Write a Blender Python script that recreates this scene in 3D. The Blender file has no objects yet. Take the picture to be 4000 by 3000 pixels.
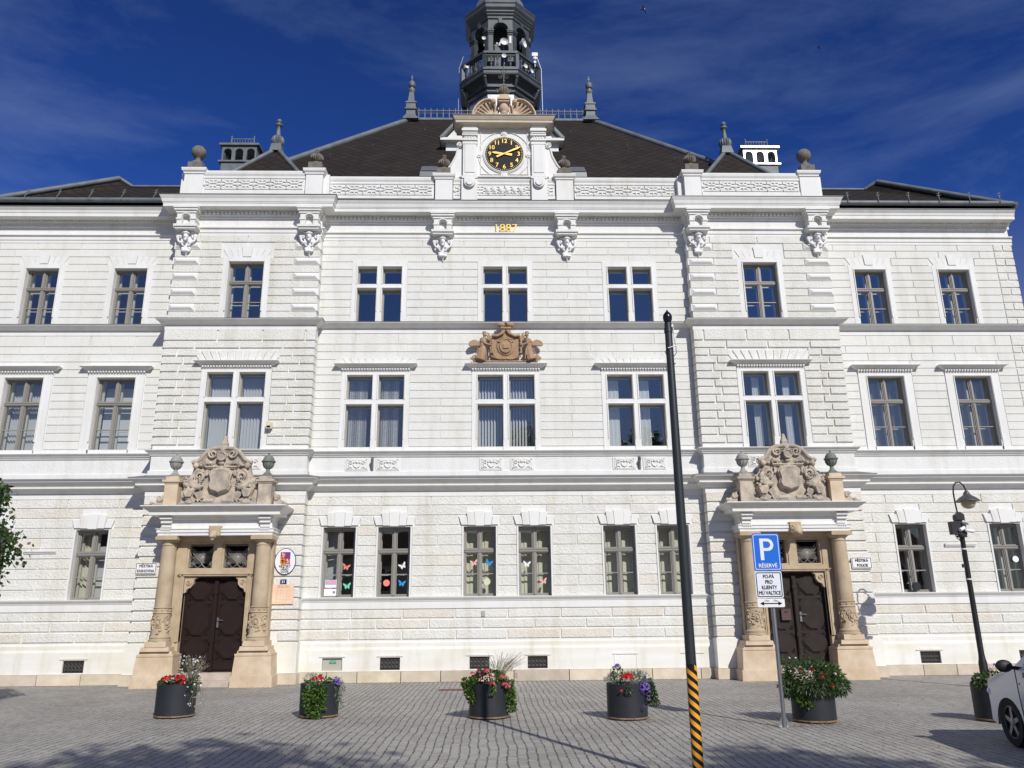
import bpy, bmesh, math, random
from mathutils import Vector, Matrix, noise
random.seed(7)
R = math.radians
sc = bpy.context.scene
# ------------------------------------------------------------------ camera
CZ = 1.64
cam_d = bpy.data.cameras.new("camera"); cam = bpy.data.objects.new("camera", cam_d)
sc.collection.objects.link(cam); sc.camera = cam
cam_d.sensor_width = 36.0; cam_d.lens = 3100/4000*36; cam_d.clip_end = 3000
yaw, pitch, roll = 0.02755494, 0.28193915, -0.00998796
fw = Vector((math.sin(yaw)*math.cos(pitch), math.cos(yaw)*math.cos(pitch), math.sin(pitch)))
rt = Vector((math.cos(yaw), -math.sin(yaw), 0)); up = rt.cross(fw)
rt, up = rt*math.cos(roll)+up*math.sin(roll), -rt*math.sin(roll)+up*math.cos(roll)
M = Matrix((rt, up, -fw)).transposed().to_4x4(); M.translation = Vector((-0.4224, -21.5, CZ))
cam.matrix_world = M
# ------------------------------------------------------------------ light
SUN_EL = R(36); SL = 0.42
sx, sy = SL, -1.0
n_ = math.hypot(sx, sy)
sdir = Vector((sx/n_*math.cos(SUN_EL), sy/n_*math.cos(SUN_EL), math.sin(SUN_EL)))
sun_d = bpy.data.lights.new("sun", 'SUN'); sun = bpy.data.objects.new("sun", sun_d); sc.collection.objects.link(sun)
sun_d.energy = 4.15; sun_d.angle = R(0.53); sun_d.color = (1.0, 0.962, 0.90)
sun.rotation_euler = sdir.to_track_quat('Z', 'Y').to_euler()
world = bpy.data.worlds.new("World"); sc.world = world; world.use_nodes = True
nt = world.node_tree; nt.nodes.clear()
def N(t, **k):
    n = nt.nodes.new(t)
    for a, b in k.items(): setattr(n, a, b)
    return n
sky = N('ShaderNodeTexSky', sky_type='NISHITA', sun_disc=False)
sky.sun_elevation = SUN_EL; sky.sun_rotation = math.atan2(sdir.x, sdir.y)
sky.altitude = 1500; sky.air_density = 1.0; sky.dust_density = 0.1; sky.ozone_density = 6.0
tc = N('ShaderNodeTexCoord'); mp = N('ShaderNodeMapping'); mp.inputs['Scale'].default_value = (1.2, 2.2, 5.0)
mp.inputs['Rotation'].default_value = (0.3, 0.5, 0.9)
nz = N('ShaderNodeTexNoise'); nz.inputs['Scale'].default_value = 1.5; nz.inputs['Detail'].default_value = 9; nz.inputs['Roughness'].default_value = 0.62
nz.inputs['Distortion'].default_value = 0.25
cr = N('ShaderNodeValToRGB'); cr.color_ramp.elements[0].position = 0.44; cr.color_ramp.elements[1].position = 0.90
cr.color_ramp.elements[1].color = (0.42, 0.42, 0.42, 1)
mx = N('ShaderNodeMix', data_type='RGBA'); mx.inputs[7].default_value = (4.2, 5.6, 8.6, 1)
hs = N('ShaderNodeGamma'); hs.inputs['Gamma'].default_value = 1.5
ml = N('ShaderNodeVectorMath', operation='MULTIPLY'); ml.inputs[1].default_value = (0.43, 0.53, 0.74)
bg = N('ShaderNodeBackground'); bg.inputs['Strength'].default_value = 0.07; wo = N('ShaderNodeOutputWorld')
L_ = nt.links.new
L_(tc.outputs['Generated'], mp.inputs['Vector']); L_(mp.outputs[0], nz.inputs['Vector']); L_(nz.outputs['Fac'], cr.inputs['Fac'])
L_(sky.outputs[0], hs.inputs['Color']); L_(cr.outputs['Color'], mx.inputs[0]); L_(hs.outputs[0], ml.inputs[0]); L_(ml.outputs[0], mx.inputs[6])
sz = N('ShaderNodeSeparateXYZ'); L_(tc.outputs['Generated'], sz.inputs[0])
hz = N('ShaderNodeMapRange'); hz.inputs[1].default_value = 0.10; hz.inputs[2].default_value = 0.42; hz.inputs[3].default_value = 0.9; hz.inputs[4].default_value = 0.0; L_(sz.outputs[2], hz.inputs[0])
mh = N('ShaderNodeMix', data_type='RGBA'); mh.inputs[7].default_value = (3.6, 3.5, 3.2, 1); L_(hz.outputs[0], mh.inputs[0]); L_(mx.outputs[2], mh.inputs[6])
L_(mh.outputs[2], bg.inputs['Color']); L_(bg.outputs[0], wo.inputs['Surface'])
sc.view_settings.view_transform = 'Standard'; sc.view_settings.look = 'None'
sc.view_settings.exposure = 0.0; sc.view_settings.gamma = 1.0
sc.cycles.max_bounces = 6; sc.cycles.transparent_max_bounces = 12

# ------------------------------------------------------------------ materials
MATS = {}
def mat(name, col, rough=0.8, metal=0.0, var=None, vscale=3.0, bump=0.0, bscale=20.0, bdist=0.02, tint=False, spec=0.5, bdetail=4.0, vstretch=None, bvor=False, streak=0.0):
    m = bpy.data.materials.new(name); m.use_nodes = True; t = m.node_tree; p = t.nodes['Principled BSDF']
    p.inputs['Base Color'].default_value = (*col, 1); p.inputs['Roughness'].default_value = rough
    p.inputs['Metallic'].default_value = metal; p.inputs['Specular IOR Level'].default_value = spec
    co = t.nodes.new('ShaderNodeTexCoord'); last = None
    if var:
        nn = t.nodes.new('ShaderNodeTexNoise'); nn.inputs['Scale'].default_value = vscale; nn.inputs['Detail'].default_value = 6; nn.inputs['Roughness'].default_value = 0.6
        if vstretch:
            mpn = t.nodes.new('ShaderNodeMapping'); mpn.inputs['Scale'].default_value = vstretch
            t.links.new(co.outputs['Object'], mpn.inputs[0]); t.links.new(mpn.outputs[0], nn.inputs['Vector'])
        else: t.links.new(co.outputs['Object'], nn.inputs['Vector'])
        rr = t.nodes.new('ShaderNodeValToRGB'); rr.color_ramp.elements[0].position = 0.35; rr.color_ramp.elements[1].position = 0.68
        rr.color_ramp.elements[0].color = (*col, 1); rr.color_ramp.elements[1].color = (*var, 1)
        t.links.new(nn.outputs['Fac'], rr.inputs['Fac']); last = rr.outputs['Color']
    if tint:
        at = t.nodes.new('ShaderNodeAttribute'); at.attribute_name = 'tint'
        mm = t.nodes.new('ShaderNodeMix'); mm.data_type = 'RGBA'; mm.blend_type = 'MULTIPLY'; mm.inputs[0].default_value = 1.0
        if last: t.links.new(last, mm.inputs[6])
        else: mm.inputs[6].default_value = (*col, 1)
        t.links.new(at.outputs['Color'], mm.inputs[7]); last = mm.outputs[2]
    if streak:
        ms_ = t.nodes.new('ShaderNodeMapping'); ms_.inputs['Scale'].default_value = (2.6, 2.6, 0.38); t.links.new(co.outputs['Object'], ms_.inputs[0])
        ns = t.nodes.new('ShaderNodeTexNoise'); ns.inputs['Scale'].default_value = 1.0; ns.inputs['Detail'].default_value = 7; ns.inputs['Roughness'].default_value = 0.65; t.links.new(ms_.outputs[0], ns.inputs['Vector'])
        rs = t.nodes.new('ShaderNodeValToRGB'); rs.color_ramp.elements[0].position = 0.50; rs.color_ramp.elements[1].position = 0.80; rs.color_ramp.elements[0].color = (1, 1, 1, 1); rs.color_ramp.elements[1].color = (1-streak, 1-streak*1.1, 1-streak*1.5, 1)
        t.links.new(ns.outputs['Fac'], rs.inputs['Fac']); m3 = t.nodes.new('ShaderNodeMix'); m3.data_type = 'RGBA'; m3.blend_type = 'MULTIPLY'; m3.inputs[0].default_value = 1.0
        t.links.new(last, m3.inputs[6]); t.links.new(rs.outputs['Color'], m3.inputs[7]); last = m3.outputs[2]
    if last: t.links.new(last, p.inputs['Base Color'])
    if bump:
        if bvor:
            b2 = t.nodes.new('ShaderNodeTexVoronoi'); b2.inputs['Scale'].default_value = bscale; out = b2.outputs['Distance']
        else:
            b2 = t.nodes.new('ShaderNodeTexNoise'); b2.inputs['Scale'].default_value = bscale; b2.inputs['Detail'].default_value = bdetail; out = b2.outputs['Fac']
        t.links.new(co.outputs['Object'], b2.inputs['Vector'])
        bb = t.nodes.new('ShaderNodeBump'); bb.inputs['Strength'].default_value = bump; bb.inputs['Distance'].default_value = bdist
        t.links.new(out, bb.inputs['Height']); t.links.new(bb.outputs['Normal'], p.inputs['Normal'])
    MATS[name] = m; return m
W = mat('white_paint', (0.755, 0.755, 0.725), 0.7, var=(0.71, 0.71, 0.675), vscale=1.3, bump=0.08, bscale=30, bdist=0.01, tint=True, streak=0.16)
WC = mat('white_carving', (0.76, 0.76, 0.745), 0.75)
WR = mat('white_stucco', (0.745, 0.745, 0.715), 0.8, var=(0.70, 0.70, 0.665), vscale=2.0, bump=0.40, bscale=22, bdist=0.025, tint=True, bdetail=3, streak=0.16)
WP = mat('white_rock_stucco', (0.745, 0.74, 0.70), 0.8, var=(0.69, 0.68, 0.63), vscale=2.5, bump=0.62, bscale=21, bdist=0.04, tint=True, bdetail=3, streak=0.20)
WPL = mat('white_plinth_paint', (0.79, 0.785, 0.74), 0.8, var=(0.72, 0.70, 0.59), vscale=1.1, bump=0.2, bscale=9, bdist=0.01, vstretch=(0.5, 1, 2.5), streak=0.24)
BEI = mat('beige_base_stone', (0.66, 0.59, 0.47), 0.85, var=(0.53, 0.45, 0.34), vscale=2.6, bump=0.35, bscale=14, bdist=0.02, tint=True)
SAND = mat('portal_sandstone', (0.50, 0.405, 0.27), 0.85, var=(0.39, 0.30, 0.195), vscale=3.0, bump=0.25, bscale=22, bdist=0.015)
PED = mat('pale_sandstone', (0.64, 0.53, 0.38), 0.85, var=(0.50, 0.37, 0.24), vscale=2.2, bump=0.25, bscale=18, bdist=0.015)
CREST = mat('weathered_carved_stone', (0.56, 0.475, 0.365), 0.9, var=(0.27, 0.24, 0.205), vscale=4.5, bump=0.4, bscale=26, bdist=0.012)
TERR = mat('terracotta_stone', (0.40, 0.265, 0.16), 0.85, var=(0.31, 0.20, 0.12), vscale=5, bump=0.3, bscale=35, bdist=0.008)
SHEL = mat('shell_stone', (0.60, 0.47, 0.33), 0.85, var=(0.45, 0.34, 0.23), vscale=4, bump=0.2, bscale=30, bdist=0.01)
URN = mat('dark_lichen_stone', (0.135, 0.12, 0.10), 0.95, var=(0.21, 0.19, 0.155), vscale=7, bump=0.6, bscale=30, bdist=0.015)
URNG = mat('grey_stone', (0.36, 0.35, 0.32), 0.9, var=(0.22, 0.225, 0.20), vscale=6, bump=0.4, bscale=30, bdist=0.01)
COPP = mat('green_patina_stone', (0.20, 0.235, 0.205), 0.85, var=(0.11, 0.115, 0.095), vscale=6, bump=0.4, bscale=30, bdist=0.01)
FR = mat('taupe_window_paint', (0.27, 0.255, 0.225), 0.5)
FRI = mat('inner_window_paint', (0.62, 0.60, 0.55), 0.45)
LEAD = mat('zinc_sheet', (0.17, 0.19, 0.195), 0.6, 0.15, var=(0.11, 0.125, 0.13), vscale=3)
FLASH = mat('flashing', (0.16, 0.17, 0.17), 0.5, 0.4)
TOW = mat('dark_tower_metal', (0.085, 0.095, 0.10), 0.42, 0.25, var=(0.06, 0.068, 0.07), vscale=2.2)
SILV = mat('bright_tin', (0.42, 0.435, 0.445), 0.4, 0.7, bump=0.35, bscale=4, bdist=0.03)
GOLD = mat('gilding', (0.83, 0.58, 0.16), 0.3, 0.85)
BLK = mat('black_enamel', (0.008, 0.008, 0.009), 0.25)
DOORL = mat('dark_red_brown_wood', (0.018, 0.009, 0.007), 0.6, spec=.22, var=(0.022, 0.012, 0.010), vscale=6)
DOORR = mat('dark_grey_brown_wood', (0.024, 0.018, 0.015), 0.65, spec=.22, var=(0.034, 0.025, 0.022), vscale=6)
STEEL = mat('galvanised_steel', (0.33, 0.34, 0.35), 0.38, 0.85)
IRON = mat('wrought_iron', (0.10, 0.095, 0.088), 0.45, 0.5)
IRONL = mat('light_wrought_iron', (0.36, 0.34, 0.31), 0.5, 0.3)
ROOMM = mat('room_plaster', (0.34, 0.32, 0.27), 0.9)
CURT = mat('white_blind_fabric', (0.62, 0.64, 0.64), 0.8)
CURL = mat('lace_curtain', (0.52, 0.52, 0.50), 0.9, var=(0.30, 0.30, 0.30), vscale=26)
CURY = mat('pale_green_blind', (0.80, 0.79, 0.60), 0.8)
POT = mat('anthracite_planter', (0.018, 0.021, 0.025), 0.55, spec=.35, var=(0.027, 0.031, 0.035), vscale=2.5, bump=0.05, bscale=5)
SOIL = mat('potting_soil', (0.04, 0.028, 0.02), 0.95)
RUST = mat('rusty_rim', (0.33, 0.25, 0.14), 0.8, var=(0.18, 0.09, 0.04), vscale=12)
POLE = mat('dark_green_grey_paint', (0.022, 0.028, 0.029), 0.42)
BPOST = mat('black_post_paint', (0.014, 0.014, 0.015), 0.45)
YEL = mat('orange_yellow_tape', (0.80, 0.36, 0.03), 0.4)
SBLU = mat('traffic_blue', (0.006, 0.135, 0.60), 0.35)
SWHI = mat('sign_white', (0.72, 0.75, 0.80), 0.4)
SWH2 = mat('plate_white', (0.80, 0.80, 0.80), 0.3)
PRED = mat('emblem_red', (0.42, 0.03, 0.03), 0.4)
PPUR = mat('emblem_purple_blue', (0.10, 0.05, 0.28), 0.4)
PYEL = mat('emblem_orange', (0.75, 0.27, 0.02), 0.4)
NAVY = mat('enamel_navy', (0.01, 0.02, 0.13), 0.25)
SALM = mat('salmon_poster', (0.78, 0.50, 0.37), 0.5, var=(0.80, 0.68, 0.45), vscale=2.5)
SALT = mat('salmon_print', (0.60, 0.20, 0.12), 0.6)
PLAS = mat('white_plastic', (0.75, 0.75, 0.73), 0.35)
DPLAS = mat('dark_plastic', (0.02, 0.02, 0.021), 0.4)
def leafmat(name, c1, c2):
    m = bpy.data.materials.new(name); m.use_nodes = True; t = m.node_tree; p = t.nodes['Principled BSDF']
    g = t.nodes.new('ShaderNodeAttribute'); g.attribute_name = 'tint'
    mm = t.nodes.new('ShaderNodeMix'); mm.data_type = 'RGBA'; mm.inputs[6].default_value = (*c1, 1); mm.inputs[7].default_value = (*c2, 1)
    sp = t.nodes.new('ShaderNodeSeparateColor'); t.links.new(g.outputs['Color'], sp.inputs[0]); t.links.new(sp.outputs[0], mm.inputs[0])
    t.links.new(mm.outputs[2], p.inputs['Base Color']); p.inputs['Roughness'].default_value = 0.45
    tr = t.nodes.new('ShaderNodeBsdfTranslucent'); ms = t.nodes.new('ShaderNodeMixShader'); ms.inputs[0].default_value = 0.28
    t.links.new(mm.outputs[2], tr.inputs['Color']); t.links.new(p.outputs[0], ms.inputs[1]); t.links.new(tr.outputs[0], ms.inputs[2])
    t.links.new(ms.outputs[0], t.nodes['Material Output'].inputs['Surface']); return m
LEAF = leafmat('leaf_green', (0.035, 0.085, 0.012), (0.11, 0.19, 0.03))
LEAFD = leafmat('leaf_dark', (0.025, 0.06, 0.012), (0.07, 0.13, 0.03))
LEAFS = leafmat('leaf_silver', (0.16, 0.19, 0.15), (0.30, 0.33, 0.28))
LEAFY = leafmat('leaf_dry', (0.30, 0.27, 0.18), (0.48, 0.44, 0.34))
PET_R = leafmat('petal_red', (0.50, 0.008, 0.012), (0.75, 0.02, 0.02))
PET_K = leafmat('petal_pink', (0.62, 0.05, 0.10), (0.75, 0.15, 0.2))
PET_P = leafmat('petal_purple', (0.11, 0.05, 0.30), (0.22, 0.14, 0.5))
PET_W = leafmat('petal_white', (0.7, 0.7, 0.7), (0.85, 0.85, 0.85))
BARK = mat('bark', (0.11, 0.085, 0.06), 0.9, var=(0.06, 0.045, 0.03), vscale=12, bump=0.6, bscale=25)
# glass
def glassmat(name, tintc=(0.80, 0.84, 0.87), ior=1.75):
    m = bpy.data.materials.new(name); m.use_nodes = True; t = m.node_tree; t.nodes.remove(t.nodes['Principled BSDF'])
    tr = t.nodes.new('ShaderNodeBsdfTransparent'); tr.inputs[0].default_value = (*tintc, 1)
    gl = t.nodes.new('ShaderNodeBsdfGlossy'); gl.inputs['Roughness'].default_value = 0.012; gl.inputs['Color'].default_value = (0.97, 1.0, 0.86, 1)
    lw = t.nodes.new('ShaderNodeLayerWeight'); lw.inputs[0].default_value = 0.5; pw = t.nodes.new('ShaderNodeMath'); pw.operation = 'POWER'; pw.inputs[1].default_value = 4.0; t.links.new(lw.outputs['Facing'], pw.inputs[0]); fr = t.nodes.new('ShaderNodeMapRange'); fr.inputs[3].default_value = ior; fr.inputs[4].default_value = 1.0; t.links.new(pw.outputs[0], fr.inputs[0])
    co = t.nodes.new('ShaderNodeTexCoord'); nn = t.nodes.new('ShaderNodeTexNoise'); nn.inputs['Scale'].default_value = 1.6
    bb = t.nodes.new('ShaderNodeBump'); bb.inputs['Strength'].default_value = 0.12; bb.inputs['Distance'].default_value = 0.02
    t.links.new(co.outputs['Object'], nn.inputs['Vector']); t.links.new(nn.outputs['Fac'], bb.inputs['Height']); t.links.new(bb.outputs[0], gl.inputs['Normal'])
    ms = t.nodes.new('ShaderNodeMixShader'); t.links.new(fr.outputs[0], ms.inputs[0]); t.links.new(tr.outputs[0], ms.inputs[1]); t.links.new(gl.outputs[0], ms.inputs[2])
    t.links.new(ms.outputs[0], t.nodes['Material Output'].inputs['Surface']); return m
GLASS = glassmat('window_glass', (0.90, 0.92, 0.92), 0.22)
CGLASS = glassmat('car_glass', (0.25, 0.28, 0.28), 0.07)
# slate roof
def slate():
    m = bpy.data.materials.new('slate_roof'); m.use_nodes = True; t = m.node_tree; p = t.nodes['Principled BSDF']
    co = t.nodes.new('ShaderNodeTexCoord'); sp = t.nodes.new('ShaderNodeSeparateXYZ'); t.links.new(co.outputs['Object'], sp.inputs[0])
    def mad(src, k, add):
        q = t.nodes.new('ShaderNodeMath'); q.operation = 'MULTIPLY_ADD'; q.inputs[1].default_value = k; t.links.new(src, q.inputs[0]); t.links.new(add, q.inputs[2]); return q.outputs[0]
    xy = mad(sp.outputs[1], 0.0, sp.outputs[0]); sm = t.nodes.new('ShaderNodeMath'); sm.operation = 'MULTIPLY'; sm.inputs[1].default_value = 1/.44; t.links.new(xy, sm.inputs[0])
    cb = t.nodes.new('ShaderNodeCombineXYZ'); t.links.new(mad(sp.outputs[2], 1/.30, sm.outputs[0]), cb.inputs[0]); t.links.new(mad(sp.outputs[2], -1/.30, sm.outputs[0]), cb.inputs[1])
    br = t.nodes.new('ShaderNodeTexBrick'); br.inputs['Scale'].default_value = 1.0; br.inputs['Brick Width'].default_value = 1.0; br.inputs['Row Height'].default_value = 1.0; br.offset = 0.0; br.offset_frequency = 1
    br.inputs['Mortar Size'].default_value = 0.05; br.inputs['Mortar Smooth'].default_value = 0.3; br.inputs['Bias'].default_value = -0.2
    br.inputs['Color1'].default_value = (0.028, 0.021, 0.016, 1); br.inputs['Color2'].default_value = (0.018, 0.014, 0.011, 1); br.inputs['Mortar'].default_value = (0.006, 0.0055, 0.0055, 1)
    t.links.new(cb.outputs[0], br.inputs['Vector'])
    nn = t.nodes.new('ShaderNodeTexNoise'); nn.inputs['Scale'].default_value = 0.8; nn.inputs['Detail'].default_value = 8; t.links.new(co.outputs['Object'], nn.inputs['Vector'])
    mm = t.nodes.new('ShaderNodeMix'); mm.data_type = 'RGBA'; mm.blend_type = 'MULTIPLY'; mm.inputs[0].default_value = 0.5
    t.links.new(br.outputs['Color'], mm.inputs[6]); t.links.new(nn.outputs['Fac'], mm.inputs[7]); 
    ga = t.nodes.new('ShaderNodeMix'); ga.data_type = 'RGBA'; ga.blend_type = 'MULTIPLY'; ga.inputs[0].default_value = 1; ga.inputs[7].default_value = (1.25, 1.25, 1.25, 1)
    t.links.new(mm.outputs[2], ga.inputs[6]); t.links.new(ga.outputs[2], p.inputs['Base Color']); p.inputs['Roughness'].default_value = 0.8; p.inputs['Specular IOR Level'].default_value = 0.25
    bb = t.nodes.new('ShaderNodeBump'); bb.inputs['Strength'].default_value = 0.7; bb.inputs['Distance'].default_value = 0.02; bb.invert = True
    t.links.new(br.outputs['Fac'], bb.inputs['Height']); t.links.new(bb.outputs[0], p.inputs['Normal']); return m
SLATE = slate()
def setts():
    m = bpy.data.materials.new('granite_setts'); m.use_nodes = True; t = m.node_tree; p = t.nodes['Principled BSDF']
    co = t.nodes.new('ShaderNodeTexCoord')
    nd = t.nodes.new('ShaderNodeTexNoise'); nd.inputs['Scale'].default_value = 9.0; nd.inputs['Detail'].default_value = 3; t.links.new(co.outputs['Object'], nd.inputs['Vector'])
    sb = t.nodes.new('ShaderNodeVectorMath'); sb.operation = 'SUBTRACT'; sb.inputs[1].default_value = (0.5, 0.5, 0.5); t.links.new(nd.outputs['Color'], sb.inputs[0])
    sl = t.nodes.new('ShaderNodeVectorMath'); sl.operation = 'SCALE'; sl.inputs['Scale'].default_value = 0.06; t.links.new(sb.outputs[0], sl.inputs[0])
    nd2 = t.nodes.new('ShaderNodeTexNoise'); nd2.inputs['Scale'].default_value = 0.7; t.links.new(co.outputs['Object'], nd2.inputs['Vector'])
    sb2 = t.nodes.new('ShaderNodeVectorMath'); sb2.operation = 'SUBTRACT'; sb2.inputs[1].default_value = (0.5, 0.5, 0.5); t.links.new(nd2.outputs['Color'], sb2.inputs[0])
    sl2 = t.nodes.new('ShaderNodeVectorMath'); sl2.operation = 'SCALE'; sl2.inputs['Scale'].default_value = 0.12; t.links.new(sb2.outputs[0], sl2.inputs[0])
    a1 = t.nodes.new('ShaderNodeVectorMath'); t.links.new(co.outputs['Object'], a1.inputs[0]); t.links.new(sl.outputs[0], a1.inputs[1])
    a2 = t.nodes.new('ShaderNodeVectorMath'); t.links.new(a1.outputs[0], a2.inputs[0]); t.links.new(sl2.outputs[0], a2.inputs[1])
    sp = t.nodes.new('ShaderNodeSeparateXYZ'); t.links.new(a2.outputs[0], sp.inputs[0])
    cb = t.nodes.new('ShaderNodeCombineXYZ'); ym = t.nodes.new('ShaderNodeMath'); ym.operation = 'MULTIPLY'; ym.inputs[1].default_value = 2.4; t.links.new(sp.outputs[1], ym.inputs[0]); t.links.new(ym.outputs[0], cb.inputs[0]); t.links.new(sp.outputs[0], cb.inputs[1])
    br = t.nodes.new('ShaderNodeTexBrick'); br.inputs['Scale'].default_value = 1.0; br.inputs['Brick Width'].default_value = 0.36; br.inputs['Row Height'].default_value = 0.118
    br.inputs['Mortar Size'].default_value = 0.010; br.inputs['Mortar Smooth'].default_value = 0.35; br.inputs['Bias'].default_value = 0.0
    br.inputs['Color1'].default_value = (0.40, 0.38, 0.34, 1); br.inputs['Color2'].default_value = (0.315, 0.296, 0.262, 1); br.inputs['Mortar'].default_value = (0.055, 0.05, 0.042, 1)
    t.links.new(cb.outputs[0], br.inputs['Vector'])
    nm = t.nodes.new('ShaderNodeTexNoise'); nm.inputs['Scale'].default_value = 6.0; nm.inputs['Detail'].default_value = 2; t.links.new(co.outputs['Object'], nm.inputs['Vector'])
    rm_ = t.nodes.new('ShaderNodeValToRGB'); rm_.color_ramp.elements[0].position = 0.40; rm_.color_ramp.elements[1].position = 0.58
    rm_.color_ramp.elements[0].color = (0.23, 0.215, 0.19, 1); rm_.color_ramp.elements[1].color = (0.065, 0.06, 0.05, 1); t.links.new(nm.outputs['Fac'], rm_.inputs['Fac']); t.links.new(rm_.outputs['Color'], br.inputs['Mortar'])
    n3 = t.nodes.new('ShaderNodeTexNoise'); n3.inputs['Scale'].default_value = 30; n3.inputs['Detail'].default_value = 5; t.links.new(co.outputs['Object'], n3.inputs['Vector'])
    n4 = t.nodes.new('ShaderNodeTexNoise'); n4.inputs['Scale'].default_value = 0.55; n4.inputs['Detail'].default_value = 5; t.links.new(co.outputs['Object'], n4.inputs['Vector'])
    r3 = t.nodes.new('ShaderNodeMapRange'); r3.inputs[3].default_value = 0.72; r3.inputs[4].default_value = 1.22; t.links.new(n3.outputs['Fac'], r3.inputs[0])
    r4 = t.nodes.new('ShaderNodeMapRange'); r4.inputs[1].default_value = 0.3; r4.inputs[2].default_value = 0.7; r4.inputs[3].default_value = 0.84; r4.inputs[4].default_value = 1.12; t.links.new(n4.outputs['Fac'], r4.inputs[0])
    mu = t.nodes.new('ShaderNodeMath'); mu.operation = 'MULTIPLY'; t.links.new(r3.outputs[0], mu.inputs[0]); t.links.new(r4.outputs[0], mu.inputs[1])
    vs = t.nodes.new('ShaderNodeVectorMath'); vs.operation = 'SCALE'; t.links.new(br.outputs['Color'], vs.inputs[0]); t.links.new(mu.outputs[0], vs.inputs['Scale'])
    t.links.new(vs.outputs[0], p.inputs['Base Color']); p.inputs['Roughness'].default_value = 0.75
    hh = t.nodes.new('ShaderNodeMath'); hh.operation = 'MULTIPLY_ADD'; hh.inputs[1].default_value = -1.0; t.links.new(br.outputs['Fac'], hh.inputs[0])
    h3 = t.nodes.new('ShaderNodeMath'); h3.operation = 'MULTIPLY'; h3.inputs[1].default_value = 0.5; t.links.new(n3.outputs['Fac'], h3.inputs[0]); t.links.new(h3.outputs[0], hh.inputs[2])
    bb = t.nodes.new('ShaderNodeBump'); bb.inputs['Strength'].default_value = 0.9; bb.inputs['Distance'].default_value = 0.02
    t.links.new(hh.outputs[0], bb.inputs['Height']); t.links.new(bb.outputs[0], p.inputs['Normal']); return m
SETTS = setts()

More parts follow.
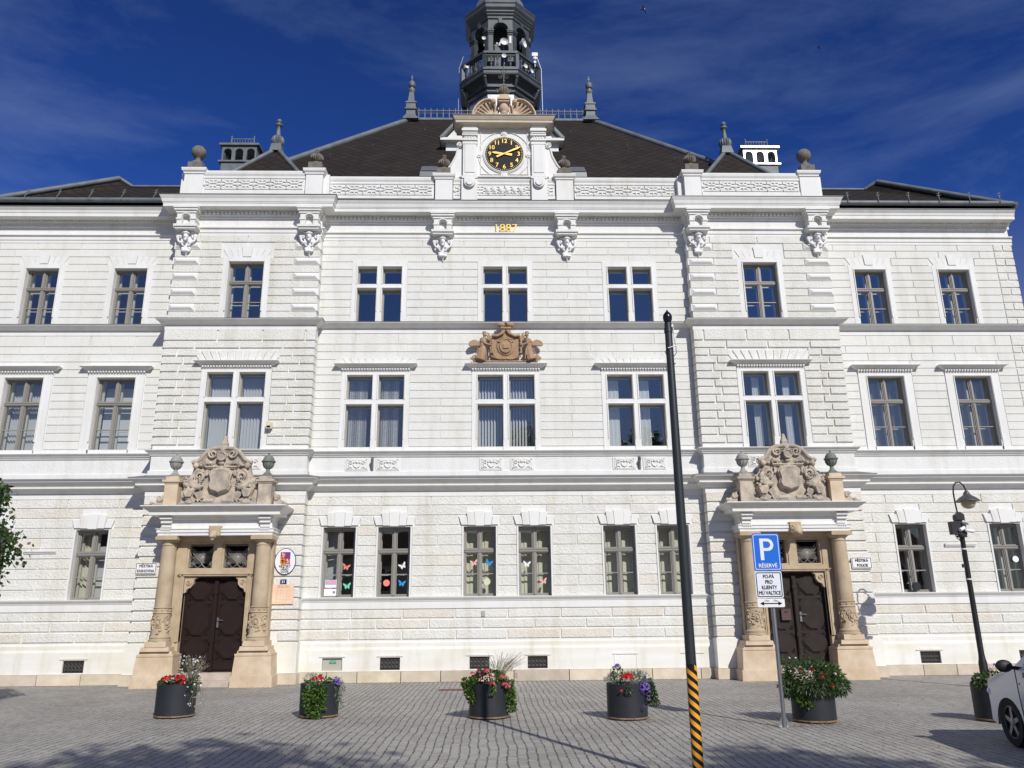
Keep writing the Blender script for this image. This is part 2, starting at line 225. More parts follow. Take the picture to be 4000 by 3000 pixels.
# ------------------------------------------------------------------ mesh helpers
class MB:
    def __init__(s): s.v = []; s.f = []; s.m = []; s.c = []; s.cur = 0; s.tint = (1, 1, 1); s.T = None
    def add(s, vs, fs):
        b = len(s.v)
        if s.T is not None: vs = [tuple(s.T @ Vector(p)) for p in vs]
        s.v += [tuple(p) for p in vs]
        for f in fs: s.f.append(tuple(i+b for i in f)); s.m.append(s.cur); s.c.append(s.tint)
        return s
    def box(s, x0, x1, y0, y1, z0, z1):
        return s.add([(x0,y0,z0),(x1,y0,z0),(x1,y1,z0),(x0,y1,z0),(x0,y0,z1),(x1,y0,z1),(x1,y1,z1),(x0,y1,z1)],
              [(3,2,1,0),(4,5,6,7),(0,1,5,4),(1,2,6,5),(2,3,7,6),(3,0,4,7)])
    def frus(s, x0, x1, z0, z1, yb, yf, c, cz=None):   # block on a wall: back at yb, front at yf with chamfer c
        cz = c if cz is None else cz
        return s.add([(x0,yb,z0),(x1,yb,z0),(x1,yb,z1),(x0,yb,z1),(x0+c,yf,z0+cz),(x1-c,yf,z0+cz),(x1-c,yf,z1-cz),(x0+c,yf,z1-cz)],
              [(4,5,6,7),(0,1,5,4),(1,2,6,5),(2,3,7,6),(3,0,4,7)])
    def prism(s, pts, y0, y1):   # polygon in xz, extruded in y
        n = len(pts); vs = [(x,y0,z) for x,z in pts]+[(x,y1,z) for x,z in pts]
        fs = [tuple(range(n)), tuple(range(2*n-1, n-1, -1))]+[(i,(i+1)%n,(i+1)%n+n,i+n) for i in range(n)]
        return s.add(vs, fs)
    def prismz(s, pts, z0, z1):
        n = len(pts); vs = [(x,y,z0) for x,y in pts]+[(x,y,z1) for x,y in pts]
        fs = [tuple(range(n-1,-1,-1)), tuple(range(n, 2*n))]+[(i,(i+1)%n,(i+1)%n+n,i+n) for i in range(n)]
        return s.add(vs, fs)
    def lathe(s, prof, c=(0,0,0), n=24, axis='z', flute=0.0, nf=0, rot=0.0):
        vs = []; fs = []
        for r, z in prof:
            for i in range(n):
                a = 2*math.pi*i/n+rot; rr = r*(1-flute*abs(math.sin(nf*a/2))) if nf else r
                p = (rr*math.cos(a), rr*math.sin(a), z)
                if axis == 'y': p = (p[0], z, p[1])
                if axis == 'x': p = (z, p[0], p[1])
                vs.append((c[0]+p[0], c[1]+p[1], c[2]+p[2]))
        k = len(prof)
        for j in range(k-1):
            for i in range(n): fs.append((j*n+i, j*n+(i+1)%n, (j+1)*n+(i+1)%n, (j+1)*n+i))
        fs.append(tuple(range(n-1,-1,-1))); fs.append(tuple(range((k-1)*n, k*n)))
        return s.add(vs, fs)
    def ell(s, c, r, n=12, rot=None):
        if isinstance(r, (int, float)): r = (r, r, r)
        vs = []; fs = []; m = n//2+1; Q = rot or Matrix.Identity(3)
        for j in range(1, m):
            t = math.pi*j/m
            for i in range(n):
                a = 2*math.pi*i/n; q = Q @ Vector((r[0]*math.sin(t)*math.cos(a), r[1]*math.sin(t)*math.sin(a), r[2]*math.cos(t)))
                vs.append((c[0]+q.x, c[1]+q.y, c[2]+q.z))
        for j in range(m-2):
            for i in range(n): fs.append((j*n+i, (j+1)*n+i, (j+1)*n+(i+1)%n, j*n+(i+1)%n))
        a = Q @ Vector((0,0,r[2])); vs.append((c[0]+a.x, c[1]+a.y, c[2]+a.z)); t_ = len(vs)-1; vs.append((c[0]-a.x, c[1]-a.y, c[2]-a.z))
        for i in range(n): fs.append((t_, i, (i+1)%n)); fs.append((t_+1, (m-2)*n+(i+1)%n, (m-2)*n+i))
        return s.add(vs, fs)
    def tube(s, pts, r, n=8, close=True):
        pts = [Vector(p) for p in pts]; k = len(pts); rs = r if isinstance(r, (list, tuple)) else [r]*k
        vs = []; fs = []; d = (pts[1]-pts[0]).normalized(); u = d.orthogonal().normalized()
        for j in range(k):
            if j == 0: dd = pts[1]-pts[0]
            elif j == k-1: dd = pts[-1]-pts[-2]
            else: dd = pts[j+1]-pts[j-1]
            dd.normalize(); u = (u-dd*u.dot(dd))
            if u.length < 1e-6: u = dd.orthogonal()
            u.normalize(); w = dd.cross(u)
            for i in range(n):
                a = 2*math.pi*i/n; q = pts[j]+(u*math.cos(a)+w*math.sin(a))*rs[j]; vs.append(tuple(q))
        for j in range(k-1):
            for i in range(n): fs.append((j*n+i, j*n+(i+1)%n, (j+1)*n+(i+1)%n, (j+1)*n+i))
        if close: fs.append(tuple(range(n-1,-1,-1))); fs.append(tuple(range((k-1)*n, k*n)))
        return s.add(vs, fs)
    def spiral(s, c, r0, turns, w, y, n=8, sgn=1, start=0.0, r1=0.01):
        k = int(turns*14); P = []; RR = []
        for i in range(k+1):
            t = i/k; a = start+sgn*turns*2*math.pi*t; r = r0*(1-t)+r1*t
            P.append((c[0]+r*math.cos(a), y-0.02*t, c[1]+r*math.sin(a))); RR.append(w*(1-0.5*t))
        return s.tube(P, RR, n)
    def sweep(s, path, prof, closed=False):  # plan path, outward profile (p,z)
        k = len(path); P = [Vector((a[0], a[1])) for a in path]; offs = []
        def nrm(a, b):
            d = (b-a).normalized(); return Vector((d.y, -d.x))
        for i in range(k):
            if closed: n0 = nrm(P[i-1], P[i]); n1 = nrm(P[i], P[(i+1)%k])
            else:
                n0 = nrm(P[max(i-1,0)], P[max(i,1)]); n1 = nrm(P[min(i,k-2)], P[min(i+1,k-1)])
            m = n0+n1; offs.append(m/(m.length_squared/2) if m.length > 1e-6 else n0)
            offs[-1] = m*(1/(1+n0.dot(n1)))
        vs = []; q = len(prof)
        for i in range(k):
            for p, z in prof: a = P[i]+offs[i]*p; vs.append((a.x, a.y, z))
        fs = []
        for i in range(k if closed else k-1):
            j = (i+1) % k
            for t in range(q-1): fs.append((i*q+t, j*q+t, j*q+t+1, i*q+t+1))
        if not closed: fs.append(tuple(range(q-1,-1,-1))); fs.append(tuple((k-1)*q+t for t in range(q)))
        return s.add(vs, fs)
    def build(s, name, mats, parent=None, smooth=None, loc=(0,0,0), recalc=True, remesh=0, sm=0):
        me = bpy.data.meshes.new(name); me.from_pydata(s.v, [], s.f)
        if not isinstance(mats, (list, tuple)): mats = [mats]
        for m in mats: me.materials.append(m)
        me.polygons.foreach_set('material_index', s.m)
        if any(c != (1,1,1) for c in s.c) or 'leaf' in mats[0].name or 'petal' in mats[0].name:
            pass
        at = me.color_attributes.new('tint', 'FLOAT_COLOR', 'CORNER'); buf = []
        for f, c in zip(s.f, s.c): buf += [c[0], c[1], c[2], 1.0]*len(f)
        at.data.foreach_set('color', buf)
        if recalc and len(s.f) < 60000:
            bm = bmesh.new(); bm.from_mesh(me); bmesh.ops.recalc_face_normals(bm, faces=bm.faces); bm.to_mesh(me); bm.free()
        if smooth is not None:
            me.polygons.foreach_set('use_smooth', [True]*len(me.polygons)); me.set_sharp_from_angle(angle=R(smooth))
        me.update()
        o = bpy.data.objects.new(name, me); sc.collection.objects.link(o); o.location = loc
        if parent: o.parent = parent
        if remesh:
            md = o.modifiers.new('remesh', 'REMESH'); md.mode = 'VOXEL'; md.voxel_size = remesh; md.use_smooth_shade = True
            if sm: m2 = o.modifiers.new('smooth', 'SMOOTH'); m2.iterations = sm; m2.factor = 0.5
        return o
def tag(o, label=None, cat=None, group=None, kind=None):
    if label: o['label'] = label
    if cat: o['category'] = cat
    if group: o['group'] = group
    if kind: o['kind'] = kind
    return o
def empty(name, loc=(0,0,0), label=None, cat=None, group=None, rz=0, parent=None):
    o = bpy.data.objects.new(name, None); sc.collection.objects.link(o); o.location = loc; o.rotation_euler = (0,0,rz); o.empty_display_size = 0.2
    if parent: o.parent = parent
    tag(o, label, cat, group); return o
def copy_tree(o, parent=None, loc=None):
    c = o.copy(); sc.collection.objects.link(c); c.parent = parent
    if loc is not None: c.location = loc
    for ch in list(o.children): copy_tree(ch, c)
    return c
def text(body, size, m, parent, loc, name='lettering', ext=0.002, xs=1.0, bold=0.0, sp=1.0, flat=False):
    cu = bpy.data.curves.new('t', 'FONT'); cu.body = body; cu.size = size; cu.align_x = 'CENTER'; cu.align_y = 'CENTER'
    cu.extrude = ext; cu.space_line = sp; cu.resolution_u = 3
    ob = bpy.data.objects.new('t', cu); sc.collection.objects.link(ob); bpy.context.view_layer.update()
    me = bpy.data.meshes.new_from_object(ob); bpy.data.objects.remove(ob); me.name = name
    me.materials.clear(); me.materials.append(m)
    for v in me.vertices: x, y, z = v.co; v.co = (x*xs, -z, y)
    if bold:
        b_ = bmesh.new()
        for k, (dx, dz) in enumerate(((0, 0), (1, 0), (-1, 0), (0, 1), (0, -1))):
            n0 = len(b_.verts); b_.from_mesh(me); b_.verts.ensure_lookup_table()
            for v in b_.verts[n0:]: v.co.x += dx*bold*1.3; v.co.z += dz*bold*.8; v.co.y -= k*.00035
        b_.to_mesh(me); b_.free()
    o = bpy.data.objects.new(name, me); sc.collection.objects.link(o); o.parent = parent; o.location = loc; return o
def zz(za, p): return CZ+(za-CZ)*(21.5-p)/21.5
def rrect(x0, x1, z0, z1, r, n=5):
    P = []
    for cx, cz_, a0 in ((x1-r, z0+r, -90), (x1-r, z1-r, 0), (x0+r, z1-r, 90), (x0+r, z0+r, 180)):
        for i in range(n+1): a = R(a0+90*i/n); P.append((cx+r*math.cos(a), cz_+r*math.sin(a)))
    return P

# ------------------------------------------------------------------ ground
g = MB(); g.add([(-60,-70,0),(60,-70,0),(60,40,0),(-60,40,0)], [(0,1,2,3)])
tag(g.build('ground', SETTS, recalc=False), 'grey granite sett paving of the square', kind='structure')

# ================================================================== TOWN HALL
HALL = empty('town_hall', (0,0,0), 'long white two-storey town hall with clock gable, dark tower and two carved stone portals', 'building')
XE, XP, XI = 15.42, 9.53, 5.37
YW, YP = 0.2, -0.3
# ---- window types: (centre offset rel., opening list)
CH = 0.2275
Gc = [1.02, 1.285, 1.54, 1.79]                     # lower courses
Gu = [2.08+0.2655*i for i in range(11)]              # ground floor courses up to 4.72
Gu[-1] = 4.735
Fc = [6.08+0.229*i for i in range(15)]                # first floor
Fc = [z for z in Fc if z < 9.3]; Fc[-1] = 9.40
Uc = [9.70+0.2385*i for i in range(12)]; Uc[-1] = 12.32
wall = MB()
def wall_plane(x0, x1, z0, z1, y, ops, depth=0.42, m=0):
    wall.cur = m
    xs = sorted(set([x0, x1]+[v for o in ops for v in o[:2]])); zs = sorted(set([z0, z1]+[v for o in ops for v in o[2:4]]))
    for i in range(len(xs)-1):
        for j in range(len(zs)-1):
            cx, cz = (xs[i]+xs[i+1])/2, (zs[j]+zs[j+1])/2
            if any(o[0] < cx < o[1] and o[2] < cz < o[3] for o in ops): continue
            wall.add([(xs[i],y,zs[j]),(xs[i+1],y,zs[j]),(xs[i+1],y,zs[j+1]),(xs[i],y,zs[j+1])], [(0,1,2,3)])
    for a, b, c, d in [o[:4] for o in ops]:
        y2 = y+depth
        wall.add([(a,y,c),(b,y,c),(b,y2,c),(a,y2,c),(a,y,d),(b,y,d),(b,y2,d),(a,y2,d)], [(0,1,2,3),(4,5,6,7),(0,3,7,4),(1,2,6,5)])
def tintf(z, x, lo):
    v = 1-0.05*random.random()
    if lo and random.random() < 0.06+lo*0.10: k = random.uniform(0.75, 0.95); return (v*0.99, v*(0.90+0.06*k), v*(0.76+0.14*k))
    return (v, v, v*(0.985-0.03*random.random()))
def courses(x0, x1, zs, y, ex, L, t, ch, gh, gv, m, lo=0, endL=False, endR=False, mid=False):
    wall.cur = m
    for k in range(len(zs)-1):
        a, b = zs[k]+gh/2, zs[k+1]-gh/2
        iv = [(x0, x1)]
        for e in ex:
            if e[2] < b-0.02 and e[3] > a+0.02:
                nv = []
                for p, q in iv:
                    if e[1] <= p or e[0] >= q: nv.append((p, q)); continue
                    if e[0] > p+0.08: nv.append((p, e[0]))
                    if e[1] < q-0.08: nv.append((e[1], q))
                iv = nv
        for p, q in iv:
            full = (q-p) > (x1-x0)-0.01
            js = []
            if full or (q-p) > L*1.6:
                o = (x0+x1)/2+(L/2 if k % 2 else 0)
                i0 = math.floor((p-o)/L); js = [o+L*i for i in range(i0, i0+60) if p+0.25 < o+L*i < q-0.25]
                js = [j+random.uniform(-.02, .02) for j in js]
            elif (q-p) > 0.95 and (k % 2 or mid): js = [(p+q)/2+(0.1*(-1)**k if mid else 0)]
            js = [p]+js+[q]
            for i in range(len(js)-1):
                u, w = js[i]+(gv/2 if i else 0), js[i+1]-(gv/2 if i < len(js)-2 else 0)
                wall.tint = tintf(a, u, lo); yb = y
                tt = t*random.uniform(0.85, 1.12)
                if endL and abs(u-x0) < 1e-6: u -= t*0.9; yb = y+0.22
                if endR and abs(w-x1) < 1e-6: w += t*0.9; yb = y+0.22
                wall.frus(u, w, a, b, yb, y-tt, ch)
    wall.tint = (1, 1, 1)
CW = [-3.66, 0.0, 3.66]                # cross windows of the centre
GW = [-4.455, -3.005, -0.73, 0.73, 3.005, 4.455]
WW = [10.95, 13.5]; GWW = [11.04, 13.66]
def uc_open(c): return [(c-.64, c-.085, 9.70, 10.76), (c+.085, c+.64, 9.70, 10.76), (c-.64, c-.085, 10.90, 11.44), (c+.085, c+.64, 10.90, 11.44)]
def fc_open(c): return [(c-.80, c-.085, 5.95, 7.27), (c+.085, c+.80, 5.95, 7.27), (c-.80, c-.085, 7.42, 8.12), (c+.085, c+.80, 7.42, 8.12)]
def us_open(c): return [(c-.47, c+.47, 9.70, 11.46)]
def fs_open(c): return [(c-.53, c+.53, 5.95, 8.12)]
def g_open(c): return [(c-.436, c+.436, 2.085, 3.906)]
# centre
ops = [o for c in CW for o in uc_open(c)+fc_open(c)]+[o for c in GW for o in g_open(c)]
grate_c = [(-4.475, 'board'), (-3.01, 'grate'), (-0.73, 'grate'), (0.755, 'grate')]
ops += [(c-.255, c+.255, 0.30, 0.60) for c, _ in grate_c]
wall_plane(-XI, XI, 0, 13.42, 0.0, ops)
exU = [(c-.80, c+.80, 9.6, 11.63) for c in CW]
exF = [(c-.96, c+.96, 5.9, 8.42) for c in CW]
exG = [(c-.475, c+.475, 2.0, 3.93) for c in GW]+[(c-.54, c+.54, 3.93, 4.19) for c in GW]+[(c-.33, c+.33, 4.19, 4.29) for c in GW]
courses(-XI, XI, Gc, 0, [], 1.36, .030, .018, .030, .022, 1, lo=2)
courses(-XI, XI, Gu, 0, exG, 1.36, .024, .008, .020, .016, 1, lo=0.25)
courses(-XI, XI, Fc, 0, exF, 1.22, .02, .005, .014, .010, 0)
courses(-XI, XI, Uc, 0, exU, 1.22, .02, .005, .014, .010, 0)
# wings
for s in (-1, 1):
    fc = [s*w for w in WW]; gc = [s*w for w in GWW]
    ops = [o for c in fc for o in us_open(c)+fs_open(c)]+[o for c in gc for o in g_open(c)]+[(s*11.06-.27, s*11.06+.27, .3, .6), (s*13.7-.27, s*13.7+.27, .3, .6)]
    x0, x1 = (-XE, -XP) if s < 0 else (XP, XE)
    wall_plane(x0, x1, 0, 13.5, YW, ops)
    wall.cur = 2; xe = s*XE
    wall.add([(xe,YW,0),(xe,12,0),(xe,12,13.4),(xe,YW,13.4)], [(0,1,2,3)])
    exU = [(c-.63, c+.63, 9.6, 11.64) for c in fc]+[(c-.70, c+.70, 11.64, 11.86) for c in fc]
    exF = [(c-.80, c+.80, 5.9, 8.44) for c in fc]
    exG = [(c-.475, c+.475, 2.0, 3.93) for c in gc]+[(c-.54, c+.54, 3.93, 4.19) for c in gc]+[(c-.33, c+.33, 4.19, 4.29) for c in gc]
    q = 0.56
    qx = (-XE, -XE+q) if s < 0 else (XE-q, XE)
    exq = [(qx[0]-.1, qx[1], 0, 20)]
    if s > 0: exq = [(qx[0], qx[1]+.1, 0, 20)]
    courses(x0, x1, Gc, YW, [], 1.36, .030, .018, .030, .022, 1, lo=2.5)
    courses(x0, x1, Gu, YW, exG, 1.36, .024, .008, .020, .016, 1, lo=0.35)
    courses(x0, x1, Fc, YW, exF+exq, 1.28, .02, .005, .014, .010, 0)
    courses(x0, x1, Uc, YW, exU+exq, 1.28, .02, .005, .014, .010, 0)
    courses(qx[0], qx[1], Fc, YW, [], 3, .03, .012, .02, .02, 1, endL=s < 0, endR=s > 0)
    courses(qx[0], qx[1], Uc, YW, [], 3, .03, .012, .02, .02, 1, endL=s < 0, endR=s > 0)
# pavilions
for s in (-1, 1):
    c = s*7.45; x0, x1 = c-2.08, c+2.08
    ops = [(c-.50, c+.50, 9.70, 11.46)]+fc_open(c)+[(c-.79, c+.79, .30, 2.62), (c-.80, c-.10, 2.80, 3.44), (c+.10, c+.80, 2.80, 3.44)]
    wall_plane(x0, x1, 0, 13.42, YP, ops)
    for xx, y2 in ((x0, 0.3), (x1, 0.3)):
        wall.cur = 0; wall.add([(xx,YP,0),(xx,y2,0),(xx,y2,13.42),(xx,YP,13.42)], [(0,1,2,3)])
    exU = [(c-.66, c+.66, 9.6, 11.66), (c-.76, c+.76, 11.66, 11.89)]
    qz = [(Uc[i], Uc[i+1]) for i in (1, 3, 5, 7, 9)]
    exQ = [(x0-.2, x0+.74, a+.01, b-.01) for a, b in qz]+[(x1-.74, x1+.2, a+.01, b-.01) for a, b in qz]
    courses(x0, x1, Uc, YP, exU+exQ, 1.4, .03, .008, .014, .012, 1)
    wall.cur = 2
    for a, b in qz:
        for u, w, eL in ((x0, x0+.72, 1), (x1-.72, x1, 0)):
            wall.frus(u-(.03 if eL else 0), w+(0 if eL else .03), a+.012, b-.012, YP+.2, YP-.03, .0); wall.frus(u, w, a+.02, b-.02, YP-.03, YP-.085, .085, .075)
    exF = [(c-.96, c+.96, 5.9, 8.42), (c-1.12, c+1.12, 8.42, 8.78)]
    courses(x0, x1, Fc, YP, exF, 1.22, .042, .016, .024, .022, 1, endL=True, endR=True, mid=True)
    exP = [(c-1.62, c+1.62, 0, 1.30), (c-1.38, c+1.38, 1.0, 4.36)]
    courses(x0, x1, Gc[:-1]+Gu[0:0]+[1.79], YP, exP, 3.0, .045, .016, .030, .03, 1, lo=2, endL=True, endR=True)
    courses(x0, x1, [1.79, 2.08]+Gu[1:], YP, exP, 3.0, .045, .016, .030, .03, 1, lo=0.8, endL=True, endR=True)
    wall.cur = 1
    for i in range(-5, 6):      # flat arch of wedge blocks over the cross window
        xb, xt = c+i*.19, c+i*.235
        wall.add([(xb-.082,YP,8.43),(xb+.082,YP,8.43),(xt+.10,YP,8.77),(xt-.10,YP,8.77),(xb-.07,YP-.035,8.45),(xb+.07,YP-.035,8.45),(xt+.088,YP-.035,8.755),(xt-.088,YP-.035,8.755)],
                 [(4,5,6,7),(0,1,5,4),(1,2,6,5),(2,3,7,6),(3,0,4,7)])
wall.build('wall', [WR, WP, W], HALL, recalc=False)
# plinth and string courses
FULL = [(-XE,8),(-XE,YW),(-XP,YW),(-XP,YP),(-XI,YP),(-XI,0),(XI,0),(XI,YP),(XP,YP),(XP,YW),(XE,YW),(XE,8)]
def segs():
    return [([(-XE,8),(-XE,YW),(-XP,YW)]), ([(-XI,0),(XI,0)]), ([(XP,YW),(XE,YW),(XE,8)])]
# plinth, interrupted at the cellar openings: built as boxes per bay
pl = MB()
def plinth_run(x0, x1, y, holes):
    hs = sorted(holes); cur = x0
    segs_ = []
    for a, b in hs: segs_.append((cur, a, .27, .79)); segs_.append((a, b, .60, .79)); segs_.append((a, b, .27, .30)); cur = b
    segs_.append((cur, x1, .27, .79))
    for a, b, z0, z1 in segs_:
        if b-a > .01: pl.box(a, b, y-.06, y+.05, z0, z1)
    pl.add([(x0,y-.06,.79),(x1,y-.06,.79),(x1,y-.035,.86),(x0,y-.035,.86),(x0,y-.035,.955),(x1,y-.035,.955),(x1,y,.99),(x0,y,.99)], [(0,1,2,3),(3,2,5,4),(4,5,6,7)])
plinth_run(-XI+.0, XI, 0, [(c-.255, c+.255) for c, _ in grate_c])
for s in (-1, 1):
    x0, x1 = (-XE-.06, -XP) if s < 0 else (XP, XE+.06)
    plinth_run(x0, x1, YW, [(s*11.06-.27, s*11.06+.27), (s*13.7-.27, s*13.7+.27)])
    c = s*7.45
    for a, b in ((c-2.08-.06, c-1.55), (c+1.55, c+2.08+.06)):
        pl.box(a, b, YP-.09, YP+.36, .27, .79); pl.frus(a, b, .79, 1.0, YP+.36, YP-.09, 0.0, 0.0)
        pl.box(a+.02, b-.02, YP-.07, YP+.34, .79, 1.01)
pl.build('plinth', WPL, HALL)
def base_run(x0, x1, y, L=1.15):
    bs = MB(); x = x0
    while x < x1-.05:
        w = min(L*random.uniform(.6, 1.35), x1-x)
        if x1-x-w < .3: w = x1-x
        v = random.uniform(.8, 1.1); bs.tint = (v, v*random.uniform(.97, 1.01), v*random.uniform(.92, 1.02))
        bs.frus(x+.004, x+w-.004, 0, .27, y+.1, y-.10-random.uniform(0, .006), .006); x += w
    bs.build('stone_base', BEI, HALL)
base_run(-XI, XI, 0)
for s in (-1, 1):
    x0, x1 = (-XE-.1, -XP) if s < 0 else (XP, XE+.1)
    base_run(x0, x1, YW); c = s*7.45
    for a, b in ((c-2.08-.1, c-1.5), (c+1.5, c+2.08+.1)): bs = MB(); bs.tint = (.95, .93, .9); bs.frus(a, b, 0, .27, YP+.4, YP-.14, .008); bs.build('stone_base', BEI, HALL)
sb = MB()
for P in segs():
    sb.sweep(P, [(0,1.79),(.035,1.80),(.035,1.97),(.05,1.98),(.055,2.0),(.10,2.05),(.115,2.075),(.115,2.09),(-.1,2.10)])
sb.build('ground_floor_sill_course', W, HALL)
cr1 = MB(); cr1.sweep(FULL, [(0,4.68),(.035,zz(4.72,.03)),(.035,zz(4.86,.03)),(.06,zz(4.87,.06)),(.16,zz(4.96,.16)),(.23,zz(5.01,.23)),(.23,zz(5.06,.23)),(.24,zz(5.065,.24)),(.25,zz(5.08,.25)),(.36,zz(5.185,.36)),(.37,zz(5.20,.37)),(.37,zz(5.23,.37)),(.04,5.24),(.035,5.39),(.0,5.41)])
cr1.build('ground_floor_cornice', W, HALL)
fl = MB(); 
for P, pr in ((FULL, None),): fl.sweep(P, [(.34,zz(5.232,.34)),(.385,zz(5.222,.385)),(.385,zz(5.236,.385)),(.30,5.19),(.045,5.27),(.04,5.25)])
cr2 = MB(); cr2.sweep(FULL, [(0,5.78),(.03,5.80),(.05,5.84),(.075,5.855),(.08,5.86),(.08,5.875),(.10,5.885),(.14,5.92),(.15,5.935),(.15,5.95),(-.02,5.97)])
cr2.build('first_floor_sill_course', W, HALL)
base6 = MB()
for P in segs(): base6.sweep(P, [(0,5.96),(.012,5.96),(.012,6.07),(0,6.075)])
base6.build('plain_band', W, HALL)
cr3 = MB(); cr3.sweep(FULL, [(0,9.36),(.035,9.38),(.035,zz(9.535,.035)),(.06,9.53),(.12,9.56),(.21,9.612),(.23,9.63),(.23,9.655),(-.02,9.72)])
cr3.build('second_floor_sill_course', W, HALL)
fl.sweep(FULL, [(.225,9.658),(.245,9.652),(.245,9.664),(0,9.735),(0,9.72)])
CORE = [(-XP,1.5),(-XP,YP),(-XI,YP),(-XI,0),(XI,0),(XI,YP),(XP,YP),(XP,1.5)]
WL = [(-XE-.05,YW),(-XP,YW)]; WRr = [(XP,YW),(XE+.05,YW)]
arch = [(0,12.27),(.03,12.29),(.03,12.37),(.05,12.38),(.05,12.47),(.10,12.51),(.10,12.545),(0,12.56)]
a1 = MB(); a1.sweep(CORE, arch); a1.sweep(WL, arch); a1.sweep(WRr, arch); a1.build('architrave', W, HALL)
c4 = MB()
c4.sweep(CORE, [(0,12.84),(.03,12.86),(.03,12.90),(.07,12.93),(.07,13.045),(.14,13.06),(.36,13.065),(.36,13.16),(.375,13.165),(.375,13.19),(.39,13.2),(.41,13.29),(.45,13.36),(.455,13.38),(.455,13.40),(.05,13.50),(.0,13.50)])
wing_prof = [(0,12.80),(.03,12.82),(.03,12.90),(.08,12.95),(.10,12.985),(.36,12.99),(.36,13.09),(.375,13.1),(.39,13.17),(.44,13.235),(.45,13.27),(0,13.34)]
c4.sweep(WL, wing_prof); c4.sweep(WRr, wing_prof)
fl.sweep(CORE, [(.45,13.402),(.475,13.395),(.475,13.41),(.03,13.515),(.03,13.50)])
fl.sweep(WL, [(.44,13.272),(.47,13.267),(.47,13.28),(.2,13.36),(.2,13.34)]); fl.sweep(WRr, [(.44,13.272),(.47,13.267),(.47,13.28),(.2,13.36),(.2,13.34)])
fl.build('cornice_flashing', FLASH, HALL)
# dentils (pattern of the cornice: one mesh)
dn = c4
def dentils(x0, x1, y, z0, z1, step, w, d, skip=()):
    n = int((x1-x0)/step); st = (x1-x0)/n
    for i in range(n):
        c = x0+(i+.5)*st
        if any(a < c < b for a, b in skip): continue
        dn.box(c-w/2, c+w/2, y-d, y, z0, z1)
CX = [-1.83, 1.83]; PX = [5.67, 9.20]
dentils(-XI+.05, XI-.05, -.07, 12.955, 13.035, .115, .07, .05, [(c-.37, c+.37) for c in CX])
for s in (-1, 1):
    c = s*7.45; dentils(c-2.05, c+2.05, YP-.07, 12.955, 13.035, .115, .07, .05, [(s*p-.37, s*p+.37) for p in PX])
    x0, x1 = (-XE, -XP-.1) if s < 0 else (XP+.1, XE)
    dentils(x0, x1, YW-.08, 12.93, 12.985, .095, .06, .045); dentils(x0, x1, YW-.0, 12.80, 12.85, .095, .05, .05)
c4.build('main_cornice', W, HALL)
# parapet
pa = MB()
def parapet(x0, x1, y):
    P = [(x0, y), (x1, y)]
    pa.sweep(P, [(0,13.4),(.03,13.4),(.03,13.77),(.0,13.80),(0,14.15),(.03,14.18),(.03,14.24),(.06,14.30),(.07,14.36),(.07,14.40),(-.22,14.43),(-.25,13.4)])
    # fret pattern
    n = max(1, round((x1-x0-.12)/.49)); w = (x1-x0-.12)/n; yy = y-.028; z0, z1 = 13.83, 14.11; zm = (z0+z1)/2
    cnt = [0]
    def bar(a, b, t=.017): 
        d = Vector((b[0]-a[0], b[1]-a[1])).normalized(); q = Vector((-d.y, d.x))*t; e = d*t*.6
        pts = [(a[0]-e.x+q.x, a[1]-e.y+q.y), (a[0]-e.x-q.x, a[1]-e.y-q.y), (b[0]+e.x-q.x, b[1]+e.y-q.y), (b[0]+e.x+q.x, b[1]+e.y+q.y)]
        pa.prism(pts, yy-cnt[0]*.0012, y+.01); cnt[0] = (cnt[0]+1) % 9
    for i in range(n):
        a = x0+.06+i*w; b = a+w; m_ = (a+b)/2
        bar((a, z1), (b, z1)); bar((a, z0), (b, z0))
        for sgn in (-1, 1):
            zt = zm+sgn*.125; zi = zm+sgn*.05
            bar((a+.10, zt), (a+.16, zi)); bar((b-.10, zt), (b-.16, zi)); bar((a+.16, zi), (b-.16, zi))
            bar((a+.02, zt-sgn*.02), (a+.09, zt-sgn*.02)); bar((b-.02, zt-sgn*.02), (b-.09, zt-sgn*.02))
            bar((a+.09, zt-sgn*.03), (a+.14, zi-sgn*.0)) 
            bar((m_, zi), (m_, zm+sgn*.13))
        bar((a+.02, zm), (a+.13, zm)); bar((b-.13, zm), (b-.02, zm))
        pa.lathe([(.05, yy-y-.004), (.05, .01), (.0, .01)], (a, y, zm), 12, 'y'); pa.lathe([(.028, yy-y-.014), (.028, .01)], (a, y, zm), 10, 'y')
parapet(-XI-.0, -2.13, 0); parapet(2.13, XI, 0); parapet(-1.55, 1.55, 0)
for s in (-1, 1): parapet(s*7.45-1.5, s*7.45+1.5, YP)
for s in (-1, 1):
    for xa in (XI, XP): pa.box(s*xa-.12, s*xa+.12, YP+.1, 1.5, 13.4, 14.38)
def post(c, y, w):
    h = w/2; q = [(c-h, y+.3), (c-h, y-.06), (c+h, y-.06), (c+h, y+.3)]
    pa.sweep(q, [(-h,13.42),(.05,13.42),(.05,13.52),(.0,13.57),(0,14.28),(.03,14.30),(.03,14.34),(.07,14.38),(.085,14.44),(.085,14.47),(-h,14.48)])
for c in CX: post(c, -.05, .52)
for s in (-1, 1): post(s*9.22, YP, .56); post(s*5.67, YP, .50)
pa.build('parapet', W, HALL)
